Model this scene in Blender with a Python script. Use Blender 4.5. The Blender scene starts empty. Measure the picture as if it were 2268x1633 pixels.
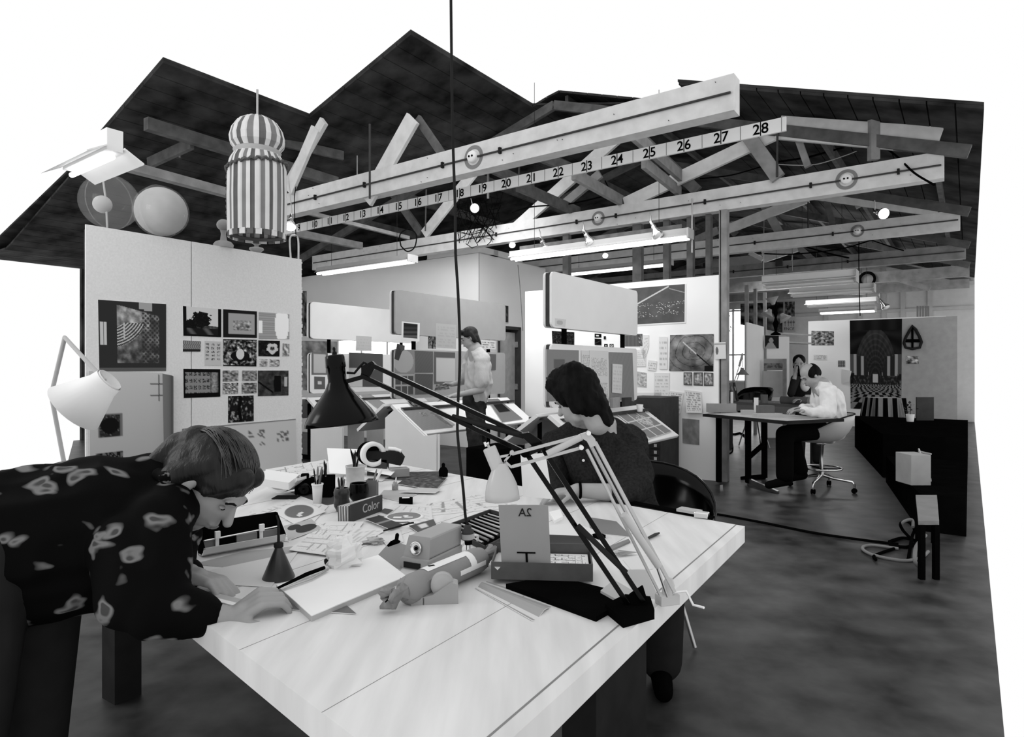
import bpy, bmesh, math, random
from mathutils import Vector, Matrix, Euler, noise
random.seed(7)
SC = bpy.context.scene
COL = SC.collection
# ---------------------------------------------------------------- camera, world, lights, exposure
F, CX, CY, CZ = 1400.0, 1134.0, 816.5, 1.30          # focal length in pixels of the 2268-wide frame, eye height 1.30 m
cam = bpy.data.cameras.new('camera'); cam.sensor_width = 36.0; cam.lens = 36.0 * F / 2268.0
cam.clip_start = 0.05; cam.clip_end = 200
camo = bpy.data.objects.new('camera', cam); COL.objects.link(camo)
camo.location = (0, 0, CZ); camo.rotation_euler = (math.pi / 2, 0, 0)
SC.camera = camo
W = bpy.data.worlds.new('daylight'); SC.world = W; W.use_nodes = True
W.node_tree.nodes['Background'].inputs[0].default_value = (1, 1, 1, 1)
W.node_tree.nodes['Background'].inputs[1].default_value = 1.0
vs = SC.view_settings
SC.display_settings.display_device = 'sRGB'
vs.view_transform = 'Standard'; vs.look = 'None'; vs.gamma = 1.0; vs.exposure = 0.0; vs.use_curve_mapping = False
AX, AY, BX, BY = -0.8101, 0.5864, 0.5864, 0.8101     # the two directions of the building: A runs away to the left, B away to the right
RZ = math.atan2(BY, BX)                               # turning by RZ puts local x on B and local y on A
def AB(a, b, z=0.0): return Vector((a * AX + b * BX, a * AY + b * BY, z))
def Pd(px, py, d): return Vector(((px - CX) / F * d, d, CZ + (CY - py) / F * d))
def Pz(px, py, z=0.75): return Pd(px, py, F * (CZ - z) / (py - CY))
def Pb(px, py, b): return Pd(px, py, b / ((px - CX) / F * BX + BY))
def Pa(px, py, a): return Pd(px, py, a / ((px - CX) / F * AX + AY))
def area(name, loc, target, size, sizey, power):
    L = bpy.data.lights.new(name, 'AREA'); L.shape = 'RECTANGLE'; L.size = size; L.size_y = sizey; L.energy = power
    o = bpy.data.objects.new(name, L); COL.objects.link(o); o.location = loc
    o.rotation_euler = (Vector(target) - Vector(loc)).to_track_quat('-Z', 'Y').to_euler(); return o
area('added_fill_over_tables', AB(4.2, 6.0, 3.05), AB(4.2, 6.3, 0), 3.0, 1.6, 50)  # unseen area light, added to brighten the stations and their raised panels
area('added_fill_left_bay', AB(5.3, 6.0, 3.35), AB(7.2, 8.0, 2.2), 1.3, .8, 30)  # added fill aimed at the enclosed room's wall, no source in view
area('window_daylight_left', (-4.4, 1.6, 3.0), (-0.2, 5.5, 1.2), 1.6, 1.4, 45)
area('window_daylight_far', AB(3.4, 17.6, 2.5), AB(2.2, 9.0, 0.9), 2.6, 1.6, 120)
area('unseen_fill_far', AB(3.4, 14.2, 3.9), AB(2.4, 13.6, 0), 2.2, 1.6, 90)  # unseen overhead fill for the far bay, below closed roof boards
# ---------------------------------------------------------------- materials
MC = {}
def mat(name, g, rough=.6, metal=0.0, amt=.08, scale=8.0, spec=.25, emit=0.0, alpha=None, trans=0.0, bump=0.0, stretch=None, coat=0.0):
    if name in MC: return MC[name]
    m = bpy.data.materials.new(name); m.use_nodes = True; nt = m.node_tree; N = nt.nodes; L = nt.links
    bs = N['Principled BSDF']
    tc = N.new('ShaderNodeTexCoord'); mp = N.new('ShaderNodeMapping')
    if stretch: mp.inputs['Scale'].default_value = stretch
    nz = N.new('ShaderNodeTexNoise'); nz.inputs['Scale'].default_value = scale; nz.inputs['Detail'].default_value = 5
    cr = N.new('ShaderNodeValToRGB')
    lo, hi = g * (1 - amt), min(1, g * (1 + amt))
    cr.color_ramp.elements[0].position = .3; cr.color_ramp.elements[1].position = .7
    cr.color_ramp.elements[0].color = (lo, lo, lo, 1); cr.color_ramp.elements[1].color = (hi, hi, hi, 1)
    L.new(tc.outputs['Object'], mp.inputs[0]); L.new(mp.outputs[0], nz.inputs[0])
    L.new(nz.outputs[0], cr.inputs[0]); L.new(cr.outputs[0], bs.inputs['Base Color'])
    bs.inputs['Roughness'].default_value = rough; bs.inputs['Metallic'].default_value = metal
    bs.inputs['Specular IOR Level'].default_value = spec
    bs.inputs['Coat Weight'].default_value = coat
    if trans: bs.inputs['Transmission Weight'].default_value = trans; bs.inputs['IOR'].default_value = 1.15
    if alpha is not None: bs.inputs['Alpha'].default_value = alpha
    if emit:
        bs.inputs['Emission Color'].default_value = (1, 1, 1, 1); bs.inputs['Emission Strength'].default_value = emit
    if bump:
        b = N.new('ShaderNodeBump'); b.inputs['Strength'].default_value = bump; b.inputs['Distance'].default_value = .01
        L.new(nz.outputs[0], b.inputs['Height']); L.new(b.outputs[0], bs.inputs['Normal'])
    MC[name] = m; return m
def mat_art(name, rough=.45):
    if name in MC: return MC[name]
    m = bpy.data.materials.new(name); m.use_nodes = True; N = m.node_tree.nodes; L = m.node_tree.links
    bs = N['Principled BSDF']; at = N.new('ShaderNodeAttribute'); at.attribute_name = 'ink'
    L.new(at.outputs['Color'], bs.inputs['Base Color']); bs.inputs['Roughness'].default_value = rough
    bs.inputs['Specular IOR Level'].default_value = .3 if rough < .3 else .08
    MC[name] = m; return m
def mat_spots(name, g0, g1, scale, thr, rough=.8):
    m = bpy.data.materials.new(name); m.use_nodes = True; N = m.node_tree.nodes; L = m.node_tree.links
    bs = N['Principled BSDF']; tc = N.new('ShaderNodeTexCoord'); nz = N.new('ShaderNodeTexNoise'); nz.inputs['Scale'].default_value = 6
    mx = N.new('ShaderNodeMixRGB'); mx.inputs[0].default_value = .12
    vo = N.new('ShaderNodeTexVoronoi'); vo.inputs['Scale'].default_value = scale
    L.new(tc.outputs['Object'], mx.inputs[1]); L.new(nz.outputs['Color'], mx.inputs[2]); L.new(mx.outputs[0], vo.inputs['Vector'])
    cr = N.new('ShaderNodeValToRGB'); e = cr.color_ramp.elements
    e[0].position = thr; e[0].color = (g1, g1, g1, 1); e[1].position = thr + .12; e[1].color = (g0, g0, g0, 1)
    k = e.new(thr * .55); k.color = (g1 * .35, g1 * .35, g1 * .35, 1); k2 = e.new(thr * .8); k2.color = (g1, g1, g1, 1)
    bs.inputs['Specular IOR Level'].default_value = .05; L.new(vo.outputs['Distance'], cr.inputs[0]); L.new(cr.outputs[0], bs.inputs['Base Color']); bs.inputs['Roughness'].default_value = rough
    return m
WHITE = mat('white_paint', .80, .55, amt=.03, scale=3)
BOARD = mat('fibreboard_off_white', .70, .85, amt=.05, scale=60, bump=.1)
WALLB = mat('painted_wall_white', .84, .7, amt=.02, scale=2)
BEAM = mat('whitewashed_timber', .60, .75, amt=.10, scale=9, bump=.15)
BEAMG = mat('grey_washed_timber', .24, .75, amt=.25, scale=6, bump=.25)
TIMB = mat('weathered_timber', .10, .8, amt=.3, spec=.1, scale=7, bump=.3)
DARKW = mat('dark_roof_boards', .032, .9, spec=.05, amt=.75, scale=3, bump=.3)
BLACK = mat('black_enamel', .001, .17, amt=.1, spec=.12)
BLKM = mat('matt_black', .003, .9, amt=.2, spec=0.0)
CHARC = mat('charcoal', .020, .85, amt=.2, spec=.03)
GREY = mat('mid_grey', .20, .7, amt=.1)
GREYL = mat('light_grey', .42, .7, amt=.06)
GREYD = mat('dark_grey', .055, .8, amt=.15, spec=.06)
PAPER = mat('white_paper', .84, .8, amt=.03, scale=5)
PAPERG = mat('shaded_tracing_paper', .55, .8, amt=.06, scale=5)
CARD = mat('grey_cardboard', .33, .8, amt=.08)
CARDD = mat('brown_cardboard', .14, .8, amt=.12)
CHROME = mat('bright_metal', .75, .18, metal=1, amt=.05)
STEEL = mat('dull_steel', .45, .35, metal=1, amt=.1)
TUBE = mat('fluorescent_tube_glow', .9, .4, emit=2.6)
BULB = mat('lit_bulb_glow', .9, .4, emit=9.0)
PANE = mat('daylit_window_pane', .9, .4, emit=2.6)
GLASS = mat('clear_plastic', .8, .04, alpha=.07, amt=.01, spec=1.0, coat=.8)
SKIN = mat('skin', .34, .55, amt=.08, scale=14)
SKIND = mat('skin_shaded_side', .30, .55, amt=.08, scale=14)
HAIRB = mat('black_hair', .003, .6, spec=.08, amt=.6, scale=40, stretch=(1, 1, .15), bump=.6)
HAIRD = mat('dark_brown_hair', .010, .5, spec=.2, amt=.7, scale=45, stretch=(1, 1, .15), bump=.7)
ART = mat_art('printed_picture'); ARTG = mat_art('glossy_photograph', .18)
# ---------------------------------------------------------------- object helpers
def tag(o, label=None, cat=None, group=None, kind=None):
    if label: o['label'] = label
    if cat: o['category'] = cat
    if group: o['group'] = group
    if kind: o['kind'] = kind
    return o
def root(name, loc, label, cat, group=None, rz=0.0):
    o = bpy.data.objects.new(name, None); COL.objects.link(o); o.empty_display_size = .05
    o.location = Vector(loc); o.rotation_euler = (0, 0, rz); bpy.context.view_layer.update()
    return tag(o, label, cat, group)
def wmat(o):
    m = Matrix.Translation(o.location) @ o.rotation_euler.to_matrix().to_4x4()
    return (wmat(o.parent) @ m) if o.parent else m
def copy_tree(o, parent=None):
    c = o.copy(); COL.objects.link(c); c.parent = parent
    for ch in list(o.children): copy_tree(ch, c)
    return c
def frame(loc=(0, 0, 0), rz=0.0, rx=0.0, ry=0.0):
    return Matrix.Translation(Vector(loc)) @ Euler((rx, ry, rz), 'XYZ').to_matrix().to_4x4()
def axes(o, x, y, z=None):
    x = Vector(x).normalized(); y = Vector(y); z = Vector(z).normalized() if z is not None else x.cross(y).normalized(); y = z.cross(x).normalized()
    m = Matrix.Identity(4)
    for i in range(3): m[i][0] = x[i]; m[i][1] = y[i]; m[i][2] = z[i]; m[i][3] = Vector(o)[i]
    return m
ID = Matrix.Identity(4)
class MB:
    def __init__(s, fr=None): s.v = []; s.f = []; s.mi = []; s.sm = []; s.fr = fr or ID; s.col = None
    def add(s, vs_, fs, mi=0, smooth=False, fr=None):
        k = len(s.v); m = s.fr @ fr if fr is not None else s.fr
        s.v += [m @ Vector(p) for p in vs_]; s.f += [tuple(i + k for i in f) for f in fs]; s.mi += [mi] * len(fs); s.sm += [smooth] * len(fs)
        return s
    def box(s, c, sz, mi=0, fr=None, rz=0.0):
        x, y, z = [q / 2 for q in sz]; c = Vector(c); R = Matrix.Rotation(rz, 3, 'Z')
        vs_ = [c + R @ Vector((i * x, j * y, k * z)) for k in (-1, 1) for j in (-1, 1) for i in (-1, 1)]
        return s.add(vs_, [(0, 2, 3, 1), (4, 5, 7, 6), (0, 1, 5, 4), (2, 6, 7, 3), (0, 4, 6, 2), (1, 3, 7, 5)], mi, fr=fr)
    def bar(s, p, q, w, h, mi=0, up=(0, 0, 1)):
        p = Vector(p); q = Vector(q); d = (q - p); L = d.length; d.normalize(); u = Vector(up)
        if abs(d.dot(u)) > .98: u = Vector((1, 0, 0))
        sd = d.cross(u).normalized(); u = sd.cross(d).normalized()
        vs_ = [p + d * (L * t) + sd * (i * w / 2) + u * (j * h / 2) for t in (0, 1) for j in (-1, 1) for i in (-1, 1)]
        return s.add(vs_, [(0, 1, 3, 2), (4, 6, 7, 5), (0, 4, 5, 1), (2, 3, 7, 6), (0, 2, 6, 4), (1, 5, 7, 3)], mi)
    def prism(s, pts, vec, mi=0, smooth=False):
        n = len(pts); v = Vector(vec); pts = [Vector(p) for p in pts]
        s.add(pts + [p + v for p in pts], [tuple(reversed(range(n))), tuple(range(n, 2 * n))], mi)
        return s.add(pts + [p + v for p in pts], [(i, (i + 1) % n, n + (i + 1) % n, n + i) for i in range(n)], mi, smooth)
    def tube(s, pts, r, seg=8, mi=0, closed=False):
        pts = [Vector(p) for p in pts]; n = len(pts); rr = r if isinstance(r, (list, tuple)) else [r] * n
        vs_ = []; ref = None
        for i, p in enumerate(pts):
            t = (pts[(i + 1) % n] - pts[i - 1]) if closed else (pts[min(i + 1, n - 1)] - pts[max(i - 1, 0)])
            if t.length < 1e-9: t = Vector((0, 0, 1))
            t.normalize()
            if ref is None: ref = t.orthogonal().normalized()
            ref = (ref - t * ref.dot(t))
            ref = ref.normalized() if ref.length > 1e-6 else t.orthogonal().normalized()
            bi = t.cross(ref)
            vs_ += [p + (ref * math.cos(a) + bi * math.sin(a)) * rr[i] for a in [2 * math.pi * k / seg for k in range(seg)]]
        fs = []
        for i in range(n if closed else n - 1):
            j = (i + 1) % n
            fs += [(i * seg + k, i * seg + (k + 1) % seg, j * seg + (k + 1) % seg, j * seg + k) for k in range(seg)]
        s.add(vs_, fs, mi, True)
        if not closed: s.add(vs_[:seg], [tuple(reversed(range(seg)))], mi); s.add(vs_[-seg:], [tuple(range(seg))], mi)
        return s
    def lathe(s, prof, o=(0, 0, 0), axis=(0, 0, 1), seg=24, mi=0, caps=True, mfun=None):
        o = Vector(o); ax = Vector(axis).normalized(); u = ax.orthogonal().normalized(); w = ax.cross(u)
        vs_ = [o + ax * h + (u * math.cos(a) + w * math.sin(a)) * max(r, 1e-5) for (r, h) in prof for a in [2 * math.pi * k / seg for k in range(seg)]]
        n = len(prof)
        for i in range(n - 1):
            for k in range(seg):
                s.add([vs_[i * seg + k], vs_[i * seg + (k + 1) % seg], vs_[(i + 1) * seg + (k + 1) % seg], vs_[(i + 1) * seg + k]], [(0, 1, 2, 3)], mfun(k, i) if mfun else mi, True) if mfun else None
        if not mfun: s.add(vs_, [(i * seg + k, i * seg + (k + 1) % seg, (i + 1) * seg + (k + 1) % seg, (i + 1) * seg + k) for i in range(n - 1) for k in range(seg)], mi, True)
        if caps:
            if prof[0][0] > 1e-4: s.add(vs_[:seg], [tuple(reversed(range(seg)))], mi)
            if prof[-1][0] > 1e-4: s.add(vs_[-seg:], [tuple(range(seg))], mi)
        return s
    def ball(s, c, r, mi=0, seg=16, fr=None):
        r = (r, r, r) if isinstance(r, (int, float)) else r; c = Vector(c); n = seg // 2
        vs_ = []; 
        for i in range(n + 1):
            t = math.pi * i / n
            vs_ += [Vector((r[0] * math.sin(t) * math.cos(a), r[1] * math.sin(t) * math.sin(a), -r[2] * math.cos(t))) for a in [2 * math.pi * k / seg for k in range(seg)]]
        if fr is not None: vs_ = [fr @ p for p in vs_]
        return s.add([c + p for p in vs_], [(i * seg + k, i * seg + (k + 1) % seg, (i + 1) * seg + (k + 1) % seg, (i + 1) * seg + k) for i in range(n) for k in range(seg)], mi, True)
    def build(s, name, mats, parent=None, bevel=0.0, origin=None, weld=False):
        mats = mats if isinstance(mats, (list, tuple)) else [mats]
        if parent is not None: inv = wmat(parent).inverted(); org = Vector((0, 0, 0)); vs_ = [inv @ p for p in s.v]
        else:
            if origin is None:
                xs = [p.x for p in s.v]; ys = [p.y for p in s.v]; zs = [p.z for p in s.v]
                origin = Vector(((min(xs) + max(xs)) / 2, (min(ys) + max(ys)) / 2, min(zs)))
            org = Vector(origin); vs_ = [p - org for p in s.v]
        me = bpy.data.meshes.new(name); me.from_pydata([tuple(p) for p in vs_], [], s.f)
        for m in mats: me.materials.append(m)
        me.polygons.foreach_set('material_index', s.mi); me.polygons.foreach_set('use_smooth', s.sm)
        if s.col:
            at = me.color_attributes.new('ink', 'FLOAT_COLOR', 'POINT')
            flat = []
            for i in range(len(s.v)):
                g = s.col.get(i, .8); flat += [g, g, g, 1]
            at.data.foreach_set('color', flat)
        if weld or True:
            bm = bmesh.new(); bm.from_mesh(me)
            if weld: bmesh.ops.remove_doubles(bm, verts=bm.verts, dist=1e-5)
            bmesh.ops.recalc_face_normals(bm, faces=bm.faces); bm.to_mesh(me); bm.free()
        o = bpy.data.objects.new(name, me); COL.objects.link(o); o.location = org
        if parent is not None: o.parent = parent
        if bevel:
            md = o.modifiers.new('soft_edges', 'BEVEL'); md.width = bevel; md.segments = 2; md.limit_method = 'ANGLE'
        return o
def one(name, mb, m, label, cat, group=None, bevel=0.0):
    return tag(mb.build(name, m, None, bevel), label, cat, group)
def structure(name, mb, m, bevel=0.0): return tag(mb.build(name, m, None, bevel), kind='structure')
def lin(g): return max(0.0, min(1.0, g)) ** 2.2
# flat printed sheet on four corner points (tl, tr, br, bl), drawn by a function of u, v (v down)
def sheet(corners, art, nx=24, ny=24, th=.003, curl=None, mb=None):
    tl, tr, br, bl = [Vector(p) for p in corners]
    n = (tr - tl).cross(bl - tl).normalized()
    mb = mb or MB()
    if mb.col is None: mb.col = {}
    def P(u, v):
        p = (tl * (1 - u) + tr * u) * (1 - v) + (bl * (1 - u) + br * u) * v
        return p + n * curl(u, v) if curl else p
    k = len(mb.v)
    vs_ = [P(i / nx, j / ny) for j in range(ny + 1) for i in range(nx + 1)]
    fs = [(j * (nx + 1) + i, j * (nx + 1) + i + 1, (j + 1) * (nx + 1) + i + 1, (j + 1) * (nx + 1) + i) for j in range(ny) for i in range(nx)]
    mb.add(vs_, fs, 0)
    q = 0
    for j in range(ny + 1):
        for i in range(nx + 1): mb.col[k + q] = lin(art(i / nx, j / ny)); q += 1
    back = [p + n * th for p in vs_]          # the back of the sheet (n points away from the viewer of tl,tr,bl)
    mb.add(back, [tuple(reversed(f)) for f in fs], 1)
    edge = [i for i in range(nx + 1)] + [j * (nx + 1) + nx for j in range(1, ny + 1)] + [ny * (nx + 1) + i for i in range(nx - 1, -1, -1)] + [j * (nx + 1) for j in range(ny - 1, 0, -1)]
    ev = [vs_[i] for i in edge] + [back[i] for i in edge]; m = len(edge)
    mb.add(ev, [(i, (i + 1) % m, m + (i + 1) % m, m + i) for i in range(m)], 1)
    return mb
def picture(name, corners, art, label, cat='picture', group=None, nx=24, ny=24, parent=None, glossy=False, th=.003, curl=None):
    mb = sheet(corners, art, nx, ny, th, curl)
    o = mb.build(name, [ARTG if glossy else ART, PAPER], parent)
    if parent is None: tag(o, label, cat, group)
    elif label: o['label'] = label
    return o
def quadA(a, pts): return [Pa(x, y, a) for x, y in pts]
def quadB(b, pts): return [Pb(x, y, b) for x, y in pts]
def Tp(prims, fr):
    out = []
    for p in prims:
        if p[0] == 'c': out.append(('c', fr @ Vector(p[1]), fr @ Vector(p[2]), p[3], p[4]))
        else:
            e = p[3] if len(p) > 3 else (0, 0, 0); R_ = e if isinstance(e, Matrix) else Euler(e).to_matrix().to_4x4()
            out.append(('e', fr @ Vector(p[1]), p[2], fr.to_3x3().to_4x4() @ R_))
    return out
def fb(x, y, s=1.0, o=4): return noise.fractal(Vector((x * s, y * s, s * 3.7)), 1.0, 2.0, o)
def textmesh(txt, size, fr, name, m, parent, align='CENTER', ext=.0006, fat=0.0):
    c = bpy.data.curves.new(name, 'FONT'); c.body = txt; c.size = size; c.align_x = align; c.align_y = 'CENTER'; c.extrude = ext; c.offset = fat
    t = bpy.data.objects.new(name, c); COL.objects.link(t); bpy.context.view_layer.update()
    me = bpy.data.meshes.new_from_object(t.evaluated_get(bpy.context.evaluated_depsgraph_get()))
    bpy.data.objects.remove(t); me.name = name
    me.transform((wmat(parent).inverted() if parent else ID) @ fr); me.materials.clear(); me.materials.append(m)
    o = bpy.data.objects.new(name, me); COL.objects.link(o); o.parent = parent
    return o
# ---- smooth organic surface grown from overlapping capsules and ellipsoids
def blob(name, prims, voxel, m, parent, smooth=4, fr=None, wr=None):
    mb = MB(fr)
    for p in prims:
        if p[0] == 'c':
            _, a, b, ra, rb = p; a = Vector(a); b = Vector(b); d = b - a; L = max(d.length, 1e-5); ax = d.normalized() if d.length > 1e-5 else Vector((0, 0, 1))
            prof = [(ra * math.sin(t), -ra * math.cos(t)) for t in [math.pi / 2 * k / 5 for k in range(0, 6)]] + [(rb * math.cos(t), L + rb * math.sin(t)) for t in [math.pi / 2 * k / 5 for k in range(0, 6)]]
            mb.lathe(prof, a, ax, 14)
        else:
            _, c, r, e = (p + ((0, 0, 0),))[:4]
            mb.ball(c, r, seg=18, fr=(e if isinstance(e, Matrix) else Euler(e).to_matrix().to_4x4()))
    o = mb.build(name, m, None, origin=(0, 0, 0), weld=True)
    r = o.modifiers.new('r', 'REMESH'); r.mode = 'VOXEL'; r.voxel_size = voxel; r.use_smooth_shade = True
    if smooth: k = o.modifiers.new('s', 'SMOOTH'); k.factor = .5; k.iterations = smooth
    bpy.context.view_layer.update()
    me = bpy.data.meshes.new_from_object(o.evaluated_get(bpy.context.evaluated_depsgraph_get()))
    old = o.data; bpy.data.objects.remove(o); bpy.data.meshes.remove(old)
    me.name = name
    if wr:
        am, fq = wr[0], wr[1]; n3 = [v.normal.copy() for v in me.vertices]
        for v, nn in zip(me.vertices, n3):
            c = v.co; k = noise.noise(Vector((c.x * fq + c.z * fq * .55, c.y * fq, (c.z - c.x * .35) * fq * .38 + 5)))
            v.co = c + nn * am * (.9 - 2.4 * abs(k)) + nn * am * .35 * noise.noise(c * fq * 2.2)
    if parent: me.transform(wmat(parent).inverted())
    for pl in me.polygons: pl.use_smooth = True
    if not me.materials: me.materials.append(m)
    o = bpy.data.objects.new(name, me); COL.objects.link(o); o.parent = parent
    return o
# ================================================================ THE SETTING
def abox(mb, a0, a1, b0, b1, z0, z1, mi=0):            # a box aligned with the building
    pts = [AB(a0, b0, z0), AB(a1, b0, z0), AB(a1, b1, z0), AB(a0, b1, z0)]
    return mb.prism(pts, (0, 0, z1 - z0), mi)
FLOOR = mat('worn_concrete', .036, .42, amt=.9, scale=4.5, spec=.28, bump=.12)
m = MB(); m.prism([AB(-.1, .1, -.06), AB(2.6, .1, -.06), AB(5.9, 3.9 - 2.0, -.06), AB(13.1, 4.6, -.06), AB(13.1, 24.2, -.06), AB(-.1, 24.2, -.06)], (0, 0, .06)); structure('floor', m, FLOOR)
# roof deck: two slopes of dark boards
m = MB()
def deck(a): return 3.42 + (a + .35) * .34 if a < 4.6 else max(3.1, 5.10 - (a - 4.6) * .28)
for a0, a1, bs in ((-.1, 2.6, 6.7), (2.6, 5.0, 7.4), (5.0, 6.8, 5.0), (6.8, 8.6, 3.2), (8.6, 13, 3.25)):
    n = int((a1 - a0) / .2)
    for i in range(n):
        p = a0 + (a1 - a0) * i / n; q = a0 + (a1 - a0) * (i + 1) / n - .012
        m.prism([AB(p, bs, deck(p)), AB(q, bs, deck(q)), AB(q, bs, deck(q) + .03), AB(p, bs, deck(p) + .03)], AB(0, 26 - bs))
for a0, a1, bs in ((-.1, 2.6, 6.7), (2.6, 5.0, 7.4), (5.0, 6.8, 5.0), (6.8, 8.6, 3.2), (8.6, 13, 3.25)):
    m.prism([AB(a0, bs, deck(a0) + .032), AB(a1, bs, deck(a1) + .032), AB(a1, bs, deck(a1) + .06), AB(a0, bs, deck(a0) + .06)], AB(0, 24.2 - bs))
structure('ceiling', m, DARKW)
# left partition of two fibreboard sheets with a ragged right edge
WA = 5.68
bL = Pa(190, 500, WA).dot(Vector((BX, BY, 0))); bM = Pa(424, 500, WA).dot(Vector((BX, BY, 0))); bR = Pa(668, 500, WA).dot(Vector((BX, BY, 0)))
m = MB(); abox(m, WA, WA + .016, bL, bM - .004, .02, 2.445); abox(m, WA, WA + .016, bM + .004, bR, .02, 2.445)
for b in (bL + .05, (bL + bM) / 2, bM, (bM + bR) / 2, bR - .06): abox(m, WA + .016, WA + .1, b - .025, b + .025, 0, 2.42, 1)
abox(m, WA + .02, WA + .11, bL, bR, 0, .05, 1)
for k in range(46):
    z = .1 + k * .051 + random.uniform(-.01, .01); abox(m, WA + .001, WA + .015, bR - .002, bR + random.uniform(.003, .014), z, z + random.uniform(.012, .04))
structure('wall_left', m, [BOARD, TIMB])
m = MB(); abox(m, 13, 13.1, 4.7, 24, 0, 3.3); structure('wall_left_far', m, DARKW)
m = MB(); abox(m, -.1, 13, 24, 24.1, 0, 5.2); structure('wall_far', m, GREYD)
# enclosed white room in the middle: left face along A, right face along B with a doorway
RA, RB_, RT = 6.46, 8.0, 3.18
m = MB()
def bcoord(p): return p.x * BX + p.y * BY
def acoord(p): return p.x * AX + p.y * AY
aw0, aw1 = acoord(Pb(748, 760, RB_)), acoord(Pb(916, 760, RB_)); zw0, zw1 = Pb(830, 782, RB_).z - .35, Pb(830, 752, RB_).z + .03
abox(m, RA, aw1, RB_, RB_ + .12, 0, RT); abox(m, aw0, 12.9, RB_, RB_ + .12, 0, RT)
abox(m, aw1, aw0, RB_, RB_ + .12, 0, zw0); abox(m, aw1, aw0, RB_, RB_ + .12, zw1, RT)
bd0, bd1 = bcoord(Pa(1102, 730, RA)), bcoord(Pa(1152, 733, RA))
abox(m, RA, RA + .12, RB_ + .12, bd0, 0, RT); abox(m, RA, RA + .12, bd1, 10.0, 0, RT); abox(m, RA, RA + .12, bd0, bd1, 1.98, RT)
abox(m, RA - .003, RA + .0, RB_ + .002, RB_ + .012, 0, RT, 1)
structure('wall_centre', m, [WALLB, GREY])
m = MB(); abox(m, aw1, aw0, RB_ + .05, RB_ + .06, zw0, zw1)
w = structure('window_1', m, PANE)
m = MB()
for a in (aw1 + .02, aw0 - .02, aw1 + (aw0 - aw1) * .32, aw1 + (aw0 - aw1) * .66): abox(m, a - .02, a + .02, RB_ - .01, RB_ + .045, zw0, zw1)
abox(m, aw1, aw0, RB_ - .01, RB_ + .045, zw1 - .03, zw1); abox(m, aw1, aw0, RB_ - .04, RB_ + .045, zw0, zw0 + .03); m.build('window_frame', WHITE, w)
m = MB(); abox(m, RA - .02, RA + .14, bd1 - .07, bd1, 0, 2.03); abox(m, RA - .02, RA + .14, bd0, bd0 + .05, 0, 2.03); abox(m, RA - .02, RA + .14, bd0, bd1, 1.975, 2.03)
d = structure('door_1', m, GREYD)
m = MB(); abox(m, RA + .05, RA + .07, bd0 + .05, bd1 - .09, .03, 1.93); m.build('door_leaf', mat('frosted_door_sheet', .42, .5, amt=.15, scale=9), d)
for z in (1.72, .98, .3):
    m = MB(); abox(m, RA - .01, RA + .05, bd1 - .10, bd1 - .05, z - .05, z + .05); m.build('hinge', CHROME, d)
# moulded curved cap standing on top of the white room
m = MB(); abox(m, RA - .05, RA + 1.15, RB_ - .02, RB_ + .5, RT + .005, RT + .10); abox(m, RA - .05, RA + .45, RB_ + .3, RB_ + 1.2, RT + .005, RT + .10)
one('white_slab', m, WHITE, 'white rounded slab lying on the top corner of the enclosed room', 'slab', bevel=.04)
# poster wall
PB = 7.30; PT = 2.38
aP0, aP1 = acoord(Pb(1163, 700, PB)), acoord(Pb(1592, 700, PB))
m = MB(); abox(m, aP1, aP0, PB, PB + .10, 0, PT); structure('wall_back', m, WALLB)
# wall on the right, far off
FB = 16.0; FT = 2.40
m = MB(); abox(m, acoord(Pb(2095, 700, FB)), acoord(Pb(1790, 700, FB)), FB, FB + .1, 0, FT); structure('wall_right_far', m, WALLB)
# end wall with windows, behind the far desks
EB = 19.0
ew0, ew1 = acoord(Pb(1565, 700, EB)), acoord(Pb(1686, 700, EB))
m = MB()
abox(m, ew0, 13, EB, EB + .12, 0, 4.8, 1); abox(m, -.1, ew1, EB, EB + .12, 0, 4.2)
abox(m, ew1, ew0, EB, EB + .12, 0, .9); abox(m, ew1, ew0, EB, EB + .12, 3.05, 4.6)
structure('wall_end', m, [mat('pale_board_wall', .5, .8, amt=.05), GREYD])
m = MB(); abox(m, ew1, ew0, EB + .05, EB + .06, .9, 3.05); w = structure('window_2', m, PANE)
m = MB()
for k in range(5): a = ew1 + (ew0 - ew1) * k / 4; abox(m, a - .03, a + .03, EB - .02, EB + .045, .9, 3.05)
for z in (.92, 1.7, 3.0): abox(m, ew1, ew0, EB - .02, EB + .045, z - .02, z + .03)
m.build('window_frame', WHITE, w)
m = MB()
for i, px in enumerate((1830, 1905, 1958, 2000, 2060)):
    a = acoord(Pb(px, 700, EB)); abox(m, a - .05, a + .05, EB - .06, EB, 0, 4.2)
for z in (2.75, 3.35, 3.9): abox(m, -.1, ew1 - .1, EB - .05, EB, z, z + .08)
structure('trim_1', m, GREYL)
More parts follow.
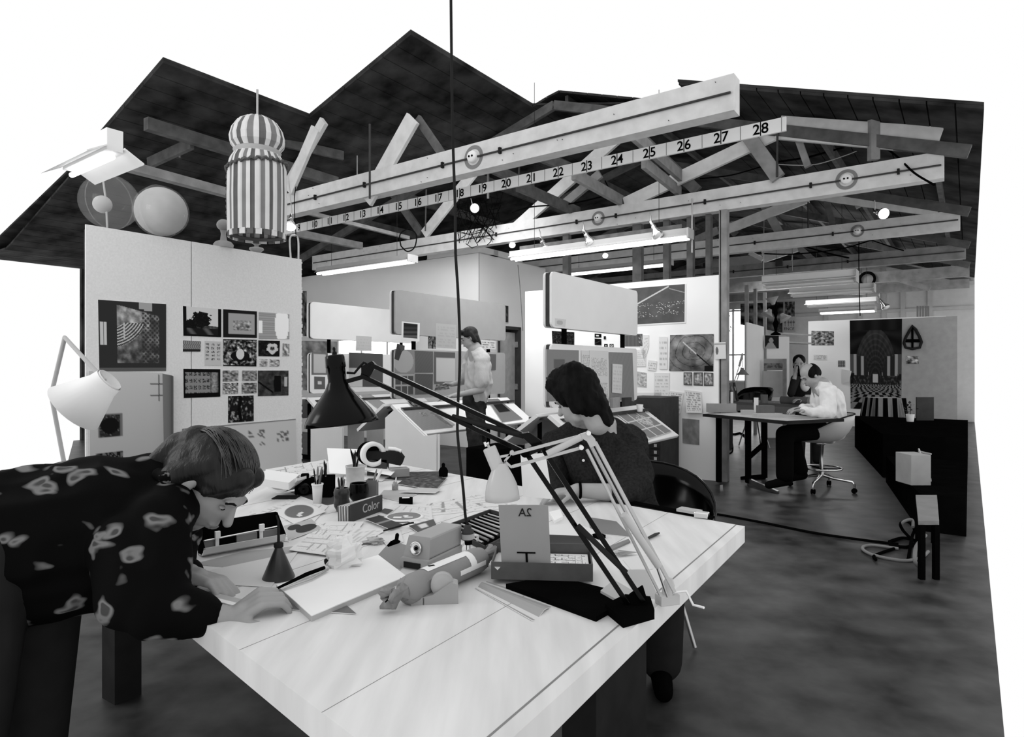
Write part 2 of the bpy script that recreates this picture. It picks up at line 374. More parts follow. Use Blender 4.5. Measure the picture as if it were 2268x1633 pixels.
# ================================================================ TRUSSES AND RAFTERS
ZC = 3.13
def chord_run(mb, a0, a1, b, z, w, h, mi=0): abox(mb, a1, a0, b, b + w, z, z + h, mi)
def ring(mb, c, r, rt, ax, mi=0, n=28, sq=1.0):
    mb.tube([c + Vector((0, 0, r * math.sin(t))) + AB(r * math.cos(t) * sq, 0) for t in [2 * math.pi * k / n for k in range(n)]], rt, 6, mi, closed=True)
def truss(b, a_far, a_near, label, webs, sockets, mat_c=BEAM, h=.26, wth=.14, conduit=True, clamps=()):
    r = root('roof_truss', AB((a_far + a_near) / 2, b, ZC), label, 'beam')
    m = MB(); chord_run(m, a_far, a_near, b, ZC, wth, h)
    for k in range(14):
        a = a_near + (a_far - a_near) * random.random(); m.box(AB(a, b - .002, ZC + random.uniform(.01, .24)), (.02, .004, .006), 1, rz=RZ)
    m.build('bottom_chord', [mat_c, CHARC], r, bevel=.006)
    for (p, q, wd, dep, mt, off) in webs:
        P, Q = Pb(p[0], p[1], b + off), Pb(q[0], q[1], b + off)
        m = MB(); m.bar(P, Q, dep, wd); m.build('web_plank', mt, r, bevel=.004)
    if conduit:
        m = MB(); m.tube([AB(a_near + .02, b - .012, ZC + h * .48), AB(a_far - .05, b - .012, ZC + h * .48)], .009); m.build('conduit', GREYD, r)
        for px in clamps:
            c = Pb(px, 500, b); a = acoord(c); m = MB(); m.box(AB(a, b - .012, ZC + h * .48), (.03, .022, .055), rz=RZ); m.build('conduit_clamp', CHARC, r)
    for (px, sc) in sockets:
        a = acoord(Pb(px, 400, b)); c = AB(a, b, ZC + h * .5)
        m = MB(); m.lathe([(.055 * sc, 0), (.055 * sc, .03), (.045 * sc, .045), (0, .045)], c, -AB(0, 1)); s = m.build('lamp_socket', WHITE, r)
        m = MB()
        for dx in (-.018, .018): m.lathe([(.010 * sc, 0), (.010 * sc, .004)], c - AB(0, .046) + AB(dx * sc, 0, 0), -AB(0, 1), 10)
        m.build('socket_hole', BLKM, s)
        m = MB(); n = 30; k0 = []
        for rr in (.075 * sc, .11 * sc): k0 += [c + AB(0, -.003) + AB(rr * math.cos(2 * math.pi * k / n), 0, rr * math.sin(2 * math.pi * k / n)) for k in range(n)]
        m.add(k0 + [p + AB(0, .002) for p in k0], [(k, (k + 1) % n, n + (k + 1) % n, n + k) for k in range(n)] + [(2 * n + k, 3 * n + k, 3 * n + (k + 1) % n, 2 * n + (k + 1) % n) for k in range(n)]); m.build('ring_mark', GREY, r)
    return r
TB1, TB3, TB4, TB5, TB6 = 4.54, 7.34, 10.15, 12.9, 15.4
L, D, G = BEAM, TIMB, BEAMG
truss(TB1, 6.95, 1.35, 'nearest whitewashed timber truss with round socket, top centre', [
    ((812, 445), (915, 262), .20, .04, L, .05), ((640, 425), (700, 285), .16, .04, L, -.03), ((1000, 372), (925, 262), .08, .04, D, .12),
    ], [(1049, 1.0)], clamps=(700, 809, 982, 1109))
truss(TB3, 9.9, .2, 'long whitewashed timber beam over the poster wall with two round sockets', [
    ((1140, 508), (1392, 283), .17, .05, L, .04), ((940, 520), (1098, 320), .17, .05, L, .04), ((932, 516), (850, 400), .13, .05, D, .08),
    ((1384, 452), (1724, 292), .16, .05, L, .04), ((1724, 283), (2080, 312), .25, .05, L, .02), ((1400, 285), (1545, 424), .13, .05, D, .08),
    ((1250, 452), (1330, 385), .12, .05, G, .10), ((1724, 395), (1650, 290), .15, .06, G, -.02), ((1935, 355), (1935, 255), .09, .08, G, .0),
    ((1790, 370), (1765, 300), .07, .05, G, .09),
    ], [(1325, .85), (1875, .95)], clamps=(1100, 1278, 1365, 1562, 1796, 1990))
truss(TB4, 8.0, .1, 'second whitewashed beam beyond the tall post on the right', [
    ((1612, 508), (1790, 438), .15, .05, L, .03), ((1790, 425), (2080, 464), .20, .05, L, .03), ((1690, 450), (1726, 515), .12, .05, G, .06),
    ((1830, 440), (1845, 500), .08, .05, D, .06), ((1580, 470), (1630, 520), .10, .05, D, .06), ((1885, 425), (1903, 460), .08, .05, G, .06),
    ((1500, 550), (1590, 510), .12, .05, G, .05), ((1300, 545), (1365, 510), .10, .05, D, .05), ((1250, 540), (1330, 595), .08, .05, D, .05)],
    [(1899, .8)], h=.25, clamps=(1672, 1845))
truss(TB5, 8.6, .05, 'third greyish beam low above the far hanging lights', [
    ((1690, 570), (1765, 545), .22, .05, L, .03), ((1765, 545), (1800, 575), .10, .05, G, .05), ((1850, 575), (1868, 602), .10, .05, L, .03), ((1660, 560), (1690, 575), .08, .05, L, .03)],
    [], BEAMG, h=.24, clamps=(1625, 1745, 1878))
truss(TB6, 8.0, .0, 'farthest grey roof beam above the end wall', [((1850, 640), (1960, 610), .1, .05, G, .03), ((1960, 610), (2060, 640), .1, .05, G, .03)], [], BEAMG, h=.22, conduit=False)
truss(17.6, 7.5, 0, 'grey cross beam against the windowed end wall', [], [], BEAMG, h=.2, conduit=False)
# purlins under the deck and visible slanting joists running along B
pl = [((323, 274), (745, 404), 4.05, .10, .14, TIMB, 9.0), ((222, 352), (512, 430), 3.25, .10, .09, BEAMG, 0), ((669, 468), (905, 527), 3.30, .05, .05, BEAMG, 0), ((640, 513), (800, 545), 3.22, .08, .10, BEAMG, 0),
      ((1146, 411), (1282, 470), 3.45, .05, .13, TIMB, 0), ((1270, 385), (1385, 450), 3.45, .05, .13, BEAMG, 0), ((1395, 290), (1540, 420), 3.62, .05, .13, BEAMG, 0),
      ((1425, 360), (1505, 425), 3.48, .05, .12, BEAMG, 0), ((1186, 342), (1260, 372), 3.7, .05, .12, TIMB, 0), ((560, 300), (760, 345), 4.3, .05, .12, TIMB, 0), ((1090, 372), (1180, 415), 3.62, .05, .12, TIMB, 0)]
pn = 'joist under the roof, '
plab = ['long dark', 'pale', 'thin pale', 'low pale', 'dark', 'grey', 'broad grey', 'short grey', 'thin dark', 'high dark', 'narrow dark']
pcr = ['the dark space above the wooden globes', 'just above the clear spheres', 'behind numbers 9 to 14 of the ruler board', 'below numbers 8 to 12 of the ruler board', 'below number 21 of the ruler board', 'below number 22 of the ruler board', 'behind number 25 of the ruler board', 'beside number 24 of the ruler board', 'above number 21 of the ruler board', 'the dark roof right of the striped lantern', 'above number 20 of the ruler board']
for i, (p, q, z, w_, h_, mt, ex) in enumerate(pl):
    P = Pd(p[0], p[1], F * (z - CZ) / (CY - p[1])); Q0 = Pd(q[0], q[1], F * (z - CZ) / (CY - q[1]))
    b0, b1 = bcoord(P), bcoord(Q0); a = (acoord(P) + acoord(Q0)) / 2
    m = MB(); m.bar(AB(acoord(P), b0, z), AB(acoord(Q0), b1, z), w_, h_); one('roof_joist', m, mt, plab[i] + ' ' + pn + pcr[i], 'joist')
m = MB()
for k in range(10):
    a = .3 + k * 1.05
    for (b0, b1) in ((7.5, 24),): m.bar(AB(a, b0, deck(a) - .075), AB(a, b1, deck(a) - .075), .05, .14)
structure('trim_2', m, TIMB)
m = MB()
for b in (TB3, TB4, TB5, TB6, 18.2, 21):
    m.bar(AB(0, b, deck(0) - .2), AB(4.6, b, deck(4.6) - .2), .06, .12); m.bar(AB(4.6, b, deck(4.6) - .2), AB(12, b, deck(12) - .2), .06, .12)
structure('trim_3', m, TIMB)
# cross joists at top left
for (p, q, lb, mt) in (((330, 362), (425, 318), 'short dark brace rising to the long roof joist, left of the striped lantern', TIMB), ((640, 405), (718, 268), 'pale slanting brace just right of the striped lantern top', BEAM)):
    m = MB(); m.bar(Pd(p[0], p[1], 8.0), Pd(q[0], q[1], 7.6), .05, .13); one('roof_brace', m, mt, lb, 'beam')
# slanting truss rods (thin verticals)
rods = [((819, 275), (819, 440), 6.3, .012), ((791, 345), (791, 420), 8.6, .010), ((944, 420), (942, 512), 9.4, .012), ((1081, 360), (1081, 440), 8.5, .018), ((1722, 285), (1721, 392), 6.9, .012), ((1790, 448), (1790, 505), 9.3, .012), ((1692, 480), (1691, 610), 10.2, .008), ((1755, 545), (1755, 600), 12.0, .010), ((1150, 360), (1148, 420), 8.3, .014), ((1533, 440), (1533, 560), 7.3, .009)]
rp = ['above the ruler number 14', 'behind the nearest beam, over ruler number 12', 'beneath ruler number 16', 'over ruler number 19', 'just right of ruler number 28', 'under the second beam on the right', 'holding up the nearest light of the right-hand row', 'over the right-hand row of lights', 'over ruler number 20, beside the round socket', 'at the right end of the bright central light']
for (p, q, d_, r_), t in zip(rods, rp):
    m = MB(); m.tube([Pd(p[0], p[1], d_), Pd(q[0], q[1], d_)], r_, 6); one('iron_rod', m, GREYD if r_ > .011 else STEEL, 'thin upright iron rod ' + t, 'rod')
# studs above the poster wall and the tall post
for px, wd, lb in ((1243, .09, 'stud left of the middle bulb'), (1402, .12, 'broad stud between the second and third bulbs'), (1467, .075, 'stud under the right-hand bulb'), (1520, .075, 'stud at the right end of the central light'), (1561, .06, 'narrow stud nearest the tall post')):
    a = acoord(Pb(px, 550, PB)); m = MB(); abox(m, a - wd / 2, a + wd / 2, PB + .11, PB + .19, 0, ZC - .002)
    one('wall_stud', m, TIMB, 'timber ' + lb + ', over the poster wall', 'post')
m = MB(); a = aP1 - .02; abox(m, a - .07, a + .018, PB + .0, PB + .10, 0, ZC - .002)
abox(m, a - .005, a + .005, PB - .003, PB, 0, ZC - .01, 1)
one('support_post', m, [BEAMG, CHARC], 'tall grey timber post closing the right end of the poster wall', 'post')
for px, y0, y1, d_, lb in ((1654, 632, 905, 11.2, 'front slim post with the white hanging screen fixed to it'), (1673, 640, 722, 12.6, 'middle slim post behind the white screen'), (1694, 648, 745, 13.2, 'third slim post, right of the white screen'), (1738, 795, 905, 11.5, 'pale narrow post left of the person on the phone')):
    P = Pd(px, y0, d_); m = MB(); m.box((P.x, P.y, P.z / 2), (.06, .06, P.z), rz=RZ); one('slim_post', m, BEAMG, lb, 'post')
# ruler board
RBB = 5.10; rz0 = 3.105
r = root('ruler_board', AB(3.75, RBB, rz0), 'long white ruler board with black foot numbers running under the roof', 'ruler')
a20 = acoord(Pb(1121, 400, RBB)); ft = .3065
m = MB(); abox(m, a20 - 8.6 * ft, a20 + 12.4 * ft, RBB, RBB + .02, rz0, rz0 + .107)
for n in range(8, 29):
    a = a20 - (n - 20) * ft; m.box(AB(a, RBB - .001, rz0 + .0535), (.002, .007, .107), 1, rz=RZ)
    m.box(AB(a - ft / 2, RBB - .001, rz0 + .0535), (.002, .0025, .107), 1, rz=RZ)
m.build('board', [mat('ivory_board', .66, .6, amt=.05, scale=3), BLKM], r)
for n in range(8, 29):
    a = a20 - (n - 20) * ft; s = str(n)
    for k, ch in enumerate(s):
        off = .032 if len(s) == 2 else 0.022
        sg = (1 if k == 0 else -1) if len(s) == 2 else 1
        fr = axes(AB(a + sg * off, RBB - .0015, rz0 + .05), -AB(1, 0), (0, 0, 1))
        textmesh(ch, .112, fr, 'number_' + 'zero one two three four five six seven eight nine'.split()[int(ch)], BLKM, r, fat=.0016)
# ================================================================ LIGHT FIXTURES
FIXM = mat('fixture_enamel', .34, .5, amt=.03)
def strip_light(pl_, pr_, b, z, hgt, dep, label, lit=True, L=None, group=None, backboard=False):
    a0 = acoord(Pb(pl_, 600, b)); a1 = acoord(Pb(pr_, 600, b))
    if L: a0 = a1 + L
    r = root('strip_light', AB((a0 + a1) / 2, b, z), label, 'light', group)
    m = MB(); abox(m, a1, a0, b - dep * .3, b + dep * .3, z + hgt * .45, z + hgt); m.build('housing', FIXM if lit else WHITE, r, bevel=.004)
    m = MB(); abox(m, a1 - .01, a1 + .012, b - dep * .5, b + dep * .5, z + hgt * .1, z + hgt * .95); m.build('end_cap', GREYL, r, bevel=.004)
    m = MB()
    for sgn in (-1, 1):
        m.prism([AB(a1, b + sgn * dep * .3, z + hgt * .55), AB(a1, b + sgn * dep * .3, z + hgt * .50), AB(a1, b + sgn * dep * (.46 if lit else .75), z + hgt * .34), AB(a1, b + sgn * dep * (.46 if lit else .75), z + hgt * .38)], AB(a0 - a1, 0))
    m.build('reflector', FIXM if lit else WHITE, r)
    for sgn in (-1, 1):
        m = MB(); m.tube([AB(a1 + .03, b + sgn * dep * .28, z + hgt * .18), AB(a0 - .03, b + sgn * dep * .28, z + hgt * .18)], .019, 10); m.build('tube', TUBE if lit else WHITE, r)
    if backboard:
        m = MB(); abox(m, a1 + .12, a0 - .1, b + .05, b + .07, z + hgt * 1.02, z + hgt * 1.02 + .07); m.build('mounting_board', TIMB, r)
    for t in (.15, .85):
        a = a1 + (a0 - a1) * t; m = MB(); m.tube([AB(a, b, z + hgt), AB(a, b, deck(a) + .01)], .003, 5); m.build('hanging_wire', CHARC, r)
    return r
strip_light(668, 914, 6.42, 2.795, .12, .20, 'lit fluorescent strip light over the enclosed white room, left of the hanging cord', L=2.1)
strip_light(1133, 1529, 6.96, 2.755, .13, .18, 'long lit fluorescent strip light in the centre, below three clear bulbs', backboard=True)
strip_light(1250, 1487, 9.9, 2.98, .12, .16, 'shorter lit strip light behind the studs above the poster wall')
strip_light(1690, 1898, 10.95, 2.60, .22, .30, 'nearest strip light of the right-hand row, broad white housing', lit=False)
strip_light(1750, 1937, 13.05, 2.66, .18, .30, 'second strip light of the right-hand row', lit=False)
strip_light(1786, 1943, 15.2, 2.64, .16, .30, 'third strip light of the right-hand row, above the far poster', lit=False)
strip_light(1815, 1940, 17.0, 2.62, .14, .30, 'farthest and lowest strip light of the right-hand row', lit=True)
# near light at the far left edge
P = Pd(255, 345, 4.1); a, b = acoord(P), bcoord(P)
r = root('strip_light', AB(a + .35, b, P.z), 'white winged strip light cut off at the top left', 'light')
m = MB(); abox(m, a, a + .72, b - .05, b + .05, P.z + .03, P.z + .17); m.build('housing', WHITE, r, bevel=.004)
m = MB()
for sg in (-1, 1): m.prism([AB(a - .02, b + sg * .05, P.z + .05), AB(a - .02, b + sg * .05, P.z + .06), AB(a - .02, b + sg * .17, P.z - .01), AB(a - .02, b + sg * .17, P.z - .02)], AB(.78, 0))
m.build('reflector', WHITE, r)
m = MB(); m.tube([AB(a + .04, b, P.z), AB(a + .7, b, P.z)], .019, 10); m.build('tube', TUBE, r)
# spot bulbs
def flood(p, label, dr, lit=False, s=1.0, group=None, rise=.13):
    p = Vector(p); dr = Vector(dr).normalized()
    r = root('flood_bulb', p, label, 'light bulb', group)
    m = MB(); m.lathe([(.018 * s, 0), (.02 * s, .05 * s), (.026 * s, .055 * s), (.026 * s, .075 * s)], p - dr * .05 * s, dr, 14); m.build('socket', CHROME, r)
    m = MB(); m.lathe([(.02 * s, .0), (.028 * s, .03 * s), (.058 * s, .085 * s), (.062 * s, .10 * s), (.055 * s, .115 * s)], p + dr * .02 * s, dr, 20, caps=False)
    m.build('bulb', mat('silvered_glass', .7, .15, metal=.9, amt=.05), r)
    m = MB(); m.lathe([(.057 * s, .112 * s), (.04 * s, .125 * s), (0, .13 * s)], p + dr * .02 * s, dr, 20); m.build('lens', BULB if lit else mat('frosted_lens', .8, .2, amt=.02, coat=.5), r)
    m = MB(); m.tube([p - dr * .05 * s, p - dr * .05 * s + Vector((0, 0, .05 * s)), p + Vector((-.03 * s, 0, rise * s))], .006 * s, 6); m.build('stem', STEEL, r)
    return r
flood(Pd(1200, 533, 8.4), 'clear flood bulb hanging left of the three over the central light', (.3, -.3, -.8), s=1.15)
flood(Pd(1297, 518, 7.9), 'clear flood bulb in the middle of the three over the central light', (.35, -.3, -.8), s=1.2)
flood(Pd(1446, 500, 7.3), 'clear flood bulb on the right of the three over the central light', (.3, -.3, -.8), s=1.15)
flood(Pd(1133, 536, 9.3), 'small lit bulb at the left end of the central light', (.1, -.8, -.6), True, .8)
flood(Pd(1339, 560, 10.5), 'small round lit bulb just below the central light', (0, -.8, -.6), True, .8)
flood(Pd(645, 483, 6.9), 'lit flood bulb right of the striped lantern', (.1, -.55, -.8), True, 1.05, rise=.42)
flood(Pd(1943, 470, 7.6), 'lit flood bulb high on the right, above the second beam', (0, -.9, -.35), True, 1.1)
flood(Pd(1048, 462, 8.9), 'glinting bulb in the dark tangle under ruler number 18', (.2, -.9, -.2), False, 1.1)
flood(Pd(1952, 668, 13.2), 'chrome spot bulb right of the row of strip lights', (.3, -.5, -.8), False, 1.3)
for pts, d_, rr, lb in ((((1030, 440), (1040, 428), (1058, 428), (1066, 445)), 8.95, .035, 'dark cable tangle around the glinting bulb under the ruler'),):
    m = MB()
    for k in range(16):
        q = [Pd(random.uniform(1010, 1110), random.uniform(440, 545), d_ + random.uniform(-.1, .4)) for _ in range(4)]
        m.tube([q[0], (q[0] + q[1]) / 2 + Vector((0, 0, -.05)), q[1], (q[1] + q[2]) / 2, q[2]], .006, 5)
    o = one('cable_tangle', m, BLKM, lb, 'cable'); o['kind'] = 'stuff'
# draped net behind the cord
m = MB()
for k in range(9):
    x = 1012 + k * 12; m.tube([Pd(x + 6 * math.sin(j + k), 425 + j * 14, 9.25) for j in range(9)], .004, 4)
for j in range(8): m.tube([Pd(1010 + k * 12, 436 + j * 13 + 4 * math.sin(k + j), 9.25) for k in range(9)], .004, 4)
o = one('hanging_net', m, BLKM, 'black net hanging from the roof beam behind the cord', 'net'); o['kind'] = 'stuff'
# loose cables in the roof
def cable(pts, d_, rr, label, m_=None, name='cable'):
    P = [Pd(x, y, dd) for (x, y), dd in zip(pts, d_ if isinstance(d_, (list, tuple)) else [d_] * len(pts))]
    # smooth
    Q = []
    for i in range(len(P) - 1):
        p0, p1, p2, p3 = P[max(i - 1, 0)], P[i], P[i + 1], P[min(i + 2, len(P) - 1)]
        for k in range(6):
            t = k / 6; Q.append(.5 * ((2 * p1) + (-p0 + p2) * t + (2 * p0 - 5 * p1 + 4 * p2 - p3) * t * t + (-p0 + 3 * p1 - 3 * p2 + p3) * t ** 3))
    Q.append(P[-1]); m = MB(); m.tube(Q, rr, 7); return one(name, m, m_ or BLKM, label, 'cable')
cable([(1712, 360), (1790, 348), (1880, 324), (1935, 318)], 7.6, .012, 'black cable bundle slung to the dark junction above the right socket')
cable([(1720, 364), (1800, 365), (1870, 345), (1912, 328)], 7.6, .007, 'thin pale wire slung under the black bundle', GREYL)
cable([(1925, 345), (1937, 375), (1920, 396), (1895, 392), (1878, 386)], [7.2, 7.0, 6.9, 6.7, 6.6], .007, 'curled black wire dropping to the right-hand round socket')
cable([(1945, 316), (1985, 345), (2025, 383), (2070, 410)], [6.6, 6.4, 6.1, 5.9], .010, 'black cable falling across the right end of the main beam')
cable([(1550, 396), (1620, 388), (1690, 368)], 7.7, .008, 'black wire in front of the pale brace, right of centre')
cable([(1775, 544), (1850, 565), (1930, 578), (2010, 568)], 11.5, .014, 'black cable sagging below the second right-hand beam')
cable([(1690, 562), (1760, 563), (1860, 552), (1930, 532)], 11.3, .012, 'black cable rising to the right under the second beam')
cable([(1930, 532), (1990, 552), (2060, 570)], 11.0, .010, 'thin cable descending to the right edge under the second beam')
cable([(1134, 470), (1180, 458), (1260, 452), (1340, 434)], 8.4, .010, 'black cable lying along the top of the central beam')
cable([(1340, 400), (1352, 424), (1372, 458), (1384, 450), (1388, 436)], 8.1, .008, 'looped wire hanging at the brace foot, centre')
cable([(888, 545), (886, 520), (905, 507), (922, 520), (918, 548), (902, 557), (888, 545)], 8.6, .009, 'coil of black cable hung under the low beam, left of centre')
cable([(644, 572.5), (642, 530), (650, 522), (660, 528), (661, 575.5)], [6.585, 6.585, 6.6, 6.64, 6.64], .010, 'bent pipe loop above the right end of the left partition', STEEL)
cable([(658, 400), (652, 440), (654, 500), (660, 570)], 7.4, .005, 'thin wire hanging at the left end of the nearest beam')
cable([(1903, 520), (1902, 560), (1903, 640), (1905, 700)], 11.2, .008, 'black wire hanging from the small socket to the strip lights')
# socket box on the grey beam
m = MB(); m.box(AB(acoord(Pb(1726, 583, TB5)), TB5 - .02, Pb(1726, 583, TB5).z), (.04, .12, .12), rz=RZ); one('switch_box', m, GREYD, 'small dark switch box on the third grey beam', 'switch')
p = Pb(1921, 619, TB6); m = MB(); ring(m, AB(acoord(p), TB6 - .03, p.z), .14, .03, None, sq=1.0); one('hose_ring', m, BLKM, 'dark round-cornered ring right of the nearest right-hand light', 'ring')
# ================================================================ THINGS ON AND OVER THE LEFT PARTITION
ZP = 2.445
# striped hanging lantern
c = Pd(570, 0, 5.55); cx, cy = c.x, c.y
def zy(y, d=5.55): return CZ + (CY - y) / F * d
r = root('striped_lantern', (cx, cy, zy(524)), 'big striped onion-topped ornament hanging over the left partition', 'ornament')
s1 = mat('cream_stripe', .66, .6, amt=.05); s2 = mat('brown_stripe', .11, .6, amt=.15)
R = .235
def stripes(n, seg=64): return lambda k, i: 0 if (k * n // seg) % 2 else 1
def fluted(name, prof, n, amp, seg=128):
    m = MB(); vs_ = []
    for (rr, h) in prof:
        for k in range(seg):
            t = 2 * math.pi * k / seg; q = (math.sin(t * n) > 0) and amp or 0
            vs_.append(Vector((cx + (rr + q) * math.cos(t), cy + (rr + q) * math.sin(t), h)))
    for i in range(len(prof) - 1):
        for k in range(seg):
            t = 2 * math.pi * (k + .5) / seg
            col = 0 if math.sin(t * n) > 0 else (1 if int(t * n / math.pi / 2) % 2 else 2)
            m.add([vs_[i * seg + k], vs_[i * seg + (k + 1) % seg], vs_[(i + 1) * seg + (k + 1) % seg], vs_[(i + 1) * seg + k]], [(0, 1, 2, 3)], col)
    return m.build(name, [s1, s2, GREY], r, weld=True)
fluted('striped_drum', [(R - .012, zy(516)), (R, zy(518)), (R + .004, zy(440)), (R, zy(375)), (R * .93, zy(358)), (R * .80, zy(345))], 20, .008)
fluted('onion_dome', [(R * .78, zy(334)), (R * .93, zy(322)), (R * .96, zy(308)), (R * .88, zy(290)), (R * .68, zy(272)), (R * .4, zy(262)), (R * .1, zy(258))], 14, .006)
m = MB(); m.lathe([(R * .80, zy(345)), (R * .80, zy(341)), (R * .85, zy(337)), (R * .78, zy(333))], (cx, cy, 0), (0, 0, 1), 40); m.build('collar', GREYL, r)
m = MB(); m.lathe([(R * .98, zy(518)), (R * .98, zy(524)), (R * .9, zy(524)), (R * .9, zy(518))], (cx, cy, 0), (0, 0, 1), 40, caps=False); m.build('bottom_rim', [s2], r)
for k in range(22):
    t = 2 * math.pi * k / 22; m = MB(); m.box((cx + R * .99 * math.cos(t), cy + R * .99 * math.sin(t), zy(523)), (.012, .05, .05), rz=t); m.build('scallop', s2 if k % 2 else s1, r)
m = MB(); n = 90; m.tube([Vector((cx + (R + .012 + .010 * math.cos(k * 1.9)) * math.cos(2 * math.pi * k / n), cy + (R + .012 + .01 * math.cos(k * 1.9)) * math.sin(2 * math.pi * k / n), zy(372 - 10 * math.cos(2 * math.pi * k / n)) + .010 * math.sin(k * 1.9))) for k in range(n)], .013, 6, closed=True); m.build('rope', mat('hemp_rope', .10, .9, amt=.4, scale=60), r)
m = MB(); m.tube([Vector((cx - R - .02 + .006 * math.sin(k * 2), cy - .02, zy(370 + k * 4.2))) for k in range(28)], .011, 6); m.build('rope_end', mat('hemp_rope', .10), r)
m = MB(); m.tube([Vector((cx, cy, zy(260))), Vector((cx, cy, 3.75))], .01, 6); m.build('hanging_rod', STEEL, r)
# globes and finials standing on the partition top
def on_wall(px, off=0.0): p = Pa(px, 500, WA + .05 + off); return Vector((p.x, p.y, ZP))
def sphere_thing(px, rad, label, inner, name):
    p = on_wall(px); r = root(name, p, label, 'globe'); c_ = p + Vector((0, 0, rad + .004))
    m = MB(); m.ball(c_, rad, seg=40); m.build('clear_shell', GLASS, r)
    m = MB(); m.tube([c_ + Vector((rad * 1.01 * math.cos(t) * .25, rad * 1.01 * math.cos(t) * .97, rad * 1.01 * math.sin(t))) for t in [2 * math.pi * k / 40 for k in range(40)]], .004, 6, closed=True); m.build('seam_flange', GLASS, r)
    if inner == 'ball': m = MB(); m.ball(c_, rad * .93, seg=40); m.build('inner_ball', mat('polished_wood_ball', .20, .28, metal=.9, amt=.15, scale=20), r)
    else:
        m = MB(); m.ball(c_ + Vector((-.06, 0, -.02)), rad * .32, seg=24); m.build('inner_ball', mat('polished_wood_ball', .42), r)
        m = MB(); m.tube([c_ + Vector((-.06, 0, rad)), c_ + Vector((-.03, 0, 0)), c_ + Vector((-.02, 0, -rad))], .008, 8); m.build('spindle', GREYL, r)
    return r
sphere_thing(243, .222, 'large clear plastic sphere with a spindle inside, at the left edge', 'spindle', 'display_globe')
sphere_thing(357, .224, 'clear sphere holding a large polished ball, on the left partition', 'ball', 'display_globe')
p = on_wall(495); wd = mat('turned_wood', .30, .45, amt=.1)
r = root('wooden_finial', p, 'turned finial with a round knob, left of the striped ornament', 'finial')
m = MB(); m.lathe([(.085, 0), (.09, .03), (.07, .055), (.03, .07), (.022, .13), (.03, .165)], p, (0, 0, 1)); m.build('foot', wd, r)
m = MB(); m.ball(p + Vector((0, 0, .215)), (.062, .062, .055)); m.build('knob', wd, r)
p = on_wall(568)
r = root('wooden_finial', p, 'bowl-shaped wooden finial right below the striped ornament', 'finial')
m = MB(); m.lathe([(.03, 0), (.07, .035), (.065, .05), (.03, .06)], p, (0, 0, 1)); m.build('foot', wd, r)
m = MB(); m.lathe([(.02, .06), (.02, .08), (.055, .10), (.05, .125), (.02, .14), (.012, .17)], p, (0, 0, 1)); m.build('bowl', wd, r)
m = MB(); p = Pd(396, 342, 8.0); m.lathe([(.035, -.05), (.035, .04)], p, (0, 0, 1), 16); one('roof_can_light', m, STEEL, 'small metal can lamp under the dark roof joist, upper left', 'light')
# ---------------------------------------------------------------- pictures on the left partition
def frac(seed, s=5, lo=.05, hi=.85, bd=None, bdc=.02):
    def f(u, v):
        if bd and (u < bd or u > 1 - bd or v < bd or v > 1 - bd): return bdc
        t = .5 + .75 * noise.fractal(Vector((u * s + seed * 7.1, v * s, seed)), .8, 2.1, 5)
        return lo + (hi - lo) * max(0, min(1, t))
    return f
def a_tree(u, v):
    if u < .09 or u > .91 or v > .95: return .02
    g = .80 if v < .55 + .1 * u else .25 + .2 * (fb(u * 9, v * 9))
    d1 = math.hypot((u - .48) / .24, (v - .40) / .28) + .35 * fb(u * 9, v * 9, 1.3)
    d2 = math.hypot((u - .2) / .2, (v - .62) / .22) + .4 * fb(u * 11, v * 9, 1.1)
    if d1 < .95 or d2 < .9 or (abs(u - .48) < .022 and .5 < v < .92): g = .04 + .12 * max(0, fb(u * 30, v * 30))
    if v > .72: g = .10 + .25 * max(0, math.sin(u * 14 - v * 9)) * (v < .93)
    return g
def a_frame(u, v):
    if not (.15 < u < .92 and .13 < v < .88): return .10
    if not (.28 < u < .82 and .38 < v < .74): return .62
    return .55 + .35 * fb(u * 14, v * 14)
def a_glare(u, v): return .95 if (u - .75) ** 2 * 5 + (v - .45) ** 2 * .6 < .28 or (u < .12 and .3 < v < .8) else .62 - .1 * (int(v * 24) % 2)
def a_waves(u, v): return .25 + .4 * (.5 + .5 * math.sin(u * 60 + 3 * math.sin(v * 9))) if v < .8 else .15
def a_glyphs(n, m_, fg=.25, bg=.74, top=.06, bot=.82):
    def f(u, v):
        if not (.06 < u < .94 and top < v < bot): return bg
        cu, cv = (u * n) % 1, ((v - top) / (bot - top) * m_) % 1
        return fg + .2 * abs(fb(u * 50, v * 50)) if (.2 < cu < .82 and .18 < cv < .8 and fb(u * 26, v * 26, 1.4) > -.12) else bg
    return f
def a_garden(u, v):
    if v > .96 or v < .03: return .03
    g = .32 + .6 * fb(u * 13, v * 11)
    if math.hypot((u - .5) / .12, (v - .55) / .2) < 1: g = .8
    elif math.hypot((u - .5) / .28, (v - .62) / .2) < 1: g = .06
    return g
def a_flower(u, v):
    t = math.atan2(v - .5, u - .65); q = math.hypot((u - .65) * 1.3, v - .5)
    if q < .13: return .08 if math.sin(t * 5) > -.3 else .5
    if q < .33 + .04 * math.sin(5 * t): return .78
    return .06 + .2 * max(0, fb(u * 9, v * 9))
def a_roll(u, v):
    if not (.04 < u < .95 and .12 < v < .84): return .02
    if u > .72: return .40 + .15 * math.cos((u - .83) * 20) + .15 * fb(u * 20, v * 14)
    return .2 if ((u * 8.5) % 1 > .3 and (v * 4.2) % 1 > .42 and fb(u * 40, v * 30) > -.1) else .52
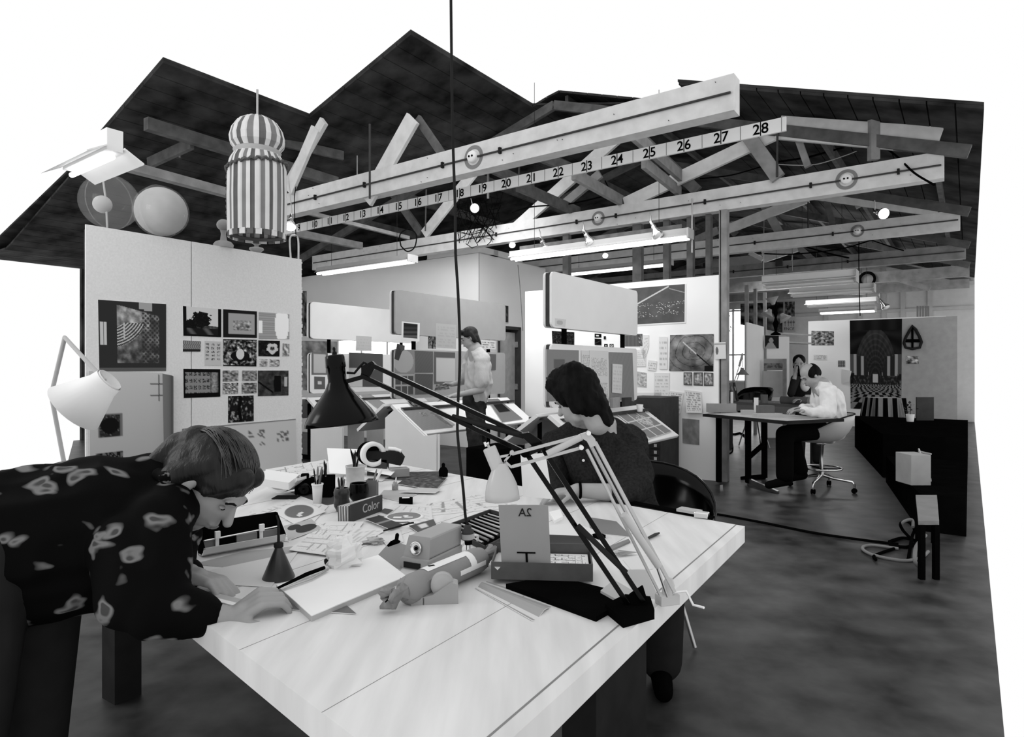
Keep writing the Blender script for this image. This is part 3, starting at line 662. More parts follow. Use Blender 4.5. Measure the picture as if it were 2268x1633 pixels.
def a_figure(u, v):
    g = .22 + .12 * fb(u * 7, v * 7)
    if abs(u - .63) < .12 - .05 * abs(v - .5) and .2 < v < .85: g = .03
    if abs(u - .9) < .05 and .25 < v < .65: g = .7
    if abs((v - .7) - (u - .3) * .9) < .04 and u < .5: g = .03
    return g
def a_grove(u, v):
    g = .10 + .9 * max(0, fb(u * 12, v * 9) * (1.1 - u * .6))
    if abs(u - .45 - .03 * math.sin(v * 9)) < .06: g = .03
    return min(g, .6)
def a_big(u, v):
    bg = .02 if not (u > .66 and v < .12 and u < .78) else .6
    if u < .11 and .3 < v < .63 and (u * 16) % 1 > .2: return .75 if u > .02 else .03
    le, re = .26, .89; tp = .06 + .18 * max(0, (u - .3)) * 1.2
    if u < le or u > re or v < tp or v > .88: return .6 if (.58 < u < .72 and v < .1) else (.3 if v > .95 else bg)
    q = math.hypot(u - .12, v - .05); g = .30 + .25 * fb(u * 12, v * 12)
    if v < .35 and u < .75: g += .22
    if .35 < q < .62 and u < .72 and v > .3: g = .75 if (q * 26) % 1 < .4 else .18
    if u > .62 and .45 < (u + .15) and (math.sin(u * 90) * math.sin(v * 90) > .1): g *= .35
    if abs(u - .36) < .012 and .3 < v < .55: g = .7
    return g
AP = WA - .004
PA_ = [
 ('photograph', [(217, 664), (368, 674), (368, 822), (220, 823)], a_big, 'largest dark photograph on the left partition, showing a patterned carpet', True, 130),
 ('photograph', [(405, 678), (490, 685), (490, 747), (406, 744)], a_tree, 'black and white photograph of a lone leafy tree', False, 110),
 ('photograph', [(494, 685), (569, 690), (569, 749), (494, 747)], a_frame, 'photograph of a framed print, between the tree photograph and the shiny one', False, 36),
 ('photograph', [(573, 691), (641, 696), (641, 751), (573, 751)], a_glare, 'shiny photograph with white glare, top right of the group', True, 30),
 ('postcard', [(405, 754), (445, 756), (444, 779), (405, 779)], a_waves, 'small postcard of wavy lines under the tree photograph', False, 30),
 ('lettered_card', [(453, 755), (490, 757), (490, 810), (453, 809)], a_glyphs(3, 5), 'tall pale card with rows of little symbols', False, 36),
 ('photograph', [(494, 751), (569, 753), (568, 812), (494, 811)], a_garden, 'photograph of a pale figure sitting among garden leaves', False, 80),
 ('photograph', [(572, 754), (620, 755), (619, 790), (572, 789)], a_flower, 'dark photograph of one pale pansy flower', False, 30),
 ('snapshot', [(626, 761), (641, 762), (641, 789), (625, 789)], frac(3, 3, .2, .9), 'narrow snapshot to the right of the pansy photograph', True, 10),
 ('snapshot', [(574, 795), (593, 796), (592, 812), (575, 812)], frac(4, 3, .35, .9), 'tiny snapshot under the pansy photograph, the left one', False, 10),
 ('snapshot', [(597, 796), (620, 797), (619, 812), (597, 812)], frac(5, 4, .3, .9), 'tiny snapshot under the pansy photograph, the right one', False, 10),
 ('photograph', [(406, 817), (488, 818), (488, 879), (407, 882)], a_roll, 'dark photograph of a patterned scroll, left end of the third row', False, 80),
 ('snapshot', [(493, 821), (528, 821), (528, 844), (493, 846)], frac(6, 4, .15, .8), 'pale snapshot of a seated figure, upper left of the small four', False, 14),
 ('snapshot', [(536, 821), (569, 821), (569, 844), (536, 844)], frac(7, 6, .25, .7), 'grey snapshot, upper right of the small four', False, 14),
 ('snapshot', [(493, 849), (528, 848), (527, 872), (493, 873)], frac(8, 9, .02, .95), 'strongly contrasted snapshot, lower left of the small four', False, 14),
 ('snapshot', [(535, 848), (569, 848), (568, 871), (535, 872)], frac(9, 5, .1, .8), 'grey snapshot, lower right of the small four', False, 14),
 ('photograph', [(571, 821), (639, 821), (639, 876), (571, 878)], a_figure, 'grey photograph of a dark horned shape in a room', False, 60),
 ('photograph', [(505, 878), (562, 876), (562, 933), (505, 937)], a_grove, 'dark photograph of tree trunks, lowest of the group', False, 60)]
for nm, q, art, lb, gl, n in PA_: picture(nm, quadA(AP, q), art, lb, nx=n, ny=n, glossy=gl)
def a_draw(u, v):
    g = .76
    if u < .012 or v < .008: return .3
    for (x0, x1, y0, y1) in ((.54, .60, .16, .30), (.63, .70, .16, .32), (.63, .70, .38, .50), (.80, .92, .20, .42)):
        if x0 < u < x1 and y0 < v < y1 and fb(u * 60, v * 60) > -.05: g = .36
    return g
picture('drawing_sheet', quadA(AP - .01, [(404, 950), (655, 928), (657, 1040), (405, 1072)]), a_draw, 'large white drawing sheet pinned low behind the bent woman', 'drawing', nx=60, ny=30, curl=lambda u, v: -.03 * v * v * math.sin(u * 3))
def a_rug(u, v):
    g = .74 - .10 * v
    if .10 < u < .42 and .38 < v < .60:
        g = .42
        if math.hypot((u - .26) / .12, (v - .49) / .075) < 1: g = .08
        elif .125 < u < .395 and .39 < v < .59: g = .16 + .3 * max(0, fb(u * 60, v * 60))
        if v > .40 and v < .58 and .14 < u < .38 and g > .3: g = .42
    if .08 < u < .42 and .73 < v < .98: g = .10 if fb(u * 70, v * 70) > -.12 else .4
    if .80 < u < .99 and .02 < v < .28 and (abs((u * 14) % 1) < .12 or abs((v * 9) % 1) < .1): g = .3
    return g
picture('drawing_sheet', quadA(AP - .012, [(196, 822), (362, 826), (364, 1048), (200, 1075)]), a_rug, 'large pale sheet at far left with a dark medallion drawing', 'drawing', nx=60, ny=80)
picture('drawing_sheet', quadA(AP - .006, [(358, 828), (384, 834), (384, 1035), (362, 1040)]), lambda u, v: .42 - .12 * u, 'narrow curling grey sheet right of the medallion drawing', 'drawing', nx=8, ny=4, curl=lambda u, v: -.05 * math.sin(u * 3.1))
# large pale cone shade cut by the left edge of the picture
c = Pd(195, 880, 2.3)
r = root('pale_lamp', (-1.74, 2.50, .75), 'large pale cone-shaded lamp at the far left edge', 'lamp')
m = MB(); m.lathe([(.045, .10), (.05, .06), (.10, -.06), (.105, -.062), (.055, .06), (.05, .095)], c, (.75, .1, .65), 28, caps=False); m.build('lamp_shade', WHITE, r)
m = MB(); m.tube([c + Vector((.06, 0, .06)), c + Vector((-.12, .05, .22)), c + Vector((-.28, .2, .0)), Vector((-1.74, 2.50, .76))], .008, 8); m.build('arm', GREYL, r)
m = MB(); m.lathe([(.07, 0), (.07, .015), (.02, .03)], (-1.74, 2.50, .751), (0, 0, 1)); m.build('base', GREYL, r)
# ================================================================ POSTERS ON THE POSTER WALL AND THE ENCLOSED ROOM
def a_night(u, v):
    if u > .985 or v > .965: return .85
    g = .33 + .03 * fb(u * 9, v * 5)
    if abs((v - .42) + (u - .42) * 1.05) < .02 and .42 < u < .80: g = .75
    if abs((v - .08) - (u - .80) * .75) < .012 and u > .80: g = .55
    if .42 < v < .78 and noise.noise(Vector((u * 60, v * 60, 2))) > .38 and noise.noise(Vector((u * 9, v * 12, 5))) > -.1: g = .85
    return g
def a_map(u, v):
    g = .50 + .22 * fb(u * 4, v * 4) - .12 * v
    q = math.hypot(u - .55, v - .45)
    if abs((q * 6 + .25 * fb(u * 3, v * 3)) % 1 - .5) < .04: g -= .16
    if abs(v - .25 - (u - .35) * 1.05) < .022 and u > .3: g = .75 if u < .62 else .12
    if u > .8 and v > .85: g = .1
    return max(.05, g)
def a_lines(n, ink=.55, bg=.84, mg=.08, dens=-.1):
    def f(u, v):
        if not (mg < u < 1 - mg and mg < v < 1 - mg): return bg
        return ink if (v * n) % 1 < .35 and noise.noise(Vector((u * 22, math.floor(v * n) * 3.1, 4))) > dens else bg
    return f
PP = PB - .004
PBL = [
 ('poster', [(1340, 644), (1520, 629), (1519, 716), (1340, 726)], a_night, 'wide dark poster of a city at night with two light beams', 220, 120),
 ('poster', [(1484, 742), (1581, 740), (1580, 823), (1482, 822)], a_map, 'poster of swirling lines with a diagonal stick, above three small pictures', 130, 110),
 ('cloth_swatch', [(1382, 740), (1423, 740), (1423, 767), (1382, 767)], lambda u, v: .36 + .03 * math.sin(u * 30), 'grey cloth swatch right of the raised white panel', 12, 6),
 ('small_print', [(1514, 825), (1533, 825), (1533, 854), (1514, 853)], frac(11, 5, .3, .8, .07, .3), 'small print under the swirling poster, left of three', 16, 18),
 ('small_print', [(1536, 825), (1557, 825), (1557, 855), (1536, 854)], frac(12, 5, .3, .8, .07, .3), 'small print under the swirling poster, middle of three', 16, 18),
 ('small_print', [(1559, 825), (1580, 826), (1580, 855), (1559, 855)], frac(13, 5, .3, .8, .07, .3), 'small print under the swirling poster, right of three', 16, 18),
 ('pinned_paper', [(1410, 742), (1437, 742), (1437, 768), (1427, 800)], a_lines(5, .7), 'faint sketch pinned right of the grey swatch', 16, 16),
 ('pinned_paper', [(1460, 746), (1478, 746), (1478, 818), (1460, 818)], a_lines(6, .68), 'tall faint paper strip left of the swirling poster', 10, 30),
 ('pinned_paper', [(1403, 822), (1432, 826), (1432, 858), (1403, 856)], frac(14, 7, .5, .85), 'small pale sketch pinned beside the grey hanging cloth', 16, 16),
 ('pinned_paper', [(1449, 826), (1483, 826), (1482, 879), (1448, 879)], a_lines(7, .7), 'lined paper hanging left of the three small prints', 20, 24),
 ('pinned_paper', [(1480, 866), (1514, 870), (1508, 916), (1472, 908)], a_lines(10, .62), 'curling white note, left of a pair, below the small prints', 20, 30),
 ('pinned_paper', [(1516, 864), (1553, 868), (1556, 915), (1522, 914)], a_lines(10, .6), 'curling white note, right of a pair, below the small prints', 20, 30),
 ('pinned_paper', [(1511, 927), (1549, 930), (1549, 986), (1512, 982)], frac(15, 2, .45, .62), 'greyish paper sheet pinned low on the poster wall', 16, 20),
 ('pinned_paper', [(1403, 870), (1465, 870), (1465, 912), (1403, 910)], a_lines(6, .75), 'pale sheet behind the tilted board at the right desk', 20, 16),
 ('pinned_paper', [(1408, 775), (1430, 775), (1430, 812), (1408, 812)], a_lines(8, .72), 'small note halfway between the grey cloth and the tall strip', 12, 18),
 ('pinned_paper', [(1436, 798), (1455, 800), (1452, 822), (1434, 820)], a_lines(4, .6), 'tilted small note above the lined paper', 10, 10),
 ('black_poster', [(1222, 733), (1272, 736), (1272, 772), (1224, 770)], frac(16, 14, .01, .25), 'black speckled poster below the raised white panel', 30, 24),
 ('black_square', [(1317, 739), (1332, 740), (1332, 748), (1317, 748)], lambda u, v: .8 if .2 < u < .6 and .3 < v < .7 else .04, 'small black card with a white dash, highest of the little black cards', 12, 8),
 ('black_square', [(1317, 750), (1332, 751), (1332, 765), (1317, 764)], lambda u, v: .05 + .2 * (abs(v - .8 + u * .6) < .05), 'black card with a faint diagonal stroke', 12, 12),
 ('black_square', [(1337, 745), (1342, 745), (1342, 752), (1337, 752)], lambda u, v: .12, 'tiniest black card, right of the two stacked ones', 6, 6),
 ('black_square', [(1338, 762), (1346, 762), (1346, 770), (1338, 770)], lambda u, v: .8 if abs(u - .5) < .12 and abs(v - .5) < .16 else .05, 'tiny black card with a white dot, left of two', 10, 10),
 ('black_square', [(1350, 762), (1359, 762), (1359, 770), (1350, 770)], lambda u, v: .8 if .15 < math.hypot(u - .5, v - .5) < .33 else .05, 'tiny black card with a white ring, right of two', 12, 12),
 ('small_sign', [(1582, 759), (1607, 758), (1608, 795), (1583, 796)], lambda u, v: .4 if math.hypot((u - .22) / .13, (v - .5) / .24) < 1 else (.6 if .08 < v < .14 else .84), 'white card with an oval mark clipped to the tall post', 24, 24)]
for i, (nm, q, art, lb, nx, ny) in enumerate(PBL):
    off = .012 if nm == 'small_sign' else .0016 * (i % 4)
    cu = (lambda u, v: -.04 * v * v * (1 - .5 * u)) if 'curling' in lb else None
    picture(nm, quadB(PP - off, q), art, lb, 'poster' if 'poster' in nm else 'picture', nx=nx, ny=ny, curl=cu)
picture('photograph', quadA(RA - .004, [(1106, 675), (1126, 678), (1126, 718), (1106, 716)]), lambda u, v: .8 if v > .92 else .08 + .5 * max(0, fb(u * 7, v * 7)) * (v + .2), 'small dark portrait photograph above the doorway', nx=20, ny=30)
picture('map', quadB(RB_ - .004, [(640, 754), (747, 757), (747, 866), (640, 864)]), frac(20, 6, .4, .75), 'grey speckled map on the enclosed room, behind the left desk', 'map', nx=40, ny=40)
picture('poster', quadB(RB_ - .006, [(655, 645), (679, 645), (679, 745), (655, 745)]), frac(21, 5, .05, .7), 'narrow poster strip glimpsed just right of the left partition', 'poster', nx=10, ny=40)
cable([(1147, 587), (1152, 640), (1158, 733)], [10.9, 10.9, 10.9], .006, 'thin flex running down the white wall to the doorway', GREY)
# ================================================================ DRAFTING STATIONS
def station(a, b0, b1, zt0, zt1, label, group='drafting stations with raised panels', mirror=True, zl=(.95, 1.52), panel_m=None):
    r = root('drafting_station', AB(a, (b0 + b1) / 2, 0), label, 'desk', None)
    def slab(z0, z1, aa, name, mt=WHITE, b00=b0, b11=b1, th=.022, parent=r):
        rr = .045; pts = []
        for (bc, zc, t0) in ((b11 - rr, z1 - rr, 0), (b00 + rr, z1 - rr, 90), (b00 + rr, z0 + rr, 180), (b11 - rr, z0 + rr, 270)):
            for k in range(5): t = math.radians(t0 + k * 22.5); pts.append(AB(aa, bc + rr * math.cos(t), zc + rr * math.sin(t)))
        m = MB(); m.prism(pts, AB(th, 0)); return m.build(name, mt, parent)
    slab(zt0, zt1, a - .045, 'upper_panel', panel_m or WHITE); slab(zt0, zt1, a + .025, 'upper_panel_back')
    m = MB(); abox(m, a - .023, a + .025, b0 + .012, b1 - .012, zt0 + .01, zt1 - .01); m.build('panel_core', GREYD, r)
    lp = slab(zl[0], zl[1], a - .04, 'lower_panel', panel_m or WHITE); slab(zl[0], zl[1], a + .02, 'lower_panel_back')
    m = MB(); abox(m, a - .018, a + .02, b0 + .01, b1 - .01, zl[0] + .01, zl[1] - .01); m.build('lower_core', GREYD, r)
    for t in (.16, .84):
        b = b0 + (b1 - b0) * t; m = MB(); abox(m, a - .017, a + .017, b - .02, b + .02, 0, zt1 - .05); m.build('post', BLKM if zt0 else GREY, r)
    def board(sg, b00, b11, name):
        P, Q = AB(a + sg * .07, b00, .90), AB(a + sg * .52, b00, .588); d_ = Q - P; n = Vector((0, 0, 1)); s_ = AB(0, 1); nn = d_.cross(s_).normalized()
        if nn.z < 0: nn = -nn
        m = MB(); m.prism([P, Q, Q - nn * .035, P - nn * .035], AB(0, b11 - b00)); return m.build(name, WHITE, r, bevel=.008), (P, Q, nn, d_)
    bd, _ = board(-1, b0 - .08, b1, 'tilted_board')
    if mirror: board(1, b0 - .08, b1, 'tilted_board')
    m = MB(); abox(m, a - .2, a + .2, b0, b1, .84, .86); m.build('desk_shelf', GREYD, r)
    for b in (b0 + .12, b1 - .12):
        for s in (-1, 1):
            m = MB(); m.bar(AB(a + s * .16, b, 0), AB(a + s * .16, b, .84), .04, .04); m.build('leg', BLKM, r)
        m = MB(); m.bar(AB(a - .35, b, .03), AB(a + .35, b, .03), .06, .05); m.build('foot', BLKM, r)
    return r
S3 = station(3.03, 4.72, 6.5, 1.665, 2.16, 'drafting station with the large raised white panel, right of centre')
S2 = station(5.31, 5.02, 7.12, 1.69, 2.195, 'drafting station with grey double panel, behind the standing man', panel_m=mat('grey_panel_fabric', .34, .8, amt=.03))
S1 = station(7.50, 5.51, 7.62, 1.72, 2.235, 'farthest left drafting station under the bright white raised panel')
# sheets fixed on the lower panels: positions in b and z from the picture
def onpanel(st_a, pts, art, label, cat='picture', n=20, name='pinned_sheet', off=.045, curl=None):
    a = st_a - off; return picture(name, [Pa(x, y, a) for x, y in pts], art, label, cat, nx=n, ny=n, curl=curl)
flat = lambda g: (lambda u, v: g + .015 * math.sin(u * 40 + v * 31))
onpanel(3.03, [(1210, 774), (1282, 776), (1282, 834), (1210, 836)], lambda u, v: .38 if (.22 < u < .55 and .35 < v < .70) else (.15 if abs(u - .12) < .012 else .52), 'grey mounted sheet with torn mark, at the station right of centre', n=30)
onpanel(3.03, [(1210, 841), (1284, 843), (1284, 886), (1210, 890)], flat(.50), 'plain grey sheet beneath the torn-mark sheet')
onpanel(3.03, [(1288, 776), (1308, 778), (1308, 886), (1290, 886)], a_lines(30, .6), 'narrow ruled list beside the long schedule', n=60, off=.048)
onpanel(3.03, [(1306, 776), (1347, 778), (1350, 887), (1308, 886)], a_lines(34, .62), 'long ruled schedule sheet on the right station', n=70, off=.052)
onpanel(3.03, [(1348, 780), (1401, 782), (1405, 889), (1349, 884)], flat(.52), 'grey cloth sheet hanging at the right end of the station', off=.055)
onpanel(3.03, [(1357, 806), (1379, 808), (1377, 872), (1356, 870)], a_lines(12, .76), 'narrow white strip pinned on the grey cloth sheet', off=.064)
onpanel(3.03, [(1229, 705), (1254, 708), (1252, 725), (1229, 722)], lambda u, v: .7 if math.hypot(u - .45, v - .5) < .3 else .82, 'small white label low on the large raised panel')
onpanel(5.31, [(890, 712), (930, 716), (929, 757), (889, 754)], lambda u, v: (.12 + .3 * v * abs(math.sin(v * 14 + u)) if (.1 < u < .88 and .08 < v < .84) else .84), 'white-bordered dark landscape photograph on the double panel', n=36)
onpanel(5.31, [(948, 745), (966, 746), (965, 773), (948, 772)], frac(25, 5, .02, .6), 'small dark portrait print hanging under the double panel')
onpanel(5.31, [(966, 716), (1011, 720), (1010, 773), (966, 770)], a_lines(8, .62, .66), 'pale tracing sheet hanging half below the double panel')
onpanel(5.31, [(874, 773), (918, 776), (918, 827), (873, 826)], lambda u, v: .62 if math.hypot(u - .45, v - .5) < .5 else .50, 'light sheet with a big disc on the middle station', n=30)
onpanel(5.31, [(918, 777), (959, 779), (959, 825), (919, 825)], flat(.36), 'dark grey square sheet in the middle station, upper')
onpanel(5.31, [(919, 828), (959, 829), (958, 872), (919, 874)], flat(.34), 'dark grey square sheet in the middle station, lower')
onpanel(5.31, [(874, 830), (916, 830), (916, 874), (874, 876)], lambda u, v: .3 if ((u * 3) % 1 > .15 and (v * 2) % 1 > .12) else .6, 'grey grid of small windows on the middle station', n=36)
onpanel(5.31, [(961, 779), (1008, 781), (1008, 850), (961, 850)], lambda u, v: .72 if (.12 < u and .2 < v < .93) else .35, 'white sheet on grey mount in front of the standing man', n=24)
onpanel(5.31, [(1060, 752), (1098, 755), (1098, 774), (1060, 773)], a_lines(4, .4, .78), 'pale printed strip right of the standing man')
onpanel(5.31, [(1084, 784), (1099, 785), (1098, 820), (1084, 820)], flat(.35), 'small dark sheet right of the standing man')
onpanel(7.50, [(690, 780), (726, 782), (726, 830), (690, 830)], lambda u, v: .72 if (.12 < u < .9 and .08 < v < .92) else .42, 'white sheet with grey frame on the farthest left station', n=20)
onpanel(7.50, [(696, 834), (720, 835), (720, 862), (696, 862)], lambda u, v: .8 if (.3 < u < .7 and .35 < v < .65) else .38, 'dark square with a white label on the farthest left station')
onpanel(7.50, [(773, 781), (848, 784), (848, 857), (773, 857)], lambda u, v: .76 if (u < .38 and v > .45) or abs(u - .62) + abs(v - .45) < .16 else .33, 'dark board with pale scraps behind the black lamp', n=30)
# loose sheets bridging the gap between panels
m = MB(); picture('hanging_sheet', [Pd(789, 744, 8.9), Pd(823, 746, 9.2), Pd(823, 778, 9.2), Pd(788, 777, 8.9)], a_lines(5, .68, .72, dens=.1), 'translucent paper hanging in front of the bright window', 'paper')
m = MB(); m.prism([Pd(880, 761, 7.0), Pd(897, 766, 7.05), Pd(896, 774, 7.05), Pd(890, 780, 7.0), Pd(883, 799, 7.0), Pd(874, 795, 7.0)], AB(.004, 0)); one('cut_out_card', m, GREYD, 'dark irregular cut-out hung at the left end of the middle station', 'card')
m = MB(); m.prism([Pd(1228, 742, 5.9), Pd(1233, 742, 5.9), Pd(1236, 742, 5.9), Pd(1236, 770, 5.9), Pd(1228, 770, 5.9)], AB(.004, 0))
# boards and mats lying on the tilted boards
def onboard(st_a, sg, pts, art, label, n=16, name='desk_mat', off=.009, cat='paper', th=.003):
    P, Q = AB(st_a + sg * .07, 5, .90), AB(st_a + sg * .52, 5, .588); nn = (Q - P).cross(AB(0, 1)).normalized()
    if nn.z < 0: nn = -nn
    C0 = Vector((0, 0, CZ)); P2 = P + nn * (off + .002); out = []
    for x, y in pts:
        dr = Pd(x, y, 1) - C0; out.append(C0 + dr * ((P2 - C0).dot(nn) / dr.dot(nn)))
    mb = sheet(out, art, n, n, th); return tag(mb.build(name, [ART, PAPER]), label, cat)
onboard(5.31, -1, [(887, 906), (952, 903), (1004, 945), (933, 953)], flat(.50), 'grey cutting mat on the middle tilted board')
onboard(5.31, -1, [(928, 914), (940, 913), (949, 921), (937, 923)], flat(.80), 'small white tag on the grey cutting mat', off=.009)
onboard(5.31, -1, [(951, 914), (966, 912), (1008, 940), (994, 944)], flat(.66), 'pale strip across the grey cutting mat', off=.009)
onboard(5.31, -1, [(1078, 884), (1103, 883), (1158, 928), (1112, 935)], lambda u, v: .12 if (.18 < u < .85 and .25 < v < .62) else .44, 'grey board with a dark window at the far end of the middle station', n=30)
onboard(5.31, -1, [(898, 884), (914, 883), (937, 900), (914, 902)], frac(31, 4, .05, .6), 'dark glossy photograph at the top edge of the middle board', off=.012)
onboard(3.03, -1, [(1366, 918), (1419, 907), (1488, 956), (1438, 972)], lambda u, v: .80 if ((u * 3) % 1 < .1 or (v * 3) % 1 < .1 or (math.hypot(u - .62, v - .4) < .22 and fb(u * 40, v * 40) > 0)) else .50, 'page layout of nine grey pictures on the right tilted board', n=54)
onboard(3.03, -1, [(1340, 925), (1364, 922), (1440, 972), (1424, 979)], flat(.78), 'white paper strip beside the page layout')
onboard(7.50, -1, [(800, 876), (820, 873), (858, 898), (836, 905)], flat(.6), 'pale sheet on the farthest left tilted board')
# small things standing on the shelves
def smallbox(px, py, d_, sz, label, mt=GREYD, name='small_box', cat='box', rz=RZ):
    p = Pd(px, py, d_); m = MB(); m.box(p + Vector((0, 0, sz[2] / 2)), sz, rz=rz); return one(name, m, mt, label, cat, bevel=.003)
for i, (px, py, sz, lb) in enumerate(((1330, 905, (.2, .05, .09), 'small dark picture block at the foot of the grey cloth'), (1362, 903, (.16, .04, .1), 'small half-white picture block near the plant sprig'), (1388, 900, (.16, .04, .09), 'small dark picture block beside the white cup'))):
    smallbox(px, py, 6.25 + i * .12, sz, lb, CARD if i == 1 else GREYD)
p = Pd(1417, 912, 6.6); m = MB(); m.lathe([(.028, 0), (.036, .075), (.034, .075), (.026, .004)], p, (0, 0, 1), 18); one('paper_cup', m, WHITE, 'white cup at the top corner of the right tilted board', 'cup')
# white end sheet under the middle station
b = 4.93; pts = [Pb(x, y, b) for x, y in ((853, 926), (876, 905), (940, 966), (966, 962), (966, 1046), (853, 1046))]
for q in pts[-2:]: q.z = .0
m = MB(); m.prism(pts, AB(0, .012)); m.prism([p + AB(-.02, .02) for p in pts], AB(0, .02)); one('end_board', m, WHITE, 'tall white drawing board standing under the middle tilted desk', 'board')
for px0, px1, y0, y1, b, lb, mt in ((688, 758, 945, 1035, 5.3, 'pale panel under the farthest left desk', WHITE), (770, 803, 935, 1000, 6.1, 'narrow grey cupboard side behind the pencil pot', GREYL), (812, 846, 940, 990, 6.1, 'short grey cupboard side left of the white board', GREYL)):
    q = [Pb(px0, y0, b), Pb(px1, y0, b), Pb(px1, y1, b), Pb(px0, y1, b)]
    q[2].z = q[3].z = 0; q[0].z = q[1].z = (q[0].z + q[1].z) / 2; m = MB(); m.prism(q, AB(0, .03)); one('side_panel', m, mt, lb, 'panel')
m = MB(); p = Pd(1098, 1000, 5.2); m.box((p.x, p.y, .33), (.4, .3, .66), rz=RZ); one('dark_cupboard', m, BLKM, 'low black cupboard behind the white lamp head', 'cabinet', bevel=.004)
# drawer cabinet with label holders
fx = 6.68; a1 = acoord(Pb(1463, 950, fx)); a0 = acoord(Pb(1441, 950, fx))
r = root('file_cabinet', AB((a0 + a1) / 2, fx + .28, 0), 'tall dark drawer cabinet with little white label holders', 'cabinet')
m = MB(); abox(m, a1, a0 + .34, fx, fx + .55, 0, .97); m.build('body', GREYD, r, bevel=.004)
for k, y in enumerate((928, 987, 1002, 1016, 1031, 1046)):
    z = Pb(1452, y, fx).z; m = MB(); abox(m, a1 + .015, a0 - .01, fx - .008, fx - .001, z - .045, z + .045); dr = m.build('drawer', GREYD, r)
    m = MB(); abox(m, (a0 + a1) / 2 - .018, (a0 + a1) / 2 + .014, fx - .013, fx - .008, z - .017, z + .017); m.build('label_holder', WHITE, dr)
# ================================================================ THE BIG WORK TABLE
TZ = .75
C1 = Vector((.812, 2.203, TZ)); C2 = Vector((-.972, 3.95, TZ)); C3 = Vector((-1.87, 2.55, TZ)); C4 = Vector((-.09, .80, TZ))
WOODT = mat('pale_plywood', .66, .55, amt=.10, scale=2.5, stretch=(9, 1, 1), bump=.05)
r = root('work_table', ((C1 + C2 + C3 + C4) / 4) - Vector((0, 0, TZ)), 'huge pale plywood work table covered with drawing things, in front', 'table')
m = MB(); m.prism([C4, C1, C2, C3], (0, 0, -.055)); m.build('table_top', WOODT, r, bevel=.003)
e = (C1 - C4).normalized(); g = (C2 - C1).normalized(); m = MB()
m.prism([C4 + g * .03, C1 + g * .03, C1 + g * .034, C4 + g * .034], (0, 0, .0006)); m.build('edge_strip', GREY, r)
m = MB(); 
for s0 in (.30, .62, .95, 1.4, 1.8): m.prism([C1 + g * s0, C1 + g * s0 + Vector((.0015, .0015, 0)), C4 + g * s0 + Vector((.0015, .0015, 0)), C4 + g * s0], (0, 0, .0007))
m.build('board_seam', GREY, r)
def tl(u, v): return C4 + (C1 - C4) * u + (C3 - C4) * v        # u away from the camera, v to the left
for (u, v) in ((.60, .10), (.92, .90), (.12, .10), (.12, .88)):
    p = tl(u, v); m = MB(); m.box((p.x, p.y, .3475), (.10, .36 if v < .5 else .1, .695), rz=math.atan2(e.y, e.x) + math.pi / 2); m.build('leg', CHARC, r)
def on(px, py, h=0.0): return Pz(px, py, TZ + h)
# papers lying on the table: corners in the picture, height of the top
def tsheet(name, pts, art, label, h=.002, n=12, th=.0015, curl=None, cat='paper', m_=None):
    q = [on(x, y, h) for x, y in pts]; nn = (q[1] - q[0]).cross(q[3] - q[0])
    n = n if n < 16 else 90
    mb = sheet(q, art, n, n, th if nn.z < 0 else -th, curl); return tag(mb.build(name, [m_ or ART, PAPER]), label, cat)
W8 = lambda g: (lambda u, v: g)
def a_plan(seed, ink=.55, bg=.83):
    def f(u, v):
        if .06 < u < .94 and .06 < v < .94:
            k = noise.noise(Vector((math.floor(u * 7) * 1.7, math.floor(v * 6) * 1.3, seed + .5)))
            if (abs((u * 7) % 1) < .12 and k > .02) or (abs((v * 6) % 1) < .14 and k < -.02): return ink
            if abs(noise.noise(Vector((u * 6 + seed, v * 6, seed * 2.0)))) < .022: return ink + .1
            if noise.noise(Vector((u * 50, v * 38, seed))) > .42 and noise.noise(Vector((u * 5, v * 5, seed + 9))) > .1: return ink
        return bg
    return f
def a_disc(bg=.84, g=.40):
    def f(u, v):
        q = math.hypot((u - .5), (v - .5))
        if q < .38: return .82 if (abs(u - .47) < .07 and abs(v - .62) < .05) or (abs(u - .36) < .06 and abs(v - .70) < .07) else g
        return .6 if .38 < q < .40 else bg
    return f
tsheet('drawing_sheet', [(588, 1040), (722, 1018), (742, 1060), (600, 1083)], a_plan(1), 'drawings spread at the far left corner of the table', .004, 24, cat='drawing')
tsheet('drawing_sheet', [(610, 1050), (702, 1034), (704, 1050), (640, 1066)], a_plan(2, .6), 'smaller crumpled drawing on the far left pile', .010, 16, cat='drawing')
tsheet('drawing_sheet', [(868, 1150), (935, 1118), (1060, 1092), (1180, 1120)], a_plan(3), 'large plan sheet right of the dark disc', .002, 40, cat='drawing')
tsheet('drawing_sheet', [(560, 1136), (640, 1106), (728, 1120), (690, 1162)], a_plan(4, .65), 'white sheets under the left disc template', .003, 24, cat='drawing')
tsheet('disc_template', [(606, 1134), (668, 1108), (722, 1133), (652, 1160)], a_disc(), 'round grey template on white card, left of the pots', .007, 60, .002, cat='template')
tsheet('drawing_sheet', [(836, 1140), (878, 1116), (955, 1120), (960, 1168)], a_plan(6, .7), 'white sheet under the round plate template', .004, 20, cat='drawing')
c = on(895, 1141, .012); m = MB(); rr = 44 / F * c.y
m.lathe([(rr, 0), (rr, .003), (rr * .84, .004)], c - Vector((0, 0, .008)), (0, 0, 1), 40, 0); m.lathe([(rr * .83, .0042), (0, .0043)], c - Vector((0, 0, .008)), (0, 0, 1), 40, 1)
m.box(c + Vector((-.02, -.025, -.003)), (.03, .018, .001), 2); m.box(c + Vector((.02, -.022, -.003)), (.03, .01, .001), 2); m.lathe([(.011, .0045), (0, .0046)], c + Vector((.006, .0, -.008)), (0, 0, 1), 16, 2)
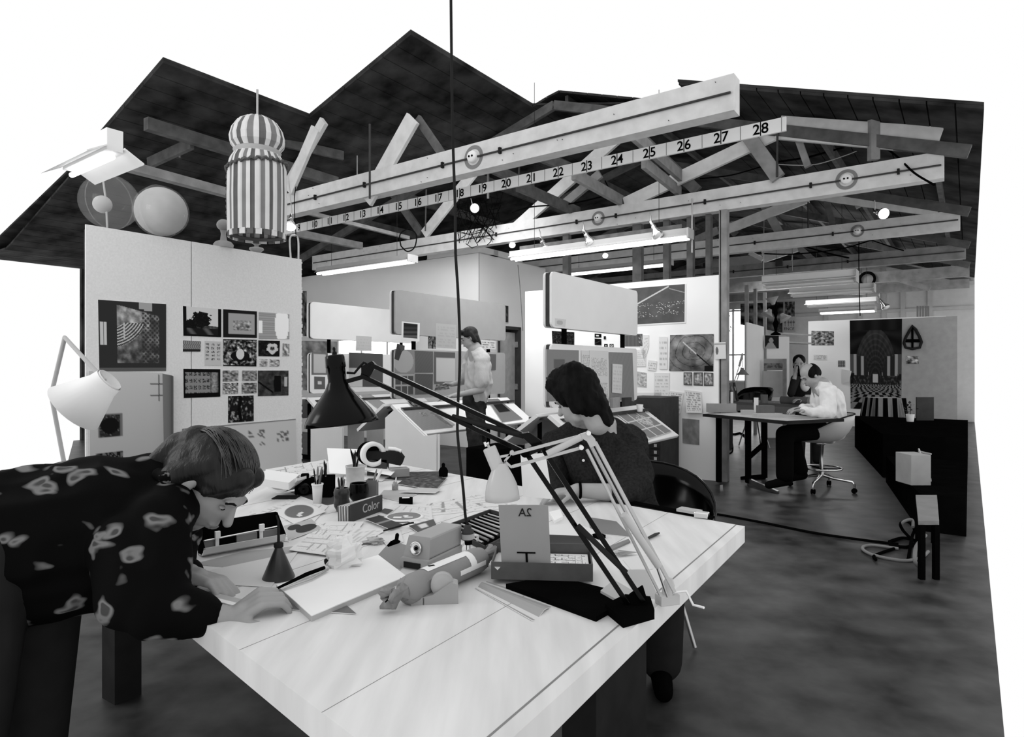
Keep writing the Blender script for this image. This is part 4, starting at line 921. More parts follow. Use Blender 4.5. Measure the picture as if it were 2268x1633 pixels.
one('round_template', m, [WHITE, GREY, WHITE], 'white rimmed round plate with grey centre, middle of the table', 'template')
tsheet('drawing_sheet', [(430, 1170), (560, 1128), (700, 1148), (640, 1200)], a_plan(7, .65), 'plan sheet in front of the woman, beyond the black trough', .002, 30, cat='drawing')
tsheet('drawing_sheet', [(640, 1218), (706, 1154), (806, 1155), (742, 1232)], a_plan(8, .62), 'white sketch sheet between the funnel can and the colour book', .008, 24, cat='drawing', curl=lambda u, v: .006 * math.sin(u * 3))
tsheet('paper_sheet', [(736, 1214), (790, 1168), (852, 1176), (800, 1206)], a_lines(6, .7), 'folded note sheet beside the pen, under the sketch sheet', .005, 12)
tsheet('paper_sheet', [(835, 1186), (886, 1172), (894, 1200), (860, 1212)], W8(.82), 'small white paper by the paint brush cap', .003, 4)
tsheet('tracing_sheet', [(425, 1250), (540, 1222), (700, 1205), (560, 1262)], W8(.62), 'greyish tracing sheet under the black trough', .0015, 6)
tsheet('tracing_sheet', [(418, 1290), (470, 1262), (660, 1222), (600, 1300)], W8(.80), 'white sheet lying under the funnel can', .003, 6)
tsheet('tracing_sheet', [(640, 1350), (600, 1312), (700, 1282), (790, 1360)], W8(.42), 'grey sheet peeping out under the white pad', .003, 6)
m = MB(); q = [on(x, y) for x, y in ((612, 1308), (838, 1240), (900, 1288), (690, 1378))]; m.prism(q, (0, 0, .012), 0); m.prism([p + Vector((0, 0, .012)) for p in q], (0, 0, .002), 1)
one('drawing_pad', m, [GREYL, PAPER], 'thick white drawing pad at the front edge of the picture', 'pad', bevel=.001)
tsheet('card_sheet', [(826, 1242), (866, 1198), (915, 1212), (886, 1262)], lambda u, v: .5, 'grey card leaning against the pencil sharpener', .003, 4)
tsheet('photo_strip', [(808, 1150), (840, 1142), (892, 1162), (862, 1172)], lambda u, v: .22 if abs(v - .5) > .04 else .55, 'dark photo strip below the round plate', .010, 12)
tsheet('photo_strip', [(840, 1134), (852, 1126), (872, 1130), (858, 1140)], W8(.30), 'small dark tag beside the colour book', .006, 4)
tsheet('photo_strip', [(905, 1165), (960, 1150), (968, 1166), (926, 1180)], lambda u, v: .8 if (.3 < u < .6 and .2 < v < .7) else .30, 'dark edged sheet behind the pencil sharpener', .006, 12)
tsheet('dark_sheet', [(640, 1090), (712, 1078), (760, 1112), (724, 1120)], W8(.28), 'dark sheet beneath the small white pot', .0015, 4)
tsheet('oval_sheet', [(628, 1165), (690, 1150), (712, 1170), (640, 1196)], lambda u, v: .18 if math.hypot((u - .3) / .22, (v - .3) / .2) < 1 or math.hypot((u - .62) / .34, (v - .62) / .28) < 1 else .66, 'pale sheet with two dark ovals behind the funnel spout', .005, 36)
for i, (q, g_, lb) in enumerate((([(850, 1062), (880, 1046), (985, 1044), (975, 1068)], .25, 'dark magazine at the far edge behind the ink bottles'), ([(880, 1072), (900, 1058), (990, 1058), (965, 1086)], .30, 'speckled dark magazine nearer than the other'), ([(884, 1090), (930, 1080), (978, 1083), (964, 1092)], .72, 'small white leaflet on the magazines'))):
    tsheet('magazine', q, frac(40 + i, 9, g_ * .3, g_ * 1.3) if i < 2 else W8(g_), lb, .004 + .003 * i, 30, cat='magazine')
tsheet('palette_sheet', [(838, 1100), (850, 1086), (940, 1086), (890, 1112)], W8(.66), 'pale rounded board in front of the grey box', .003, 4)
tsheet('paper_sheet', [(760, 1062), (800, 1046), (880, 1048), (846, 1066)], W8(.82), 'white sheets lying behind the big white pot', .004, 4)
# white cardstock folded leaning boards
for (q, lb) in ((((724, 993), (802, 996), (788, 1052), (730, 1048)), 'white folded card standing behind the pencils, left leaf'), (((806, 1000), (842, 1002), (864, 1046), (798, 1040)), 'white slanted card behind the big white pot, right leaf')):
    q = [Pd(x, y, 3.35 - .15 * (i > 1)) for i, (x, y) in enumerate(q)]; m = MB(); m.prism(q, (0, .006, 0)); one('folded_card', m, PAPER, lb, 'card')
m = MB(); q = [on(798, 1054), on(850, 1045), on(892, 1040), on(866, 1068)]; m.prism([p + Vector((0, 0, .03)) for p in q], (0, 0, .003)); m.box(((q[0] + q[2]) / 2) + Vector((0, 0, .015)), (.12, .10, .03)); one('white_tray', m, PAPER, 'white sheet on a low block behind the tall cardboard box', 'tray')
m = MB(); p = on(884, 1056); m.box(p + Vector((.0, 0, .022)), (.09, .07, .044), rz=.4); one('card_box', m, CARD, 'low grey box behind the ink bottle, right of the pots', 'box')
# tape dispenser with a great roll
c = Pd(826, 1006, 3.22); r = root('tape_dispenser', (c.x + .03, c.y, TZ), 'large tape dispenser with a white roll, behind the pencil pots', 'dispenser')
ax = Vector((.55, .0, 0)) + Vector((0, -1, 0)); ax.normalize()
m = MB(); m.lathe([(.042, -.02), (.062, -.02), (.062, .02), (.042, .02), (.042, -.02)], c, ax, 36, caps=False); m.build('tape_roll', WHITE, r)
m = MB(); m.lathe([(.03, -.03), (.060, -.03), (.060, -.022), (.03, -.022)], c + Vector((-.018, .01, 0)), ax, 32); m.build('back_roll', BLKM, r)
m = MB(); q = [c + Vector(v) for v in ((-.07, .0, -.02), (.02, 0, -.035), (.14, 0, -.06), (.155, 0, -.02), (.13, 0, .012), (.04, 0, .01), (-.07, 0, .012))]; m.prism(q, (0, .05, 0)); m.build('body', CHARC, r, bevel=.004)
m = MB(); m.tube([c + Vector((.075, .02, .025)), c + Vector((.11, .02, .022)), c + Vector((.14, .02, .010))], .010, 8); m.build('cutter', WHITE, r)
m = MB(); m.box((c.x + .02, c.y + .03, (TZ + c.z - .03) / 2), (.10, .06, c.z - .03 - TZ)); m.build('stand', GREYD, r)
c = on(868, 1046); m = MB(); m.lathe([(.028, 0), (.035, .07), (.033, .07), (.026, .004)], c, (0, 0, 1), 20); one('clear_cup', m, GLASS, 'clear plastic cup beside the tape dispenser', 'cup')
# pots with pencils
def pot(c, prof, label, mt, name, seg=24, thin=.004):
    r = root(name, c, label, 'pot'); m = MB()
    inner = [(max(a - thin, .002), h) for a, h in reversed(prof)]; inner[-1] = (inner[-1][0], prof[0][1] + .004)
    m.lathe([(0, 0)] + prof + inner + [(0, prof[0][1] + .004)], c, (0, 0, 1), seg, caps=False); m.build('body', mt, r, weld=True); return r
def pencil(c, tilt, az, L, rr, mt, label, group, name='pencil', tip=True):
    c = Vector(c); d_ = Vector((math.sin(tilt) * math.cos(az), math.sin(tilt) * math.sin(az), math.cos(tilt)))
    m = MB(); m.lathe([(rr * .9, 0), (rr, .002), (rr, L * .9), (rr * .35, L) if tip else (rr, L)], c, d_, 7); return one(name, m, mt, label, 'pencil', group)
PM = [CHARC, BLKM, GREYD, GREY, CARDD, CHARC]
def fill(c, R_, n, L, label, group, seed, h0=.006, spread=.28):
    rnd = random.Random(seed)
    for k in range(n):
        az = 2 * math.pi * k / n + rnd.uniform(-.3, .3); q = R_ * rnd.uniform(.2, .55); t = rnd.uniform(.05, spread)
        base = c + Vector((-q * math.cos(az), -q * math.sin(az), h0)); pencil(base, t, az, L * rnd.uniform(.8, 1.15), rnd.uniform(.0028, .0048), rnd.choice(PM), label, group)
c = on(787, 1079); pot(c, [(.037, 0), (.040, .01), (.043, .092), (.046, .094), (.046, .100)], 'big white pot full of dark pencils', mat('stained_white_plastic', .55, .4, amt=.18, scale=14), 'pencil_pot')
fill(c, .040, 16, .155, 'dark pencil or pen standing in the big white pot', 'pencils in the big white pot', 3)
c = on(703, 1116); pot(c, [(.017, 0), (.020, .06), (.022, .075), (.024, .077), (.024, .082)], 'slim white pot with pens, left of the others', WHITE, 'pencil_pot')
fill(c, .017, 7, .130, 'pen standing in the slim white pot', 'pens in the slim white pot', 5, spread=.22)
c = on(722, 1100); r = root('pencil_box', c, 'square black holder between the slim pot and the round one', 'pot')
m = MB()
for dx, dy, sx, sy in ((-.03, 0, .003, .06), (.03, 0, .003, .06), (0, -.03, .063, .003), (0, .03, .063, .003)): m.box(c + Vector((dx, dy, .045)), (sx, sy, .09))
m.box(c + Vector((0, 0, .002)), (.06, .06, .004)); m.build('body', BLKM, r)
fill(c, .026, 5, .135, 'brush or pencil standing in the square black holder', 'pencils in the square black holder', 8, spread=.2)
c = on(757, 1133); pot(c, [(.018, 0), (.029, .02), (.031, .035), (.027, .048), (.030, .062), (.031, .075), (.027, .088), (.026, .090)], 'bulging dark brown pot at the front of the pots', mat('dark_brown_glaze', .022, .35, amt=.3, coat=.3), 'pencil_pot')
fill(c, .024, 8, .125, 'pencil standing in the bulging dark pot', 'pencils in the bulging dark pot', 11, spread=.18)
c = on(795, 1112); pot(c, [(.022, 0), (.038, .02), (.040, .05), (.036, .075), (.036, .078)], 'shiny black mug right behind the bulging pot', BLACK, 'black_mug')
c = on(824, 1104); r = root('cardboard_holder', c, 'tall narrow cardboard box holding two tools, right of the pots', 'box')
m = MB(); m.box(c + Vector((-.02, 0, .04)), (.003, .05, .08)); m.box(c + Vector((.02, 0, .04)), (.003, .05, .08)); m.box(c + Vector((0, -.025, .04)), (.043, .003, .08)); m.box(c + Vector((0, .025, .04)), (.043, .003, .08)); m.box(c + Vector((0, 0, .002)), (.04, .05, .004)); m.build('body', [CARDD], r)
pencil(c + Vector((-.01, 0, .006)), .25, 0.3, .12, .004, GREY, 'grey stick leaning in the tall cardboard box', None, 'wooden_stick')
pencil(c + Vector((-.012, 0, .006)), .42, 0.1, .13, .006, WHITE, 'pale pointed folder stick in the tall cardboard box', None, 'paper_folder')
c = on(875, 1087); pot(c, [(.014, 0), (.015, .028), (.010, .032), (.009, .04)], 'small round ink bottle with a stick in it', mat('bottle_glass_grey', .28, .2, amt=.4, scale=60), 'ink_bottle')
pencil(c + Vector((0, 0, .006)), .1, .5, .055, .003, WHITE, 'short white stick in the small ink bottle', None, 'stick')
c = on(982, 1056); r = root('ink_bottle', c, 'dark squat bottle with a knob at the far edge of the table', 'bottle')
m = MB(); m.lathe([(.022, 0), (.024, .03), (.016, .045), (.008, .05)], c, (0, 0, 1)); m.build('body', BLKM, r); m = MB(); m.lathe([(.008, .05), (.009, .062), (.004, .07)], c, (0, 0, 1)); m.build('stopper', BLKM, r)
m = MB(); m.box(on(899, 1116) + Vector((0, 0, .012)), (.055, .035, .024), 0, rz=.15); m.box(on(899, 1116) + Vector((0, 0, .0245)), (.03, .02, .001), 1, rz=.15); one('slide_box', m, [BLKM, WHITE], 'little black box with a pale label on the plan sheet', 'box', bevel=.001)
# small white machine and curved magazines at left
r = root('desk_machine', on(618, 1108), 'white machine with a flap, beside the bent woman’s forehead', 'machine')
m = MB(); q = [on(x, y, h) for x, y, h in ((574, 1076, .07), (640, 1086, .05), (664, 1066, .05), (590, 1055, .07))]; m.prism(q, (0, 0, .03)); m.build('flap', WHITE, r, bevel=.004)
m = MB(); P0 = on(580, 1096); P1 = on(658, 1102)
for k in range(10):
    t = k / 9.0; u = (k + 1) / 9.0
    def cv(t): return P0.lerp(P1, t) + Vector((0, 0, .055 - .05 * math.sin(math.pi * min(t, 1.0)) + .015 * t))
    if k < 9: m.prism([cv(t), cv(u), cv(u) + Vector((.03, .09, 0)), cv(t) + Vector((.03, .09, 0))], (0, 0, .012))
m.build('curved_tray', PAPER, r)
m = MB(); m.box(on(618, 1106) + Vector((0.02, .03, .002)), (.10, .07, .004)); m.box(on(622, 1096) + Vector((0, .02, .035)), (.02, .02, .03)); m.build('base', CHARC, r)
c = on(672, 1096); r = root('camera', c + Vector((0, 0, 0)), 'black camera lying behind the slim white pot', 'camera')
m = MB(); m.box(c + Vector((0, .02, .035)), (.085, .05, .07), rz=.3); m.box(c + Vector((0, .02, .078)), (.035, .04, .02), rz=.3); m.build('body', BLKM, r, bevel=.006)
m = MB(); m.lathe([(.025, 0), (.025, .035), (.018, .036), (0, .03)], c + Vector((.005, 0, .03)), (.3, -1, -.1)); m.build('lens', BLACK, r)
# black trough tray with sliders
P0, P1 = on(452, 1240), on(634, 1206); dx = (P1 - P0).normalized(); up = Vector((0, 0, 1)); bk = Vector((-dx.y, dx.x, 0)); L = (P1 - P0).length
r = root('trough_tray', P0, 'long white trough with a black open inside, under the woman’s face', 'tray'); fr = axes(P0, dx, bk, up)
m = MB(fr); m.prism([(0, .055, .0), (0, .06, .0), (0, .085, .088), (0, .08, .088)], (L, 0, 0)); m.build('back_wall', BLKM, r)
m = MB(fr); pr = [(0, .058, .0), (0, .03, .002), (0, .008, .012), (0, 0, .032), (0, .004, .032), (0, .012, .016), (0, .032, .008), (0, .058, .006)]
m.prism(pr, (L, 0, 0)); m.build('curved_front', mat('ivory_plastic', .55, .4, amt=.05), r)
for xx in (0, L - .004):
    m = MB(fr); m.prism([(xx, 0, .03), (xx, .03, .002), (xx, .058, .0), (xx, .085, .088), (xx, .07, .088)], (.004, 0, 0)); m.build('end_plate', BLKM, r)
m = MB(fr); m.tube([(.01, .035, .045), (L - .01, .035, .052)], .0025, 6); m.build('rail', CHROME, r)
for t in (.19, .73): m = MB(fr); m.box((L * t, .03, .058), (.014, .010, .020)); m.box((L * t, .035, .035), (.010, .006, .03)); m.build('slider', WHITE, r)
for t, w_ in ((.07, .035), (.52, .06), (.84, .055)): m = MB(fr); m.box((L * t + .01, .045, .028), (w_, .01, .03)); m.build('block', GREY, r)
# funnel shaped glue can
c = on(617, 1281); r = root('funnel_can', c, 'black cone-shaped can with a thin curved spout', 'can')
m = MB(); m.lathe([(.040, 0), (.041, .003), (.010, .078), (.010, .082)], c, (0, 0, 1), 32); m.build('cone', mat('old_black_tin', .02, .35, amt=.5, scale=12, spec=.6), r)
m = MB(); m.lathe([(.008, .080), (.012, .082), (.012, .092), (.006, .094)], c, (0, 0, 1), 16); m.build('collar', CHARC, r)
m = MB(); m.tube([c + Vector((0, 0, .09)), c + Vector((0, 0, .125)), c + Vector((-.001, 0, .150)), c + Vector((-.006, 0, .165))], [.004, .0035, .003, .0022], 8); m.build('spout', CHARC, r)
# ruling pen and brush on the pad
def stick(pts, rr, mt, label, name, cat='pen', h=.018, seg=8):
    P = [on(x, y, hh) for (x, y), hh in zip(pts, h if isinstance(h, (list, tuple)) else [h] * len(pts))]
    m = MB(); m.tube(P, rr, seg); return one(name, m, mt, label, cat)
stick([(613, 1304), (680, 1272), (718, 1258)], [.003, .0055, .005], BLKM, 'thick black pen lying across the edge of the white pad', 'pen', h=.024)
stick([(622, 1306), (690, 1282), (726, 1262)], [.002, .003, .003], STEEL, 'slim metal pen beside the thick black one', 'pen', h=.020)
stick([(850, 1176), (905, 1160), (916, 1158)], [.003, .0035, .003], CHARC, 'dark pencil pointing at the dark edged sheet', 'pencil', h=.016)
c = on(722, 1262); m = MB(); m.tube([c + Vector((0, 0, .02)), c + Vector((.03, .035, .025)), c + Vector((.06, .07, .03))], [.010, .012, .004], 8); one('bristle_brush', m, CHARC, 'dark bristle brush tucked under the plastic bag', 'brush')
# crumpled clear plastic bag
def crumple(name, c, sz, seed, mt, label, cat, n=22, spike=.25, parent=None, vox=.004):
    m = MB(); rnd = random.Random(seed); seg = 17; vs_ = []
    for i in range(seg + 1):
        t = math.pi * i / seg
        for k in range(seg):
            a = 2 * math.pi * k / seg; d_ = Vector((math.sin(t) * math.cos(a), math.sin(t) * math.sin(a), -math.cos(t)))
            f = 1 + spike * (1 - 2 * abs(noise.noise(d_ * 1.2 + Vector((seed, 0, 0))))) + spike * .9 * noise.noise(d_ * 2.8 + Vector((0, seed, 0)))
            q = Vector((d_.x * sz[0], d_.y * sz[1], d_.z * sz[2])) * f * .8; q.z = max(q.z, -sz[2] * .8)
            vs_.append(c + q + Vector((0, 0, sz[2] * .8)))
    m.add(vs_, [(i * seg + k, i * seg + (k + 1) % seg, (i + 1) * seg + (k + 1) % seg, (i + 1) * seg + k) for i in range(seg) for k in range(seg)], 0, False)
    o = m.build(name, mt, parent); 
    if parent is None: tag(o, label, cat)
    return o
crumple('plastic_bag', on(762, 1262), (.052, .045, .048), 5, mat('translucent_plastic', .85, .35, amt=.04, alpha=.86), 'crumpled translucent plastic bag on the corner of the pad', 'bag', spike=.4)
crumple('wrapped_scrap', on(828, 1205), (.03, .02, .012), 9, GREYL, 'crumpled grey scrap between the bag and the sharpener', 'scrap', spike=.5)
c = on(877, 1204); r = root('rubber_stopper', c, 'small black capped stopper left of the pencil sharpener', 'cap')
m = MB(); m.lathe([(.012, 0), (.013, .008), (.006, .012), (.006, .028), (.003, .032)], c, (.15, 0, 1)); m.build('knob', BLKM, r)
# colour sample book standing on edge
P0, P1 = on(776, 1158), on(846, 1132); dx = (P1 - P0).normalized(); bk = Vector((-dx.y, dx.x, 0)); L = (P1 - P0).length; fr = axes(P0, dx, bk, (0, 0, 1))
r = root('colour_book', P0, 'standing sample book with a dark cover lettered Color', 'book')
m = MB(fr); m.box((L / 2, 0, .032), (L, .004, .062)); m.build('front_cover', GREYD, r)
for k in range(9):
    m = MB(fr); o_ = -.012 + k * -.004 * 0; m.prism([(-.0015 * k, .006 + .0045 * k, 0), (L - .002 * k, .004 + .0015 * k, 0), (L - .002 * k, .006 + .0015 * k, .060), (-.0015 * k, .0085 + .0045 * k, .058)], (0, .002, 0)); m.build('page_block', WHITE if k % 2 else GREY, r)
textmesh('Color', .045, axes(P0 + dx * (L * .62) - bk * .0025 + Vector((0, 0, .032)), dx, (0, 0, 1)), 'lettering', GREYL, r)
# pencil sharpener
P0, P1 = on(886, 1258), on(944, 1268); P2 = on(1012, 1228); dx = (P1 - P0).normalized(); dy = (P2 - P1); dy.z = 0; dyl = dy.length; dy.normalize(); fr = axes(P0, dx, dy, (0, 0, 1)); w_ = (P1 - P0).length + .004
r = root('pencil_sharpener', P0, 'boxy electric pencil sharpener with a round chrome mouth', 'sharpener')
SH = mat('beige_plastic', .34, .45, amt=.05)
m = MB(fr); m.prism([(0, 0, 0), (w_, 0, 0), (w_, 0, .03), (0, 0, .03)], (0, dyl, 0)); m.build('base', SH, r, bevel=.004)
m = MB(fr); m.prism([(.002, .012, .03), (w_ - .002, .012, .03), (w_ - .004, .02, .088), (.016, .02, .088)], (0, dyl - .015, 0)); m.build('housing', SH, r, bevel=.006)
m = MB(fr); m.lathe([(.018, 0), (.019, .004), (.015, .005), (.004, -.004), (0, -.004)], (w_ * .5, .012, .056), (0, -1, .14), 24); mo = m.build('mouth', CHROME, r)
m = MB(fr); m.lathe([(.0045, 0), (.0045, .0015)], (w_ * .5, .011, .056), (0, -1, .14), 12); m.build('hole', BLKM, mo)
m = MB(fr); m.box((w_ * .45, -.001, .012), (w_ * .6, .003, .016)); m.build('drawer', CHARC, r)
# wrapped package roll
A_, B_ = on(893, 1312, .034), on(1068, 1236, .034); ax = (B_ - A_).normalized(); L = (B_ - A_).length
r = root('wrapped_roll', (A_ + B_) / 2 - Vector((0, 0, .034)), 'long parcel roll wrapped in grey paper with twisted ends', 'parcel')
WR = mat('wrapping_paper', .24, .6, amt=.12, scale=10, bump=.2)
m = MB(); m.lathe([(.022, 0), (.031, .01), (.034, .03), (.034, L - .03), (.031, L - .01), (.02, L)], A_, ax, 28); m.build('wrapped_tube', WR, r)
for nm, q, sg in (('near_twist', A_, -1), ('far_twist', B_, 1)):
    m = MB(); vs_ = []; seg = 20; u0 = ax.orthogonal().normalized(); w0 = ax.cross(u0)
    for i, (rr, h) in enumerate(((.030, -.012), (.016, .004), (.011, .014), (.018, .03), (.024, .046), (.020, .058), (.006, .05))):
        for k in range(seg):
            t = 2 * math.pi * k / seg + i * .35; q_ = rr * (1 + .22 * math.sin(6 * t + i * .8) * (i > 0) + .12 * math.sin(11 * t)); p = q + ax * sg * h * (1 + .15 * math.sin(3 * t)) + (u0 * math.cos(t) + w0 * math.sin(t)) * q_; p.z = max(p.z, TZ + .002); vs_.append(p)
    m.add(vs_, [(i * seg + k, i * seg + (k + 1) % seg, (i + 1) * seg + (k + 1) % seg, (i + 1) * seg + k) for i in range(6) for k in range(seg)], 0, True); m.build(nm, WR, r)
m = MB(); seg = 28; n0 = 0; u0 = Vector((0, 0, 1)); w0 = ax.cross(u0).normalized()
def band(x0, x1, t0, t1):
    P = []
    for i in range(5):
        for j in range(7):
            t = t0 + (t1 - t0) * j / 6; P.append(A_ + ax * (x0 + (x1 - x0) * i / 4) + (u0 * math.cos(t) + w0 * math.sin(t)) * .0349)
    m.add(P, [(i * 7 + j, i * 7 + j + 1, (i + 1) * 7 + j + 1, (i + 1) * 7 + j) for i in range(4) for j in range(6)], 0, True)
band(.07, L * .72, -.6, .45); band(L * .70, L * .78, -.6, 1.5); band(L * .55, L * .9, 1.35, 1.7)
m.build('label', WHITE, r)
c = A_ + ax * .10 + u0 * .0352; m = MB(); m.box(c, (.016, .008, .0006), rz=.6); m.build('mark', CHARC, r)
# tape dispenser near the bottom edge
P0, P1 = on(910, 1342), on(1015, 1338); dx = (P1 - P0).normalized(); fr = axes(P0, dx, Vector((-dx.y, dx.x, 0)), (0, 0, 1)); L = (P1 - P0).length
r = root('desk_tape_dispenser', P0, 'small grey tape dispenser at the bottom edge of the picture', 'dispenser')
DG = mat('grey_plastic', .34, .4, amt=.05)
m = MB(fr); m.prism([(L * .25, 0, 0), (L, 0, 0), (L, 0, .045), (L * .85, 0, .05), (L * .45, 0, .022), (L * .25, 0, .018)], (0, .035, 0)); m.prism([(0, 0, 0), (L * .28, 0, 0), (L * .28, 0, .016), (L * .12, 0, .026), (0, 0, .028)], (0, .035, 0)); m.build('body', DG, r, bevel=.003)
m = MB(fr); m.lathe([(.012, -.01), (.027, -.01), (.027, .01), (.012, .01)], (L * .66, .018, .042), (0, 1, 0), 28); m.build('tape_roll', GREYL, r)
m = MB(fr); m.prism([(L * .02, .008, .028), (L * .5, .008, .062), (L * .5, .008, .0625), (L * .02, .008, .0285)], (0, .02, 0)); m.build('tape_strip', GLASS, r)
# dark pencil tray with instruments and hanging plug
q = [on(x, y) for x, y in ((985, 1175), (1085, 1138), (1180, 1165), (1075, 1222))]
r = root('instrument_tray', (q[0] + q[2]) / 2, 'flat dark tray of drawing instruments behind the sharpener', 'tray')
m = MB(); m.prism(q, (0, 0, .004)); m.build('tray_floor', BLKM, r)
for i in range(4):
    m = MB(); m.bar(q[i] + Vector((0, 0, .008)), q[(i + 1) % 4] + Vector((0, 0, .008)), .006, .016); m.build('rim', GREYD, r)
for k in range(9):
    t = .08 + k * .1; A1 = q[0].lerp(q[1], t); B1 = q[3].lerp(q[2], t); m = MB(); m.tube([A1.lerp(B1, .08) + Vector((0, 0, .009)), A1.lerp(B1, .85) + Vector((0, 0, .009))], [.0028, .0045], 7)
    one('drawing_instrument', m, (STEEL, GREY, GREYL)[k % 3], 'slim drawing instrument lying in the flat dark tray', 'instrument', 'instruments in the dark tray')
c = Pz(1037, 1196, TZ + .045); d_ = c.y
r = root('hanging_plug', c, 'black flex hanging from the roof to a plug above the table', 'plug')
pts = [(1037, 1163), (1031, 1145), (1026, 1085), (1018, 1010), (1013, 950), (1015, 880), (1018, 820), (1018, 740), (1014, 640), (1009, 560), (1008, 460), (1004, 340), (1002, 270), (1000, 120), (998, -80), (996, -330)]
P = [Pd(x, y, d_) for x, y in pts]; Q = []
for i in range(len(P) - 1):
    p0, p1, p2, p3 = P[max(i - 1, 0)], P[i], P[i + 1], P[min(i + 2, len(P) - 1)]
    for k in range(5):
        t = k / 5; Q.append(.5 * ((2 * p1) + (-p0 + p2) * t + (2 * p0 - 5 * p1 + 4 * p2 - p3) * t * t + (-p0 + 3 * p1 - 3 * p2 + p3) * t ** 3))
m = MB(); m.tube(Q + [P[-1]], .0042, 8); m.build('flex', CHARC, r)
c0 = Pd(1037, 1188, d_); m = MB(); m.lathe([(.012, 0), (.016, .006), (.018, .02), (.017, .03), (.011, .034), (.012, .042), (.006, .046)], c0 - Vector((0, 0, .012)), (-.05, 0, 1), 18); m.build('plug_body', GREYD, r)
m = MB(); m.lathe([(.019, .003), (.019, .018)], c0 - Vector((0, 0, .010)), (-.05, 0, 1), 18); m.build('plug_band', GREYL, r)
m = MB(); m.lathe([(.011, -.014), (.012, 0)], c0 - Vector((0, 0, .010)), (-.05, 0, 1), 14)
for s_ in (-.005, .005): m.box(c0 + Vector((s_, 0, -.032)), (.0018, .006, .016))
m.build('prongs', BLKM, r)
pz = []
for k in range(12): t = k / 11 * 4.2; pz.append(on(1020, 1214, .01).lerp(on(1058, 1196, .02), min(1, k / 8)) + Vector((.0, .0, .02 * math.sin(t * .8))))
m = MB(); m.tube(pz, .004, 7); one('white_flex', m, WHITE, 'short looped white flex just under the plug', 'cable')
# shallow box with the upright lettered card
P0, P1 = on(1089, 1294), on(1312, 1300); P2 = on(1300, 1240); dx = (P1 - P0).normalized(); fr = axes(P0, dx, Vector((-dx.y, dx.x, 0)), (0, 0, 1)); L = (P1 - P0).length; Dp = .125
BXM = mat('brown_box_board', .085, .55, amt=.15, scale=20)
m = MB(); q = [on(x, y) for x, y in ((1120, 1304), (1230, 1286), (1405, 1330), (1320, 1378))]; m.prism(q, (0, 0, .012)); bk_ = one('dark_portfolio', m, BLKM, 'flat black portfolio under the shallow brown box', 'folder', bevel=.001)
Z0 = .013; fr = fr @ Matrix.Translation((0, 0, Z0))
r = root('shallow_box', P0 + Vector((0, 0, Z0)), 'shallow open brown box holding papers and an upright card', 'box')
m = MB(fr)
m.box((L / 2, 0, .022), (L, .003, .044)); m.box((L / 2, Dp, .03), (L, .003, .060)); m.box((0, Dp / 2, .022), (.003, Dp, .044)); m.box((L, Dp / 2, .022), (.003, Dp, .044)); m.box((L / 2, Dp / 2, .0015), (L, Dp, .003)); m.build('open_box', BXM, r)
m = MB(fr); m.box((L * .72, Dp * .5, .016), (L * .5, Dp * .9, .022)); m.box((L * .2, Dp * .5, .012), (L * .36, Dp * .9, .012)); m.build('block_inside', GREYD, r)
def P3(x, y, z): return fr @ Vector((x, y, z))
picture('memo_sheet', [P3(L * .49, Dp * .93, .034), P3(L * .97, Dp * .93, .034), P3(L * .97, .008, .034), P3(L * .49, .008, .034)], a_plan(21, .35, .86), 'white memo sheet with black line drawing in the shallow box', 'paper', nx=90, ny=60, th=.003)
cq = [Pd(1104, 1119, 1.60), Pd(1214, 1119, 1.60), Pd(1220, 1270, 1.60), Pd(1112, 1266, 1.60)]
fc = [P3(L * .11, .012, .006), P3(L * .59, .012, .006)]
tp = Vector((0, 0, 0))
r2 = root('lettered_card', (fc[0] + fc[1]) / 2, 'upright grey card with mirrored 2A and a drawn T', 'card')
d0 = fc[0].y; A1 = Pd(1104, 1119, d0 + .02); B1 = Pd(1214, 1119, d0 + .02); C_ = Pd(1221, 1272, d0); D_ = Pd(1112, 1270, d0)
m = MB(); m.prism([A1, B1, C_, D_], (0, .002, 0)); m.build('card', mat('dull_card', .30, .8, amt=.05), r2)
nx = (B1 - A1).normalized(); ny = (A1 - D_).normalized(); nz = nx.cross(ny).normalized()
def on_card(px, py): 
    o_ = Vector((0, 0, CZ)); dr = Pd(px, py, 1) - o_; return o_ + dr * ((A1 - o_).dot(nz) / dr.dot(nz)) + nz * .0012
textmesh('2A', .030, axes(on_card(1163, 1136), -nx, ny, -nz), 'mirrored_writing', CHARC, r2)
for p, q, w_ in (((1145, 1224), (1186, 1225), .0035), ((1166, 1226), (1168, 1262), .0055), ((1184, 1262), (1191, 1258), .004)):
    m = MB(); m.bar(on_card(*p), on_card(*q), .0012, w_, up=ny if w_ < .005 and p[0] != 1184 else nx); m.build('pen_stroke', BLKM, r2)
tsheet('brown_paper_sheet', [(1052, 1302), (1078, 1286), (1230, 1335), (1180, 1375)], W8(.62), 'creased pale wrapping sheet in front of the shallow box', .003, 8, curl=lambda u, v: .004 * math.sin(u * 9))
tsheet('small_form', [(1085, 1245), (1112, 1215), (1124, 1240), (1102, 1262)], W8(.80), 'little white form between the parcel roll and the upright card', .045, 6)
tsheet('plan_sheet', [(1185, 1168), (1270, 1158), (1330, 1178), (1235, 1205)], W8(.86), 'bright blank paper behind the upright card', .003, 4)
m = MB(); q = [on(x, y) for x, y in ((1216, 1140), (1240, 1134), (1247, 1150), (1228, 1160))]; m.prism(q, (0, 0, .01)); one('paper_block', m, PAPER, 'small block of pale paper right of the upright card', 'block')
m = MB(); q = [on(x, y) for x, y in ((1180, 1215), (1210, 1198), (1298, 1202), (1310, 1222))]; m.prism(q, (0, 0, .02)); one('dark_case', m, GREYD, 'long flat grey case behind the shallow box', 'case')
